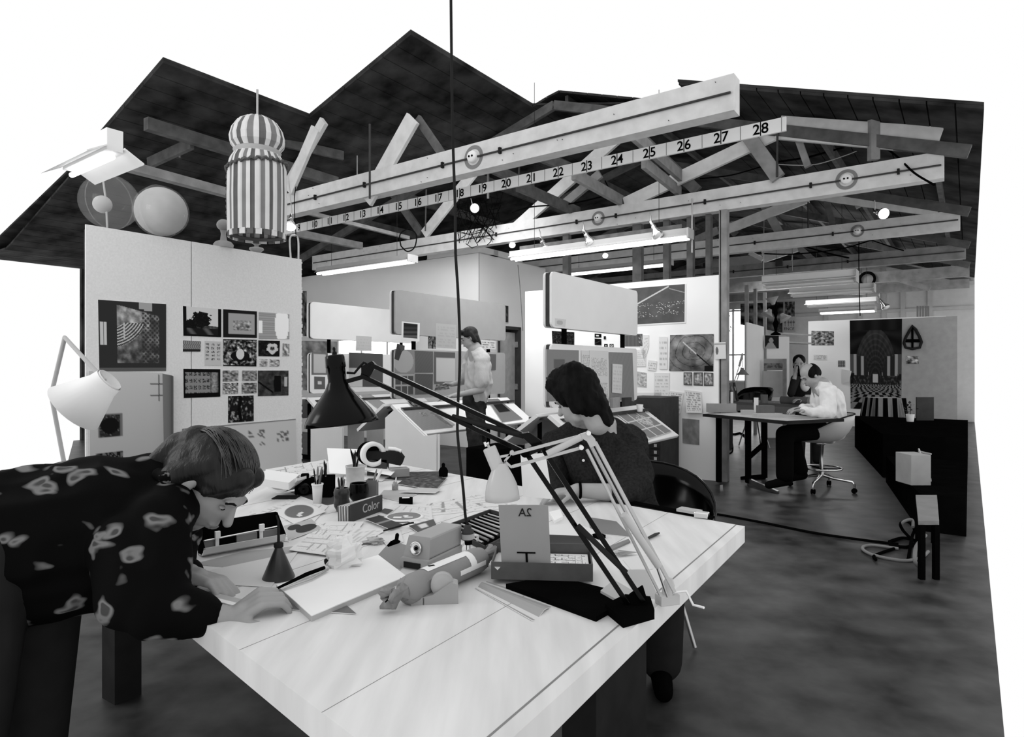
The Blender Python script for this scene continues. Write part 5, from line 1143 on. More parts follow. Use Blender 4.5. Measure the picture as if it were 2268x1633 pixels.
# wooden ruler, brush, knife, sheets near the lamps
m = MB(); q = [on(x, y) for x, y in ((1350, 1214), (1392, 1198), (1396, 1203), (1356, 1221))]; m.prism(q, (0, 0, .006)); one('comb_tool', m, GREY, 'flat grey toothed tool between the two lamp arms', 'tool')
stick([(1432, 1194), (1452, 1184), (1460, 1181)], [.004, .005, .003], GREYD, 'short stubby knife lying right of the white lamp arm', 'craft_knife', 'knife', h=.006)
c = on(1392, 1232); m = MB()
for k in range(40): m.tube([c + Vector((.03, .012, .008)), c + Vector((-.035 + random.uniform(-.008, .008), random.uniform(-.02, .02), random.uniform(.002, .014)))], .0006, 3)
o = one('brush_bristles', m, GREYL, 'soft pale dusting brush between the lamp arms', 'brush'); o['kind'] = 'stuff'
tsheet('paper_sheet', [(1380, 1240), (1432, 1230), (1446, 1260), (1398, 1262)], W8(.82), 'white scrap sheet under the white lamp arm', .002, 4)
tsheet('paper_sheet', [(1372, 1262), (1430, 1262), (1462, 1330), (1405, 1312)], W8(.66), 'larger pale sheet at the foot of the white lamp', .002, 4)
tsheet('paper_sheet', [(1300, 1145), (1365, 1155), (1400, 1190), (1310, 1180)], W8(.48), 'greyish sheet behind the black lamp arm', .002, 4)
m = MB(); q = [on(x, y) for x, y in ((1330, 1325), (1360, 1300), (1410, 1330), (1400, 1365))]; m.prism(q, (0, 0, .018)); one('paper_block', m, GREYL, 'pale box-like block under the black lamp foot', 'block')
m = MB(); q = [on(x, y) for x, y in ((1312, 1190), (1326, 1186), (1342, 1192), (1326, 1196))]; m.prism(q, (0, 0, .01)); one('black_lump', m, BLKM, 'small black eraser between the black lamp arms', 'eraser', bevel=.002)
# parallel drawing bar along the far edge
P0 = on(1225, 1084); P1 = on(1572, 1152)
r = root('parallel_bar', (P0 + P1) / 2, 'long black drawing bar along the far edge of the table', 'ruler')
n_ = Vector(((P1 - P0).y, -(P1 - P0).x, 0)).normalized()
m = MB(); m.prism([P0, P1, P1 - n_ * .035, P0 - n_ * .035], (0, 0, .008)); m.build('bar', BLKM, r)
m = MB(); m.prism([P0 - n_ * .012 + Vector((0, 0, .0085)), P0.lerp(P1, .36) - n_ * .012 + Vector((0, 0, .0085)), P0.lerp(P1, .36) - n_ * .02 + Vector((0, 0, .0085)), P0 - n_ * .02 + Vector((0, 0, .0085))], (0, 0, .001)); m.build('white_edge', WHITE, r)
m = MB(); m.box(P1 + Vector((-.02, .03, .012)), (.05, .035, .02), rz=-.5); m.build('end_clamp', CHROME, r, bevel=.003)
m = MB(); q = [on(x, y) for x, y in ((1498, 1138), (1510, 1133), (1556, 1141), (1548, 1147))]; m.prism([p + Vector((0, 0, .009)) for p in q], (0, 0, .010)); one('eraser_strip', m, GREYL, 'flat pale bar lying on the end of the drawing bar', 'eraser')
# white open folder standing behind the pale lamp
m = MB(); q = [Pd(1153, 1008, 2.25), Pd(1208, 1004, 2.2), Pd(1224, 1106, 2.18), Pd(1158, 1100, 2.25)]; m.prism(q, (0, .004, 0)); one('open_folder', m, PAPER, 'white open folder held up beside the pale lamp head', 'folder')
# ================================================================ THE TWO CLAMP LAMPS
r = root('black_desk_lamp', on(1430, 1352), 'big black jointed desk lamp with a bell shade', 'lamp')
dA, dE, dH = 1.42, 1.40, 1.50
def BL(x, y, d): return Pd(x, y, d)
base = on(1430, 1352)
m = MB(); q = [on(x, y) for x, y in ((1340, 1358), (1385, 1335), (1440, 1340), (1450, 1372), (1380, 1392))]; m.prism(q, (0, 0, .02)); m.build('clamp_base', BLKM, r, bevel=.003)
m = MB(); m.prism([BL(1372, 1345, dA), BL(1398, 1318, dA), BL(1425, 1300, dA), BL(1440, 1350, dA), BL(1428, 1385, dA), BL(1385, 1385, dA)], (0, .012, 0)); m.build('foot_bracket', BLKM, r)
for p, q in (((1390, 1338), (1163, 1000)), ((1424, 1332), (1193, 980))):
    m = MB(); m.bar(BL(*p, dA), BL(*q, dE), .011, .011); m.build('lower_arm', BLACK, r, bevel=.001)
for p, q in (((1193, 980), (822, 808)), ((1165, 1003), (800, 832))):
    m = MB(); m.bar(BL(*p, dE), BL(*q, dH), .010, .010); m.build('upper_arm', BLACK, r, bevel=.001)
m = MB(); m.prism([BL(1150, 962, dE - .01), BL(1172, 958, dE - .01), BL(1200, 978, dE - .01), BL(1198, 998, dE - .01), BL(1172, 1010, dE - .01), BL(1155, 1010, dE - .01), BL(1178, 988, dE - .01)], (0, .02, 0)); m.build('elbow_bracket', BLACK, r, bevel=.002)
m = MB(); m.lathe([(.010, 0), (.010, .012)], BL(1163, 1004, dE - .022), (0, 1, 0), 18); m.build('elbow_knob', BLKM, r)
m = MB(); m.tube([BL(1002, 923, 1.445), BL(1160, 966, 1.405)], .0062, 10); m.build('spring', CHARC, r)
m = MB(); m.tube([BL(1280, 1165, 1.39), BL(1386, 1268, 1.40)], .0062, 10); m.build('spring', CHARC, r)
m = MB(); m.prism([BL(800, 812, dH), BL(824, 800, dH), BL(832, 808, dH), BL(812, 842, dH), BL(797, 838, dH), BL(800, 826, dH)], (0, .015, 0)); m.build('head_bracket', BLACK, r)
m = MB(); m.bar(BL(805, 835, dH), BL(765, 846, dH), .01, .01); m.tube([BL(768, 826, dH), BL(785, 827, dH), BL(797, 812, dH), BL(806, 803, dH), BL(812, 806, dH)], .003, 8); m.build('head_arm', BLACK, r)
topc = BL(741, 786, dH); bot = BL(757, 938, dH); axd = (bot - topc).normalized(); H_ = (bot - topc).length; px_ = dH / F
m = MB(); m.lathe([(0, .0), (.020, .001), (.0225, .004), (.0235, .03), (.0215, .032), (.0215, .060), (.0225, .066), (.030, .082), (.042, .098), (.057, .116), (.072, .135), (.082, .152), (.0865, .165), (.0845, .165), (.070, .137), (.040, .1), (.020, .07), (.018, .05), (0, .045)], topc, axd, 48, caps=False); m.build('bell_shade', BLACK, r, weld=True)
m = MB(); m.lathe([(.006, 0), (.006, .006), (.003, .008), (.004, .014), (.002, .018)], topc, -axd, 12); m.build('finial', BLACK, r)
m = MB(); m.ball(topc + axd * .115, .026, seg=16); m.build('bulb', mat('opal_glass', .7, .3, amt=.02), r)
# pale lamp
r = root('white_desk_lamp', on(1485, 1335), 'pale jointed desk lamp with an egg-shaped shade pointing down', 'lamp')
WL = mat('cream_enamel', .46, .35, amt=.05, coat=.2)
d1 = 1.36; d2 = 1.36
t0 = Pd(1083, 991, d1); b0 = Pd(1113, 1098, d1); axd = (b0 - t0).normalized(); k0 = d1 / F
t1 = Pd(1106, 1046, d1); a2 = (t1 - t0).normalized()
m = MB(); m.lathe([(0, 0), (.0135, .001), (.0145, .004), (.0145, .045), (.0155, .055)], t0, a2, 28); m.build('socket_cap', WL, r)
b1 = Pd(1113, 1108, d1); a3 = (b1 - Pd(1108, 1030, d1)).normalized()
m = MB(); m.lathe([(.0135, -.004), (.018, .008), (.026, .024), (.033, .042), (.0365, .06), (.0375, .075), (.0365, .075), (.030, .04), (.016, .01)], Pd(1108, 1030, d1), a3, 36, caps=False); m.build('shade', WL, r, weld=True)
m = MB(); m.ball(Pd(1112, 1080, d1), .02, seg=14); m.build('bulb', mat('opal_glass', .7), r)
m = MB(); m.lathe([(.003, 0), (.003, .006), (.0045, .007), (.0045, .011)], t0, -a2, 10); m.lathe([(.0028, .0), (.0028, .01)], t0 + Vector((-.006, -.002, .002)), -a2, 8); m.build('switch', CHROME, r)
m = MB(); m.bar(Pd(1108, 1012, d1), Pd(1130, 1008, d1), .003, .005); m.bar(Pd(1118, 1022, d1), Pd(1134, 1002, d1), .003, .005); m.bar(Pd(1118, 1022, d1), Pd(1134, 1036, d1), .003, .005); m.lathe([(.005, 0), (.005, .008)], Pd(1134, 1003, d1 - .005), (0, 1, 0), 10); m.build('head_joint', STEEL, r)
for p, q in (((1134, 1006), (1292, 964)), ((1134, 1034), (1288, 992))): m = MB(); m.bar(Pd(*p, d1), Pd(*q, d2), .004, .0065); m.build('upper_arm', WL, r)
m = MB(); m.tube([Pd(1212, 1006, d1), Pd(1288, 968, d2)], .0075, 12); m.build('spring', WL, r)
m = MB(); m.prism([Pd(x, y, d2 - .008) for x, y in ((1286, 962), (1304, 957), (1318, 972), (1322, 986), (1308, 992), (1300, 978), (1290, 972))], (0, .014, 0)); m.build('elbow', WL, r, bevel=.001)
for p, q in (((1288, 992), (1284, 994)), ((1304, 960), (1300, 960))):
    m = MB(); m.lathe([(.005, 0), (.005, .012)], Pd(p[0], p[1], d2 - .016), (0, 1, 0), 12); m.build('knob', CHROME, r)
for p, q, w_ in (((1318, 980), (1494, 1312), .0075), ((1300, 996), (1462, 1318), .0055), ((1308, 986), (1394, 1150), .006)): m = MB(); m.bar(Pd(*p, d2), Pd(*q, 1.44), .005, w_); m.build('lower_arm', WL, r)
m = MB(); m.tube([Pd(1382, 1140, 1.37), Pd(1458, 1254, 1.41)], .0085, 12); m.build('spring', WL, r)
m = MB(); m.tube([Pd(1455, 1256, 1.41), Pd(1478, 1322, 1.43)], .003, 6); m.build('spring_rod', STEEL, r)
c = on(1478, 1338); m = MB(); m.box(c + Vector((0, 0, .012)), (.05, .03, .024), rz=.3); m.lathe([(.014, 0), (.014, .03), (.008, .045)], c + Vector((0, 0, .015)), (.1, 0, 1), 20); m.build('clamp', WL, r, bevel=.002)
m = MB(); m.tube([c + Vector((.01, -.01, .03)), c + Vector((.04, -.015, .035)), c + Vector((.055, -.02, .005)), c + Vector((.07, -.05, .01))], .003, 7); m.build('flex', WHITE, r)
# ================================================================ PEOPLE
def head_prims(fr, beard=False):
    P = [('e', (0, -.012, .035), (.074, .096, .088)), ('e', (0, .028, -.030), (.060, .068, .080)), ('e', (0, .052, -.082), (.034, .030, .028)), ('c', (-.045, .02, -.07), (0, .06, -.088), .022, .02), ('c', (.045, .02, -.07), (0, .06, -.088), .022, .02),
         ('c', (0, .088, .012), (0, .112, -.024), .009, .013), ('e', (0, .082, .026), (.050, .016, .012)), ('e', (0, .090, -.052), (.024, .012, .007)), ('e', (0, .088, -.064), (.022, .012, .007)),
         ('e', (.076, -.008, -.012), (.010, .018, .032), (0, 0, .3)), ('e', (-.076, -.008, -.012), (.010, .018, .032), (0, 0, -.3)), ('c', (0, -.03, -.05), (0, -.035, -.13), .055, .055)]
    return Tp(P, fr)
def face_bits(fr, parent, glasses=False, closed=False):
    for s_ in (-1, 1):
        m = MB(fr); m.ball((.031 * s_, .080, .004), (.012, .007, .004 if closed else .0055), seg=10); e = m.build('eye', SKIND if closed else GREY, parent)
        m = MB(fr); m.ball((.031 * s_, .0855, .002 if closed else .004), (.010, .003, .0012) if closed else .0035, seg=8); m.build('eyelash' if closed else 'iris', BLKM, e)
        m = MB(fr); m.tube([(.016 * s_, .094, .026), (.032 * s_, .092, .031), (.048 * s_, .083, .025)], .0032, 6); m.build('eyebrow', HAIRB, parent)
    m = MB(fr); m.ball((0, .100, -.058), (.02, .005, .003), seg=10); m.build('mouth', mat('lips', .16), parent)
    if glasses:
        m = MB(fr)
        for s_ in (-1, 1): m.tube([(s_ * .034 + .022 * math.cos(t), .108, .004 + .018 * math.sin(t)) for t in [2 * math.pi * k / 18 for k in range(18)]], .0018, 5, closed=True); m.tube([(s_ * .056, .107, .008), (s_ * .08, .0, .008)], .0018, 5)
        m.tube([(-.012, .108, .008), (.012, .108, .008)], .0018, 5); m.build('glasses', STEEL, parent)
def hframe(c, fwd, up):
    f = Vector(fwd).normalized(); u = Vector(up); x = f.cross(u).normalized(); u = x.cross(f).normalized()
    m = Matrix.Identity(4)
    for i in range(3): m[i][0] = x[i]; m[i][1] = f[i]; m[i][2] = u[i]; m[i][3] = Vector(c)[i]
    return m
def hand_prims(wrist, fwd, palm_n, curl=.5, side=1, s=1.0, spread=.06):
    """palm along fwd; palm_n points out of the palm (fingers curl towards it); side=+1 puts the thumb on fwd x palm_n"""
    f = Vector(fwd).normalized(); n = Vector(palm_n); n = (n - f * n.dot(f)).normalized(); sd = f.cross(n).normalized() * side; w = Vector(wrist); P = []
    for k in range(4): o_ = (k - 1.5) * .019 * s; P.append(('c', w + f * .012 * s - sd * o_ * .7, w + f * .078 * s - sd * o_, .014 * s, .0115 * s))
    P.append(('c', w, w + f * .03 * s, .022 * s, .022 * s))
    for k, (L1, r0) in enumerate(((.042, .0088), (.047, .0090), (.043, .0088), (.034, .0078))):
        o_ = (k - 1.5) * .0195 * s; d_ = (f - sd * spread * (k - 1.5)).normalized(); p = w + f * .082 * s - sd * o_; c = curl * (1 + .08 * k)
        for j, (l, rr) in enumerate(((L1, 1), (L1 * .66, .92), (L1 * .5, .82))):
            a = c * (.55, 1.25, 1.8)[j]; q = p + (d_ * math.cos(a) + n * math.sin(a)) * l * s; P.append(('c', p, q, r0 * s * rr, r0 * s * rr * .93)); p = q
    p = w + f * .018 * s + sd * .022 * s; d1_ = (f * .62 + sd * .72 + n * .25).normalized(); q = p + d1_ * .040 * s; P.append(('c', p, q, .0125 * s, .0105 * s))
    d2_ = (f * .85 + sd * .25 + n * (.25 + curl * .4)).normalized(); q2 = q + d2_ * .030 * s; P.append(('c', q, q2, .0102 * s, .0092 * s)); P.append(('c', q2, q2 + (d2_ + n * .2).normalized() * .022 * s, .0092 * s, .0078 * s))
    return P
# ---- woman bent over the table, far left
Hc = Pd(466, 1066, 1.60); fr = hframe(Hc, (.62, -.14, -.78), (.78, -.02, .62))
r = root('person', (-1.13, 1.42, 0), 'woman in a dark flowered blouse bent low over the table, hair tied back', 'person')
nb = Pd(392, 1105, 1.62); hip = Vector((-1.16, 1.46, .90)); ch = nb.lerp(hip, .42) + Vector((0, 0, -.02))
sR, sL = Pd(352, 1152, 1.47), Pd(385, 1120, 1.79); eR = Pd(345, 1345, 1.36); wR = Pd(512, 1372, 1.40); eL = Pd(375, 1290, 1.64); wL = Pd(418, 1272, 1.55)
handR = hand_prims(wR, (.50, .12, .34), (.55, .5, -.65), 1.25, -1, .95); handL = hand_prims(wL, (.62, -.15, -.10), (.25, -.25, -1), .85, 1, 1.0)
body = head_prims(fr) + [('c', Hc + Vector((-.055, 0, .0)), nb, .058, .06), ('c', nb, ch, .10, .13), ('c', ch, hip, .13, .14), ('c', sR, eR, .05, .042), ('c', eR, wR, .040, .026), ('c', sL, eL, .05, .042), ('c', eL, wL, .040, .026), ('c', nb, sR, .06, .055), ('c', nb, sL, .06, .055)] + handR + handL
for s_ in (-1, 1): body += [('c', hip + Vector((0, .09 * s_, 0)), (-1.14, 1.40 + .10 * s_, .48), .085, .058), ('c', (-1.14, 1.40 + .10 * s_, .48), (-1.20, 1.42 + .10 * s_, .09), .055, .038), ('c', (-1.20, 1.42 + .1 * s_, .05), (-1.05, 1.42 + .1 * s_, .035), .034, .028)]
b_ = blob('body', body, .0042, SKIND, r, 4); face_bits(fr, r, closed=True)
BL_ = mat_spots('flowered_dark_cloth', .0022, .16, 15.0, .25)
blob('blouse', [('c', nb + Vector((-.02, 0, 0)), ch, .105, .165), ('c', ch, hip, .165, .165), ('c', ch + Vector((0.05, 0, -.07)), hip + Vector((.03, 0, -.06)), .12, .13), ('c', nb + Vector((-.01, 0, .0)), sR, .078, .072), ('c', nb + Vector((-.01, 0, 0)), sL, .078, .080),
     ('c', sR, eR.lerp(sR, .05), .070, .060), ('c', sR.lerp(eR, .35) + Vector((-.06, 0, 0)), eR + Vector((-.05, 0, .02)), .08, .065), ('c', eR, eR.lerp(wR, .55), .062, .045), ('c', sL, eL, .075, .06), ('c', eL, eL.lerp(wL, .7), .058, .042),
     ('c', Pd(330, 1080, 1.6), Pd(240, 1110, 1.55), .085, .10)], .008, BL_, r, 5, wr=(.010, 9))
blob('collar', [('c', Pd(352, 1052, 1.55), Pd(398, 1082, 1.53), .018, .022), ('c', Pd(340, 1045, 1.6), Pd(372, 1058, 1.52), .014, .02)], .006, BL_, r, 3)
blob('trousers', [('c', hip, hip + Vector((0, 0, -.05)), .155, .15)] + [('c', hip + Vector((0, .09 * s_, 0)), (-1.14, 1.40 + .10 * s_, .48), .11, .08) for s_ in (-1, 1)] + [('c', (-1.14, 1.40 + .10 * s_, .48), (-1.20, 1.42 + .10 * s_, .10), .08, .085) for s_ in (-1, 1)], .012, CHARC, r, 4)
for s_ in (-1, 1): blob('shoe', [('c', (-1.22, 1.42 + .1 * s_, .045), (-1.02, 1.42 + .1 * s_, .038), .045, .038)], .008, BLKM, r, 2)
hl = [('e', (0, -.016, .042), (.083, .101, .088)), ('e', (0, -.055, -.005), (.079, .066, .085)), ('c', (-.05, .02, .05), (-.06, .035, .0), .03, .02), ('c', (-.062, -.015, .0), (-.06, -.04, -.07), .028, .02), ('c', (-.055, -.01, .06), (-.068, -.045, -.03), .032, .034), ('c', (.055, -.01, .06), (.068, -.045, -.03), .032, .034), ('c', (-.02, .055, .085), (-.058, .03, .04), .03, .022), ('c', (.03, .055, .085), (.060, .03, .04), .03, .022), ('c', (.052, .055, .06), (.068, .035, .01), .018, .012)]
hs = Tp(hl, fr); top = fr @ Vector((0, -.10, .03))
hs += [('c', top, Pd(385, 1004, 1.62), .046, .034), ('c', Pd(400, 990, 1.62), Pd(352, 1022, 1.60), .04, .028), ('c', Pd(360, 1015, 1.60), Pd(325, 1042, 1.58), .028, .014)]
HW = mat('fair_brown_hair', .008, .42, spec=.22, amt=.9, scale=42, stretch=(1, 1, .12), bump=.8)
h_ = blob('hair', hs, .006, HW, r, 2)
m = MB(); tie = fr.inverted() @ Pd(388, 1002, 1.60)
for k in range(120):
    az = -1.15 + 2.3 * ((k * .618) % 1); el = .15 + 1.0 * (k / 120); d0 = Vector((math.sin(az) * math.cos(el * .6), math.cos(az) * math.cos(el), math.sin(el))).normalized(); d1 = Vector((.0, -1, .22 + .25 * math.sin(k))).normalized(); P = []
    for j in range(8):
        t = j / 7; d_ = d0.lerp(d1, t); d_ = Vector((d_.x + .7 * d0.x * math.sin(math.pi * t) * .5, d_.y, d_.z + .35 * math.sin(math.pi * t))).normalized()
        P.append(fr @ Vector((d_.x * .087, -.016 + d_.y * .105, .042 + d_.z * .092)))
    P.append(Pd(396 - 8 * math.sin(k), 1000 + 10 * math.sin(k * 1.7), 1.60)); P.append(Pd(345 - 12 * math.sin(k * 2.1), 1026 + 8 * math.sin(k), 1.585))
    m.tube(P, [.0008] + [.0013] * 8 + [.0006], 4)
m.build('hair_strands', mat('hair_highlight', .04, .3, spec=.35, amt=.7, scale=30), h_)
# drawing scale held between the hands
p = Pd(452, 1306, 1.50); q = Pd(536, 1328, 1.44); p.z = q.z = TZ + .012; m = MB(); m.bar(p, q, .028, .010); m.bar(p + Vector((0, -.02, .001)), q + Vector((0, -.02, .001)), .014, .012, 1); one('scale_ruler', m, [GREYL, WHITE], 'pale flat scale held between the bent woman’s hands', 'ruler')
# ---- standing man
r = root('person', Pz(1052, 1068, 0), 'standing man with glasses, pale short-sleeved shirt and jeans, behind the cord', 'person')
D0 = 7.2; Hc = Pd(1040, 749, D0); fr = hframe(Hc, (-.86, -.22, -.38), (-.30, 0, .95))
nk, sN, sF, hp = Pd(1054, 777, D0), Pd(1069, 797, 7.02), Pd(1042, 794, 7.40), Pd(1052, 884, D0)
eN, wN = Pd(1066, 864, 6.98), Pd(1004, 877, 6.86); eF, wF = Pd(1024, 846, 7.35), Pd(1000, 852, 7.1)
kN, aN, kF, aF = Pd(1050, 972, 7.08), Pd(1060, 1050, 7.1), Pd(1062, 972, 7.3), Pd(1075, 1046, 7.34)
body = head_prims(fr) + [('c', Hc + Vector((.03, 0, -.06)), nk, .055, .055), ('c', nk, Pd(1058, 815, D0), .09, .12), ('c', Pd(1058, 815, D0), hp, .12, .12), ('c', nk, sN, .06, .055), ('c', nk, sF, .06, .055), ('c', sN, eN, .048, .040), ('c', eN, wN, .040, .027), ('c', sF, eF, .048, .04), ('c', eF, wF, .04, .027),
    ('c', hp, kN, .09, .06), ('c', kN, aN, .058, .04), ('c', hp, kF, .09, .06), ('c', kF, aF, .058, .04)] + hand_prims(wN, (-.9, -.1, -.12), (0, -.1, -1), .35, 1, 1) + hand_prims(wF, (-.8, -.3, .12), (-.1, -.3, -1), .9, -1, 1)
blob('body', body, .007, SKIN, r, 3); face_bits(fr, r, True)
SH_ = mat('pale_striped_shirt', .50, .8, amt=.08, scale=30, stretch=(8, 8, .6), bump=.3)
blob('shirt', [('c', nk + Vector((.0, 0, -.02)), Pd(1060, 815, D0), .075, .145), ('c', Pd(1060, 815, D0), hp + Vector((.02, 0, .03)), .145, .135), ('c', nk, sN, .066, .078), ('c', nk, sF, .066, .078), ('c', sN, sN.lerp(eN, .72), .072, .078), ('c', sF, sF.lerp(eF, .7), .07, .075), ('c', Pd(1078, 830, 7.2), Pd(1072, 870, 7.2), .07, .08)], .010, SH_, r, 4, wr=(.016, 9))
JN = mat('dark_jeans', .024, .85, spec=.1, amt=.5, scale=14, bump=.4)
blob('jeans', [('c', hp + Vector((0, 0, .02)), hp + Vector((0, 0, -.05)), .135, .135), ('c', hp, kN, .11, .080), ('c', kN, aN + Vector((0, 0, -.01)), .078, .082), ('c', hp, kF, .11, .08), ('c', kF, aF + Vector((0, 0, -.01)), .078, .082)], .011, JN, r, 4, wr=(.012, 11))
for a in (aN, aF): blob('shoe', [('c', Vector((a.x + .03, a.y, .05)), Vector((a.x - .17, a.y - .02, .04)), .048, .038)], .009, BLKM, r, 2)
blob('hair', Tp([('e', (0, -.02, .042), (.082, .101, .088)), ('e', (0, -.055, -.02), (.078, .055, .08)), ('c', (-.06, -.02, .04), (-.07, -.03, -.05), .03, .03), ('c', (.06, -.02, .04), (.07, -.03, -.05), .03, .03), ('c', (-.03, .06, .095), (.03, .06, .095), .026, .026), ('c', (0, -.06, -.03), (0, -.065, -.10), .05, .04)], fr), .009, HAIRD, r, 2)
q = [Pd(966, 852, 6.98), Pd(992, 850, 7.05), Pd(996, 862, 6.98), Pd(962, 866, 6.9)]; picture('held_photograph', q, frac(50, 4, .02, .5), 'dark photograph held in the standing man’s hand', 'picture', nx=14, ny=10)
# ---- man seated at the far side of the table
r = root('person', Vector((.62, 3.10, 0)), 'seated man with thick black hair and dark shirt, head turned away left', 'person')
Hc = Pd(1280, 884, 2.76); fr = hframe(Hc, (-.74, .52, -.44), (-.32, .05, .94))
nk, chs, hp = Pd(1318, 948, 2.86), Pd(1322, 1020, 2.92), Vector((.56, 3.06, .58))
sC, sA = Pd(1388, 985, 2.93), Pd(1244, 990, 2.93); eC, wC = Pd(1392, 1094, 2.64), Pd(1278, 1086, 2.585); eA, wA = Pd(1222, 1070, 2.84), Pd(1236, 1100, 2.66)
kn = [Vector((.34, 2.60, .53)), Vector((.62, 2.56, .53))]; an = [Vector((.34, 2.66, .09)), Vector((.62, 2.62, .09))]
body = head_prims(fr) + [('c', Hc + Vector((.03, .0, -.05)), nk, .058, .062), ('c', nk, chs, .10, .14), ('c', chs, hp, .14, .15), ('c', nk, sC, .065, .058), ('c', nk, sA, .065, .058), ('c', sC, eC, .05, .042), ('c', eC, wC, .043, .029), ('c', sA, eA, .05, .042), ('c', eA, wA, .042, .028)]
for i in (0, 1): body += [('c', hp, kn[i], .09, .062), ('c', kn[i], an[i], .06, .042)]
body += hand_prims(wC, (-.95, -.12, -.08), (0, 0, -1), .5, 1, 1) + hand_prims(wA, (.3, -.75, -.2), (.1, 0, -1), .6, -1, 1)
blob('body', body, .0055, SKIN, r, 4); face_bits(fr, r)
DS = mat('dark_speckled_shirt', .020, .9, spec=.03, amt=.35, scale=90, bump=.3)
blob('shirt', [('c', nk + Vector((0, 0, -.03)), chs, .105, .170), ('c', chs, chs.lerp(hp, .5), .175, .175), ('c', chs.lerp(hp, .5), hp, .175, .17), ('c', nk + Vector((0, 0, -.02)), sC, .075, .088), ('c', nk + Vector((0, 0, -.02)), sA, .075, .085), ('c', sC, sC.lerp(eC, .55), .088, .082), ('c', sC.lerp(eC, .5) + Vector((.02, 0, 0)), eC + Vector((.02, .03, .01)), .085, .070), ('c', eC, eC.lerp(wC, .18), .062, .058), ('c', sA, eA, .078, .066), ('c', eA, eA.lerp(wA, .7), .06, .05),
     ('c', Pd(1262, 985, 2.80), Pd(1300, 1060, 2.78), .04, .06), ('c', Pd(1372, 985, 2.80), Pd(1385, 1080, 2.74), .03, .04)], .008, DS, r, 4, wr=(.018, 8))
blob('collar', [('c', Pd(1285, 965, 2.80), Pd(1325, 962, 2.80), .022, .03), ('c', Pd(1325, 962, 2.80), Pd(1352, 950, 2.92), .03, .028)], .006, DS, r, 2)
for x, y, d_ in ((1292, 1020, 2.722), (1308, 1054, 2.722)): m = MB(); m.lathe([(.006, 0), (.006, .002)], Pd(x, y, d_), (0, -1, 0), 12); m.build('button', WHITE, r)
m = MB(); m.tube([wC + Vector((.012, .03 * math.cos(t), .03 * math.sin(t))) for t in [2 * math.pi * k / 16 for k in range(16)]], .006, 6, closed=True); m.build('wrist_strap', BLKM, r)
blob('trousers', [('c', hp, hp + Vector((0, -.1, 0)), .16, .14)] + [('c', hp, kn[i], .11, .085) for i in (0, 1)] + [('c', kn[i], an[i], .085, .085) for i in (0, 1)], .014, CHARC, r, 3)
for a in an: blob('shoe', [('c', Vector((a.x, a.y + .03, .05)), Vector((a.x - .03, a.y - .16, .04)), .048, .038)], .01, BLKM, r, 2)
blob('hair', Tp([('e', (0, -.018, .048), (.088, .108, .098)), ('e', (0, -.050, -.02), (.084, .064, .095)), ('c', (-.065, -.01, .05), (-.076, -.02, -.035), .034, .028), ('c', (.065, -.01, .05), (.076, -.02, -.035), .034, .028), ('c', (-.04, .055, .10), (.04, .055, .10), .036, .036), ('c', (0, -.07, -.04), (0, -.075, -.13), .05, .035), ('c', (-.05, .05, .08), (-.07, .03, .02), .026, .018), ('c', (.05, .05, .08), (.07, .03, .02), .026, .018), ('e', (.01, .02, .118), (.065, .08, .045)), ('e', (-.03, -.05, .12), (.04, .05, .035))], fr) + [('c', Pd(1318, 895, 2.84), Pd(1333, 940, 2.87), .050, .034), ('c', Pd(1300, 905, 2.80), Pd(1318, 938, 2.82), .045, .03)], .008, HAIRB, r, 6, wr=(.007, 34))
# ---- far seated man
r = root('person', Pz(1800, 1075, 0), 'far seated man, balding with dark side hair, white shirt, on a drafting chair', 'person')
D0 = 6.7; Hc = Pd(1794, 832, D0); fr = hframe(Hc, (-.80, -.12, -.60), (-.50, 0, .86))
nk, chs, hp = Pd(1818, 856, D0), Pd(1836, 888, D0), Pd(1838, 948, 6.75)
sN, sF = Pd(1834, 868, 6.5), Pd(1816, 864, 6.9); eN, wN = Pd(1834, 914, 6.42), Pd(1782, 911, 6.36); eF, wF = Pd(1806, 908, 6.85), Pd(1775, 905, 6.6)
kN, kF, aN, aF = Pd(1738, 962, 6.45), Pd(1750, 958, 6.75), Pd(1738, 1052, 6.4), Pd(1772, 1040, 6.75)
body = head_prims(fr) + [('c', Hc + Vector((.035, 0, -.05)), nk, .058, .058), ('c', nk, chs, .10, .13), ('c', chs, hp, .13, .14), ('c', nk, sN, .06, .055), ('c', nk, sF, .06, .055), ('c', sN, eN, .05, .042), ('c', eN, wN, .04, .028), ('c', sF, eF, .05, .042), ('c', eF, wF, .04, .028), ('c', hp, kN, .09, .062), ('c', hp, kF, .09, .062), ('c', kN, aN, .06, .04), ('c', kF, aF, .06, .04)] + hand_prims(wN, (-.95, -.05, .1), (0, -.2, -1), .5, 1, 1) + hand_prims(wF, (-.9, -.2, .05), (0, -.2, -1), .6, -1, 1)
blob('body', body, .007, SKIN, r, 3); face_bits(fr, r)
WS = mat('white_cotton_shirt', .74, .8, amt=.06, scale=20, bump=.4)
blob('shirt', [('c', nk + Vector((.01, 0, -.02)), chs, .085, .150), ('c', chs, hp, .15, .16), ('c', nk, sN, .068, .078), ('c', nk, sF, .068, .078), ('c', sN, eN, .078, .066), ('c', eN, wN, .064, .038), ('c', sF, eF, .075, .062), ('c', eF, wF, .06, .036), ('c', nk + Vector((-.05, -.05, -.01)), nk + Vector((.07, 0, .0)), .035, .05)], .009, WS, r, 4, wr=(.016, 9))
BT = mat('black_trousers', .003, .9, spec=.04)
blob('trousers', [('c', hp, hp + Vector((-.08, 0, -.02)), .155, .13), ('c', hp, kN, .12, .088), ('c', hp, kF, .12, .088), ('c', kN, aN, .088, .085), ('c', kF, aF, .088, .08)], .012, BT, r, 3)
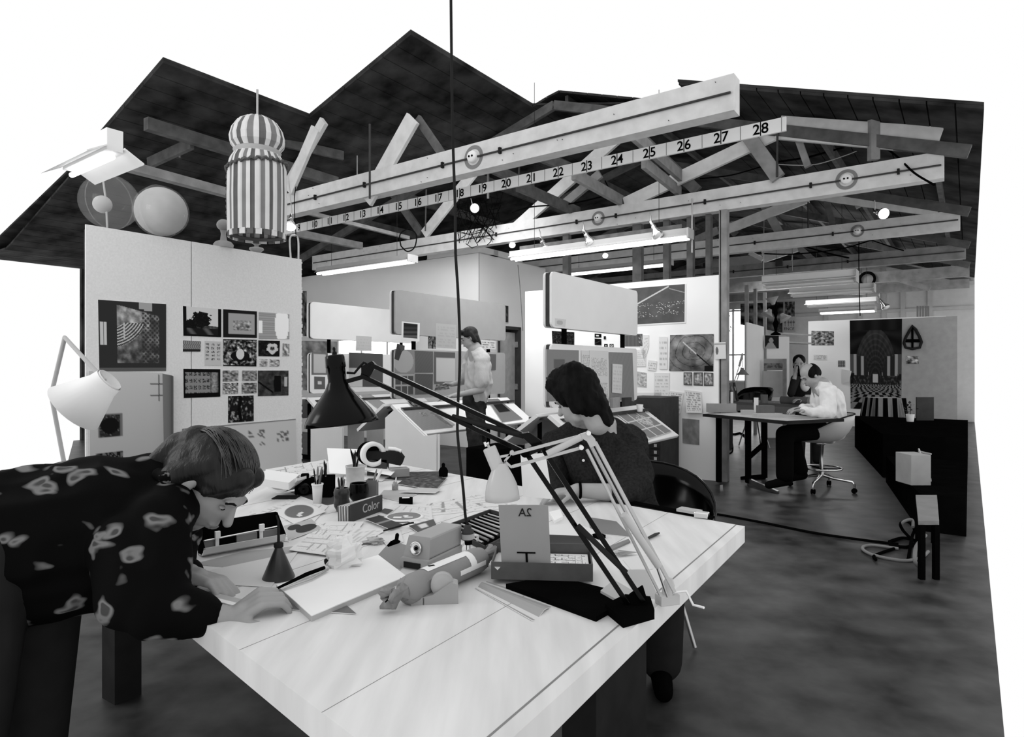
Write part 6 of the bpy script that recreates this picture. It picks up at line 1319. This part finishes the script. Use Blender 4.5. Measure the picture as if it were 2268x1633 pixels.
for a in (aN, aF): blob('shoe', [('c', Vector((a.x + .03, a.y, max(.05, a.z - .06))), Vector((a.x - .17, a.y - .02, max(.045, a.z - .10))), .05, .04)], .01, BT, r, 2)
blob('hair', Tp([('e', (-.052, -.03, .022), (.038, .080, .062)), ('e', (.052, -.03, .022), (.038, .080, .062)), ('e', (0, -.080, .015), (.078, .042, .085)), ('c', (.068, .02, .02), (.072, .02, -.03), .014, .010)], fr), .008, HAIRB, r, 2)
# ---- person on the telephone
r = root('person', Pz(1790, 1010, 0), 'far person with tied dark hair, hand raised to the face, telephoning', 'person')
D0 = 8.9; Hc = Pd(1770, 806, D0); fr = hframe(Hc, (-.45, -.85, -.22), (-.1, -.1, 1))
nk, chs, hp = Pd(1777, 830, D0), Pd(1780, 855, D0), Pd(1785, 900, 9.0); sR, sL = Pd(1762, 840, 8.85), Pd(1795, 842, 9.0); eR, wR = Pd(1752, 872, 8.7), Pd(1762, 826, 8.72); eL, wL = Pd(1798, 875, 8.9), Pd(1775, 885, 8.75)
body = head_prims(fr) + [('c', Hc + Vector((.01, 0, -.06)), nk, .052, .055), ('c', nk, chs, .09, .12), ('c', chs, hp, .12, .13), ('c', nk, sR, .055, .05), ('c', nk, sL, .055, .05), ('c', sR, eR, .045, .038), ('c', eR, wR, .036, .026), ('c', sL, eL, .045, .038), ('c', eL, wL, .036, .026)] + hand_prims(wR, (.05, 0, .9), (.9, .2, 0), .8, 1, 1) + hand_prims(wL, (-.8, -.3, 0), (0, 0, -1), .5, 1, 1)
kx = [Vector((hp.x - .25, hp.y - .38, .62)), Vector((hp.x - .02, hp.y - .42, .62))]
for k_ in kx: body += [('c', hp, k_, .085, .06), ('c', k_, Vector((k_.x, k_.y + .05, .08)), .055, .04)]
blob('body', body, .009, SKIN, r, 3); face_bits(fr, r)
blob('vest', [('c', nk + Vector((0, .03, -.03)), chs, .07, .135), ('c', chs, hp, .135, .14), ('c', sR, eR, .062, .052), ('c', eR, eR.lerp(wR, .6), .05, .04), ('c', nk, sR, .06, .066), ('c', nk, sL, .06, .066), ('c', sL, eL, .062, .05)], .013, CHARC, r, 3)
blob('shirt_front', [('e', chs + Vector((-.03, -.11, .02)), (.07, .05, .10))], .01, WHITE, r, 2)
blob('trousers', [('c', hp, k_, .11, .08) for k_ in kx] + [('c', k_, Vector((k_.x, k_.y + .05, .07)), .08, .075) for k_ in kx], .014, CHARC, r, 3)
blob('hair', Tp([('e', (0, -.025, .045), (.086, .102, .085)), ('e', (0, -.075, -.03), (.06, .05, .07)), ('c', (.055, -.03, .02), (.06, -.06, -.06), .03, .03)], fr), .01, HAIRB, r, 2)
m = MB(); m.tube([wR + Vector((.02, -.01, .10)), wR + Vector((.03, -.03, .02)), wR + Vector((.025, -.06, -.04))], [.02, .012, .02], 10); one('telephone_handset', m, BLKM, 'black handset pressed to the far person’s cheek', 'telephone')
# ================================================================ CHAIRS
def shell(name, fr, rx, ry, zb, zt, mt, parent, rimm, front_drop=.14, nseg=30):
    m = MB(fr); N = 7; vs_ = []
    for j in range(N + 1):
        v = j / N
        for k in range(nseg):
            t = 2 * math.pi * k / nseg; back = .5 - .5 * math.sin(t)        # back at t=-90
            top = zt - front_drop * (1 - back) ** 2 * 1.4; top = max(top, zb + .03)
            w_ = math.sin(v * math.pi / 2) ** .8; hgt = zb + (top - zb) * (1 - math.cos(v * math.pi / 2)) ** .9
            vs_.append(Vector((rx * w_ * math.cos(t) * (1 + .03 * v), ry * w_ * math.sin(t), hgt)))
    m.add(vs_, [(j * nseg + k, j * nseg + (k + 1) % nseg, (j + 1) * nseg + (k + 1) % nseg, (j + 1) * nseg + k) for j in range(N) for k in range(nseg)], 0, True)
    o = m.build(name, mt, parent, weld=True); s_ = o.modifiers.new('thick', 'SOLIDIFY'); s_.thickness = .008
    m = MB(fr); m.tube([v + Vector((0, 0, .003)) for v in vs_[-nseg:]], .007, 8, closed=True); m.build('rim', rimm, parent); return o
# drafting chair of the far man (facing left: local +y to the left)
c = Pd(1819, 1080, 6.78); c.z = 0
r = root('drafting_chair', c, 'white shell chair on a wheeled chrome base with a foot ring', 'chair'); fr = frame(c, rz=math.radians(75))
shell('seat_shell', frame(c + Vector((.02, 0, 0)), rz=math.radians(78)), .31, .30, .50, .82, mat('ivory_shell', .52, .45, amt=.04), r, CHARC, .20)
m = MB(fr); m.lathe([(.03, .14), (.03, .2), (.017, .2), (.017, .47), (.05, .49)], (0, 0, 0), (0, 0, 1), 16); m.build('column', STEEL, r)
m = MB(fr); m.tube([(.20 * math.cos(t), .20 * math.sin(t), .235) for t in [2 * math.pi * k / 32 for k in range(32)]], .009, 8, closed=True); m.build('foot_ring', CHROME, r)
for k in range(3): t = 2 * math.pi * k / 3 + .4; m = MB(fr); m.bar((.02 * math.cos(t), .02 * math.sin(t), .225), (.20 * math.cos(t), .20 * math.sin(t), .232), .012, .012); m.build('ring_spoke', BLKM, r)
for k in range(4):
    t = math.pi / 4 + k * math.pi / 2 + .35; m = MB(fr); m.tube([(.02 * math.cos(t), .02 * math.sin(t), .16), (.12 * math.cos(t), .12 * math.sin(t), .135), (.30 * math.cos(t), .30 * math.sin(t), .115), (.318 * math.cos(t), .318 * math.sin(t), .09), (.318 * math.cos(t), .318 * math.sin(t), .055)], [.02, .017, .012, .011, .010], 10); l_ = m.build('leg', CHROME, r)
    m = MB(fr)
    for s_ in (-.012, .012): m.lathe([(.026, -.007), (.026, .007)], (.318 * math.cos(t) - s_ * math.sin(t), .318 * math.sin(t) + s_ * math.cos(t), .027), (-math.sin(t), math.cos(t), 0), 16)
    m.build('caster', BLKM, l_)
# black shell chair of the front man
c = Vector((.66, 3.10, 0)); r = root('shell_chair', c, 'black shell armchair under the seated dark-haired man', 'chair')
shell('seat_shell', frame(c, rz=math.radians(-140) + math.pi + math.radians(170)), .33, .31, .40, .80, BLACK, r, BLACK, .18)
for k in range(4):
    t = math.pi / 4 + k * math.pi / 2; m = MB(); m.tube([c + Vector((.12 * math.cos(t), .12 * math.sin(t), .40)), c + Vector((.26 * math.cos(t), .26 * math.sin(t), .012))], .010, 8); m.build('leg', STEEL, r)
# black shell chair far away
c = Pd(1670, 880, 10.4); c.z = 0; r = root('shell_chair', c, 'small black shell chair far off, behind the desk clutter', 'chair')
shell('seat_shell', frame(c, rz=2.2), .29, .28, .50, .98, BLACK, r, BLACK, .30)
for k in range(4):
    t = math.pi / 4 + k * math.pi / 2; m = MB(); m.tube([c + Vector((.1 * math.cos(t), .1 * math.sin(t), .50)), c + Vector((.26 * math.cos(t), .26 * math.sin(t), .012))], .010, 6); m.build('leg', STEEL, r)
# ================================================================ THE FAR MAN'S DESK
DZ = .797
q0, q1 = Pz(1556, 917, DZ), Pz(1744, 934, DZ); dv = (q1 - q0).normalized(); pv = Vector((-dv.y, dv.x, 0))
if pv.y < 0: pv = -pv
pv = Vector((.90, .43, 0)); r = root('drawing_table', (q0 + q1) / 2 + pv * .3 - Vector((0, 0, DZ)), 'dark-edged drawing table on black legs in front of the far seated man', 'table')
Wd = .80
m = MB(); m.prism([q0, q1, q1 + pv * Wd, q0 + pv * Wd], (0, 0, -.03)); m.build('table_top', CHARC, r, bevel=.003)
m = MB(); m.prism([q0 + dv * .05 + pv * .05, q1 - dv * .05 + pv * .05, q1 - dv * .05 + pv * (Wd - .05), q0 + dv * .05 + pv * (Wd - .05)], (0, 0, .002)); m.build('mat', GREYL, r)
for x, y in ((1592, 1072), (1657, 1074), (1693, 1062)):
    g_ = Pz(x, y, 0); m = MB(); m.bar(Vector((g_.x, g_.y, .02)), Vector((g_.x, g_.y, DZ - .03)), .055, .055); m.build('leg', BLKM, r, bevel=.005)
f0, f1 = Pz(1655, 1074, 0), Pz(1722, 1094, 0); m = MB(); m.prism([f0 + Vector((0, 0, .0)), f1, f1 + Vector((0, 0, .025)), f0 + Vector((0, 0, .075))], (.03, .03, 0)); m.build('metal_foot', STEEL, r, bevel=.004)
f0, f1 = Pz(1693, 1062, 0), Pz(1640, 1062, 0); m = MB(); m.prism([f0, f1, f1 + Vector((0, 0, .03)), f0 + Vector((0, 0, .06))], (.03, .03, 0)); m.build('rear_foot', BLKM, r)
m = MB(); m.bar(Vector((Pz(1657, 1074, 0).x, Pz(1657, 1074, 0).y, .30)), Vector((Pz(1693, 1062, 0).x, Pz(1693, 1062, 0).y, .42)), .03, .05); m.build('brace', BLKM, r)
m = MB(); m.box(Pz(1597, 1082, 0) + Vector((0, 0, .02)), (.03, .03, .04)); m.build('levelling_foot', CHROME, r)
def dbox(x0, x1, yb, hh, dd, label, mt=CARD, name='cardboard_box', cat='box', z=DZ, lift=0.0):
    a_, b2 = Pz(x0, yb, z), Pz(x1, yb, z); d_ = (b2 - a_).normalized(); n_ = Vector((-d_.y, d_.x, 0)); n_ = n_ if n_.y > 0 else -n_
    m = MB(); zz = Vector((0, 0, lift)); m.prism([a_ + zz, b2 + zz, b2 + n_ * dd + zz, a_ + n_ * dd + zz], (0, 0, hh)); return one(name, m, mt, label, cat, bevel=.002)
dbox(1570, 1631, 914, .10, .10, 'grey cardboard box at the left end of the far drawing table')
dbox(1618, 1624, 912, .23, .004, 'slim white card standing up behind the grey cardboard box', PAPER, 'white_card', 'card')
dbox(1645, 1671, 919, .05, .07, 'small white dish beside the tape on the far drawing table', GREYL, 'small_dish', 'dish')
dbox(1676, 1734, 925, .035, .12, 'flat pale box at the front of the far drawing table', GREYL, 'flat_box')
dbox(1670, 1680, 914, .17, .008, 'tall narrow white strip propped up on the far drawing table', PAPER, 'white_strip', 'card')
dbox(1682, 1716, 917, .09, .10, 'brown cardboard box stack behind the flat pale box', CARDD)
r = root('long_desk', Pz(1680, 985, 0) + Vector((0, .5, 0)), 'long cluttered desk behind the far drawing table', 'desk')
a_, b2 = Pd(1603, 880, 9.6), Pd(1800, 884, 8.6); a_.z = b2.z = .80; n_ = Vector((.45, .89, 0))
m = MB(); m.prism([a_, b2, b2 + n_ * .8, a_ + n_ * .8], (0, 0, -.04)); m.build('desk_top', CARDD, r)
m = MB(); m.prism([a_ + Vector((0, 0, -.04)), b2 + Vector((0, 0, -.04)), b2 + Vector((0, .02, -.04)), a_ + Vector((0, .02, -.04))], (0, 0, -.09)); m.build('apron', GREY, r)
for q in (a_ + n_ * .05, b2 + n_ * .05, a_ + n_ * .75, b2 + n_ * .75): m = MB(); m.bar(Vector((q.x, q.y, 0)), Vector((q.x, q.y, .76)), .05, .05); m.build('leg', GREYD, r)
def atd(px, t=.2): 
    u = (px - 1603) / 197; q = a_.lerp(b2, u) + n_ * t; return Vector((q.x, q.y, .801))
for i, px in enumerate((1609, 1615, 1621, 1628, 1635)):
    p = atd(px, .12); fr2 = frame(p, rz=-.3, ry=-.28 + .02 * i); m = MB(fr2); m.box((0, .08, .15), (.030 + .006 * (i % 2), .22, .28)); m.box((0, -.032, .2), (.018, .004, .06), 1)
    one('ring_binder', m, [(GREYD, CHARC, GREYD, GREY, GREYD)[i], GREYL], ('darkest leaning binder at the left end of the long desk', 'second leaning binder from the left on the long desk', 'middle leaning binder on the long desk', 'pale leaning binder on the long desk, second from the right', 'rightmost leaning binder on the long desk')[i], 'binder', bevel=.002)
for x0, lb, mt, hh, ww, dd_ in ((1697, 'grey drum-shaped pot on the long desk', GREY, .12, .05, .1), (1676, 'dark mug of pencils on the long desk', CHARC, .09, .03, .06)):
    p = atd(x0, .06); m = MB(); m.lathe([(ww, 0), (ww * 1.02, hh), (ww * .9, hh), (ww * .85, .01), (0, .01)], p, (0, 0, 1), 20); one('desk_pot', m, mt, lb, 'pot')
p = atd(1676, .06)
for k in range(4): pencil(p + Vector((0, 0, .012)), .15 + .06 * k, k * 1.6, .15, .004, CHARC, 'pencil in the dark mug on the long desk', 'pencils on the long desk')
p = atd(1722, .2); m = MB(); m.ball(p + Vector((0, 0, .075)), (.07, .06, .075)); one('glass_globe', m, GLASS, 'clear rounded glass thing on the long desk', 'globe')
m = MB(); p1, p2 = atd(1735, .02), atd(1792, .02); m.tube([p1 + Vector((0, 0, .055)), p2 + Vector((0, 0, .055))], .052, 20); one('cardboard_tube', m, CARDD, 'thick brown cardboard tube lying on the long desk', 'tube')
p = atd(1774, .35); m = MB(); m.box(p + Vector((0, 0, .09)), (.28, .18, .18)); one('black_case', m, BLKM, 'black square case behind the brown tube', 'case', bevel=.005)
p = atd(1790, .12); m = MB(); m.box(p + Vector((.02, -.0, .12)), (.12, .02, .03)); m.box(p + Vector((.02, 0, .05)), (.1, .02, .1)); one('small_white_block', m, GREYL, 'small pale block standing before the black case', 'block')
# cone desk lamp far left of that desk
p = atd(1607, .3); r = root('cone_desk_lamp', p, 'small grey cone-shaded desk lamp at the window end of the long desk', 'lamp')
sh = Pd(1645, 822, 9.7); m = MB(); m.lathe([(.018, 0), (.022, .03), (.05, .06), (.095, .11), (.092, .11), (.02, .05)], sh + Vector((0, 0, .05)), (0, 0, -1), 24, caps=False); m.build('shade', GREY, r)
m = MB(); m.bar(p, Pd(1637, 812, 9.75), .012, .012); m.bar(p + Vector((.03, 0, 0)), Pd(1642, 814, 9.75), .012, .012); m.bar(Pd(1637, 812, 9.75), Pd(1645, 783, 9.75), .02, .03); m.bar(Pd(1645, 783, 9.75), sh + Vector((0, 0, .06)), .012, .012); m.build('arm', GREYL, r)
m = MB(); m.lathe([(.07, 0), (.07, .02), (.02, .03)], p, (0, 0, 1)); m.build('base', CHARC, r)
# picture pieces in the far part
picture('poster', quadB(EB - .07, [(1640, 673), (1762, 668), (1762, 702), (1737, 702)]) if False else [Pb(1640, 673, 18.7), Pb(1735, 669, 18.7), Pb(1735, 738, 18.7), Pb(1640, 719, 18.7)], frac(60, 3.2, .03, .6), 'large dark poster with pale blurred figures before the window', 'poster', nx=50, ny=36)
picture('poster', [Pb(1738, 669, 18.6), Pb(1760, 668, 18.6), Pb(1760, 701, 18.6), Pb(1738, 701, 18.6)], frac(61, 4, .02, .5), 'narrow dark poster above the one lettered ENCE', 'poster', nx=20, ny=30)
P_ = [Pb(1733, 704, 18.6), Pb(1762, 703, 18.6), Pb(1762, 736, 18.6), Pb(1733, 736, 18.6)]
r = root('lettered_poster', P_[3], 'grey poster with small goblets and letters ENCE', 'poster')
def a_gob(u, v):
    for k, x in enumerate((.2, .45, .65, .85)):
        if .2 < v < .62 and abs(u - x) < (.07 if .25 < v < .38 else .02): return .35
    return .62
m = sheet(P_, a_gob, 24, 24); m.build('sheet', [ART, PAPER], r)
textmesh('ENCE', .11, axes((P_[2] + P_[3]) / 2 + Vector((0, -.006, .09)), P_[2] - P_[3], (0, 0, 1)), 'lettering', CHARC, r)
m = MB(); m.prism([Pd(1655, 714, 11.0), Pd(1692, 724, 11.9), Pd(1692, 882, 11.9), Pd(1655, 880, 11.0)], AB(.03, 0)); one('white_screen', m, WHITE, 'tall white screen fixed to the front slim post', 'screen')
p = Pd(1716, 775, 12.0)
m = MB(); m.box((p.x, p.y, p.z / 2 + .12), (.42, .3, p.z + .24), rz=.0); one('white_pedestal', m, WHITE, 'white display pedestal holding the portrait picture box', 'pedestal')
q = Pd(1716, 774, 11.83)
picture('portrait_picture', [Pd(1694, 743, 11.8), Pd(1725, 744, 11.8), Pd(1725, 772, 11.8), Pd(1694, 772, 11.8)], lambda u, v: .62 if (math.hypot((u - .45) / .16, (v - .38) / .2) < 1 or (v > .55 and abs(u - .42) < .16 + (v - .55) * .6)) else .12, 'framed dark portrait of a pale bust on the pedestal', 'picture', nx=30, ny=26, th=.02)
m = MB(); m.box(Pd(1732, 759, 12.0), (.14, .05, .26)); one('grey_card', m, GREYL, 'pale grey card right beside the portrait', 'panel')
picture('landscape_print', [Pd(1692, 795, 11.6), Pd(1734, 795, 11.6), Pd(1734, 820, 11.6), Pd(1692, 820, 11.6)], lambda u, v: .62 if v < .4 else (.35 if v < .85 and fb(u * 8, v * 8) > -.1 else .5), 'pale landscape print under the portrait', 'picture', nx=30, ny=14, th=.01)
m = MB(); m.prism([Pd(1690, 822, 11.62), Pd(1735, 822, 11.62), Pd(1735, 880, 11.62), Pd(1690, 880, 11.62)], (0, .03, 0)); one('pale_board', m, GREYL, 'pale board under the landscape print', 'board')
r = root('statuette_lamp', Pd(1718, 742, 12.0), 'dark slim statuette lamp with pale flaring paper shades', 'lamp')
c = Pd(1718, 742, 12.0); k_ = 12.0 / F
m = MB(); m.lathe([(.09, 0), (.09, .02), (.02, .06), (.03, .12), (.055, .22), (.03, .27), (.02, .33), (.04, .42), (.02, .5), (.015, .72)], c, (0, 0, 1), 18); m.build('figure', BLKM, r)
for px, py, ax_ in ((1706, 690, (-.5, 0, -1)), (1730, 700, (.6, 0, -.8)), (1713, 680, (-.2, 0, 1))):
    m = MB(); m.lathe([(.03, 0), (.05, .05), (.12, .14), (.118, .14), (.03, .02)], Pd(px, py - 5, 11.9), ax_, 20, caps=False); m.build('paper_shade', GREYL, r)
for z_, y_ in ((0, 739), (1, 758)):
    a1_, a2_ = Pd(1722, y_, 13.4), Pd(1790, y_, 14.2); a2_.z = a1_.z; m = MB(); m.bar(a1_, a2_, .25, .03); one('wall_shelf', m, GREYL, ('upper' if z_ == 0 else 'lower') + ' long pale shelf left of the far white wall', 'shelf')
P_ = Pd(1609, 716, 7.42); r = root('hanging_plant', P_, 'leafy plant hanging beside the tall post', 'plant'); m = MB()
for k in range(44):
    q = P_ + Vector((random.uniform(-.02, .03), random.uniform(-.03, .03), random.uniform(-.16, .16))); d_ = Vector((random.uniform(-.1, 1), random.uniform(-.5, .5), random.uniform(-.8, .3))).normalized() * .045; n2 = d_.cross(Vector((0, 0, 1))).normalized() * .010
    m.add([q, q + d_ * .5 + n2, q + d_, q + d_ * .5 - n2], [(0, 1, 2, 3)])
m.build('leaves', GREYD, r); m = MB(); m.tube([P_ + Vector((-.02, 0, -.17)), P_ + Vector((-.04, -.02, .35))], .006, 6); m.build('stem', CHARC, r)
# far right wall pictures
FP = FB - .005
def a_nave(u, v):
    x = u - .5
    hz = .70; 
    if v > hz + .02:
        t = (v - hz) ; px_ = x / (t + .03); return .50 if (math.floor(px_ * 2.2 + 50) + math.floor(1.1 / (t + .05))) % 2 else .06
    if v < .12: return .10 + .03 * math.cos(x * 20)
    q = math.hypot(x / .42, (v - .66) / .56)
    if q < 1:
        if abs(x) < .05 and .6 < v < .70: return .7
        k = (q * 9) % 1
        if abs(x) > .05 + .3 * q * .8 and v > .40: return (.60 if (abs(x) * 7) % 1 > .62 else .16) if v < .62 else .14 + .3 * max(0, fb(u * 30, v * 30))
        return .10 + .05 * (k < .3) + .10 * q * (1 - v) + .05 * abs(math.sin(math.atan2(v - .5, x) * 9))
    if v > .38 and abs(x) > .30: return .60 if (abs(x) * 7) % 1 > .6 and v < .60 else (.12 + .4 * max(0, fb(u * 26, v * 26)) if v >= .60 else .3)
    return .10 + .04 * math.sin(math.atan2(v - .13, x) * 16)
picture('nave_poster', quadB(FP, [(1882, 710), (1998, 706), (1996, 912), (1884, 905)]), a_nave, 'tall dark poster of a vaulted church nave with chequered floor', 'poster', nx=90, ny=140)
picture('flower_photograph', quadB(FP, [(1797, 733), (1847, 734), (1847, 765), (1797, 765)]), frac(70, 7, .1, .8), 'speckled photograph above the far seated man', nx=40, ny=26)
picture('checked_card', quadB(FP, [(1856, 799), (1872, 799), (1872, 813), (1856, 813)]), lambda u, v: .25 if (u * 4) % 1 < .25 or (v * 4) % 1 < .25 else .6, 'small checked card left of the church poster', nx=24, ny=24)
picture('text_strip', quadB(FP, [(1802, 786), (1832, 787), (1832, 798), (1802, 797)]), a_lines(3, .65), 'faint lettered strip under the speckled photograph', nx=20, ny=9)
picture('curled_sheet', quadB(FP - .01, [(1864, 818), (1887, 822), (1882, 845), (1864, 850)]), W8(.84), 'white curled sheet overlapping the church poster', nx=6, ny=6, curl=lambda u, v: -.06 * u)
m = MB(); m.prism(quadB(FP - .002, [(1998, 706), (2120, 700), (2120, 935), (1996, 935)]), AB(0, .001)); one('grey_wall_sheet', m, mat('mid_grey_wallcovering', .34, .8), 'plain grey wall covering at the right edge', 'panel')
r = root('wall_ornament', Pb(2021, 772, FB - .03), 'pear-shaped dark woven ornament on the grey wall', 'ornament')
pts = [Pb(x, y, FB - .04) for x, y in ((2021, 722), (2014, 733), (2005, 750), (2002, 760), (2006, 770), (2021, 773), (2037, 770), (2041, 758), (2036, 745), (2028, 730))]
m = MB(); m.tube(pts, .03, 8, closed=True); m.build('rim', CHARC, r)
m = MB(); m.bar(Pb(2003, 755, FB - .04), Pb(2040, 755, FB - .04), .03, .07); m.bar(Pb(2021, 722, FB - .04), Pb(2021, 772, FB - .04), .03, .03); m.build('band', BLKM, r)
picture('silver_photograph', quadB(FP - .01, [(2007, 789), (2035, 789), (2035, 806), (2007, 806)]), frac(71, 2.4, .1, .9), 'small shiny photograph under the pear-shaped ornament', nx=20, ny=12)
for k in range(5):
    x = 2030 + k * 6; m = MB(); m.prism(quadB(FB + .02, [(x, 678), (x + 4, 678), (x + 4, 702), (x, 702)]), AB(0, .06)); one('upright_slat', m, GREY, 'short slat standing on top of the grey wall', 'slat', 'slats on the grey wall')
# dark furniture at the right; the black blocks also stand for shaded floor
q = [Pz(1962, 1068, 0), Pz(2036, 1176, 0)]; m = MB(); q += [AB(.02, bcoord(q[1])), AB(.02, bcoord(q[0]))]
for p in q: p.z = 0
r = root('black_seat_and_shade', (q[0] + q[1]) / 2, 'long black low seat block filling the shaded floor along the right side', 'sofa')
m.prism(q, (0, 0, .30)); m.build('seat_block', BLKM, r, bevel=.03)
m = MB(); m.prism([q[0], q[1], q[1].lerp(q[2], .3), q[0].lerp(q[3], .3)], (0, 0, .06)); m.build('plinth', CHARC, r)
p = Pd(1958, 945, 10.9); r = root('cloth_covered_table', (p.x, p.y, 0), 'small table draped in a dark striped cloth before the church poster', 'table')
m = MB(); m.box((p.x, p.y, .38), (.40, .40, .74)); m.build('table_body', BLKM, r)
m = MB(); n = 72; top_ = []; bot_ = []
for k in range(n):
    t = k / n * 4; s_ = int(t); f_ = t - s_; cs = [(-1, -1), (1, -1), (1, 1), (-1, 1)]; a2 = Vector(cs[s_ % 4] + (0,)); b3 = Vector(cs[(s_ + 1) % 4] + (0,)); w_ = a2.lerp(b3, f_) * .235; rp_ = 1 + .09 * math.sin(k * 1.35)
    top_.append(Vector((p.x + w_.x, p.y + w_.y, .80))); bot_.append(Vector((p.x + w_.x * (1.18 * rp_), p.y + w_.y * (1.18 * rp_), .40 + .04 * math.sin(k * .4))))
for k in range(n): m.add([top_[k], top_[(k + 1) % n], bot_[(k + 1) % n], bot_[k]], [(0, 1, 2, 3)], 0 if (k // 3) % 2 else 1)
m.add(top_, [tuple(range(n))], 1); m.build('striped_cloth', [BLKM, GREY], r, weld=True)
p = Pd(2016, 934, 9.3); r = root('potted_plant', p, 'small plant in a white pot on a dark shelf at the right edge', 'plant')
m = MB(); m.lathe([(.045, 0), (.058, .11), (.052, .11), (.045, .09), (0, .09)], p, (0, 0, 1), 20); m.build('pot', WHITE, r)
m = MB()
for k in range(40):
    q_ = p + Vector((random.gauss(0, .05), random.gauss(0, .05), .12 + random.random() * .16)); d_ = Vector((random.uniform(-1, 1), random.uniform(-1, 1), random.uniform(-.3, .8))).normalized() * .05; n2 = d_.cross(Vector((0, 0, 1))).normalized() * .02
    m.add([q_, q_ + d_ * .5 + n2, q_ + d_, q_ + d_ * .5 - n2], [(0, 1, 2, 3)])
m.build('leaves', GREYD, r); m = MB(); m.tube([p + Vector((0, 0, .08)), p + Vector((.01, 0, .26))], .004, 5); m.build('stem', GREYD, r)
zz_ = p.z - .002; q = [Pz(1893, 990, 0), Pz(1955, 1058, 0)]; q += [AB(.02, bcoord(q[1])), AB(.02, bcoord(q[0]))]; m = MB(); m.prism([Vector((v.x, v.y, 0)) for v in q], (0, 0, zz_)); one('black_cabinet', m, BLKM, 'long black cabinet carrying the small white flower pot', 'cabinet', bevel=.004)
m = MB(); m.box(Pd(2040, 905, 9.5) + Vector((.07, .02, -.02)), (.26, .02, .38)); one('framed_dark_board', m, GREYD, 'dark framed board behind the small potted plant', 'board')
p = Pd(2022, 1083, 5.5); m = MB(); m.box((p.x, p.y, .302 + .13), (.17, .22, .26)); one('grey_crate', m, CARD, 'dull grey box on the floor at the right edge', 'box', bevel=.004)
p0 = Pz(2028, 1082, .42); r = root('low_table', Pz(2060, 1150, 0), 'low grey table cut by the right edge of the picture', 'table')
q = [Pd(2028, 1082, 4.7), Pd(2034, 1142, 3.9), Pd(2080, 1146, 3.9), Pd(2075, 1082, 4.7)]
zt = .36
for p in q: p.z = zt
m = MB(); m.prism(q, (0, 0, -.025)); m.build('table_top', GREY, r)
for p in q: m = MB(); m.bar(Vector((p.x + (.02 if p is q[0] or p is q[1] else -.02), p.y, 0)), Vector((p.x + (.02 if p is q[0] or p is q[1] else -.02), p.y, zt - .025)), .03, .03); m.build('leg', BLKM, r)
m = MB(); m.bar(Pd(2035, 995, 6.0), Pd(2060, 1060, 5.6), .012, .015); m.bar(Pd(2035, 1000, 6.0), Pd(2062, 1006, 5.8), .012, .012); m.bar(Pd(2060, 1060, 5.6), Vector((Pd(2068, 1100, 5.6).x, 5.6, 0)), .012, .015); one('chair_frame', m, GREYL, 'bent pale metal frame piece above the low table', 'frame')
# cables on the floor
def fcable(pts, rr, label, mt=BLKM, z=None, closed=False):
    P = [Pz(x, y, rr + .001 + (z[i] if z else 0)) for i, (x, y) in enumerate(pts)]; Q = []
    for i in range(len(P) - 1):
        p0, p1, p2, p3 = P[max(i - 1, 0)], P[i], P[i + 1], P[min(i + 2, len(P) - 1)]
        for k in range(8):
            t = k / 8; Q.append(.5 * ((2 * p1) + (-p0 + p2) * t + (2 * p0 - 5 * p1 + 4 * p2 - p3) * t * t + (-p0 + 3 * p1 - 3 * p2 + p3) * t ** 3))
    Q.append(P[-1]); m = MB(); m.tube(Q, rr, 8); return one('floor_cable', m, mt, label, 'cable')
fcable([(1440, 1122), (1560, 1135), (1680, 1156), (1800, 1180), (1900, 1195), (1990, 1206)], .010, 'long black cable running across the concrete floor')
fcable([(2050, 1186), (2030, 1210), (2026, 1240), (2034, 1256)], .012, 'pale stiff cable end curving up beside the coil', GREY, [.12, .10, .05, 0])
fcable([(1990, 1216), (1930, 1208), (1910, 1215), (1935, 1230), (2000, 1242), (2040, 1235), (2056, 1222)], .011, 'big pale loop of cable on the floor at right', GREY)
fcable([(1970, 1200), (2000, 1192), (2030, 1200), (2010, 1212), (1975, 1208), (1972, 1200)], .012, 'small black coil of cable beside the pale loop')
fcable([(2020, 1196), (2000, 1175), (1995, 1160), (2010, 1155), (2025, 1172), (2020, 1190), (2012, 1240)], .011, 'black cable rising in a hoop out of the coil', BLKM, [0, .06, .12, .12, .08, .03, 0])
fcable([(1940, 1240), (1936, 1232), (1960, 1222), (1990, 1212)], .010, 'short black cable crossing the pale loop')
fcable([(1995, 1165), (2003, 1155), (2020, 1152), (2022, 1168)], .011, 'thin pale wire bundle at the top of the hoop', GREY, [.10, .14, .14, .10])
fcable([(1612, 958), (1625, 962), (1640, 960), (1652, 968)], .02, 'black power strip bundle under the far drawing table')
fcable([(1606, 985), (1620, 978), (1622, 1000), (1604, 1008)], .010, 'looped cable near the foot of the tall post')
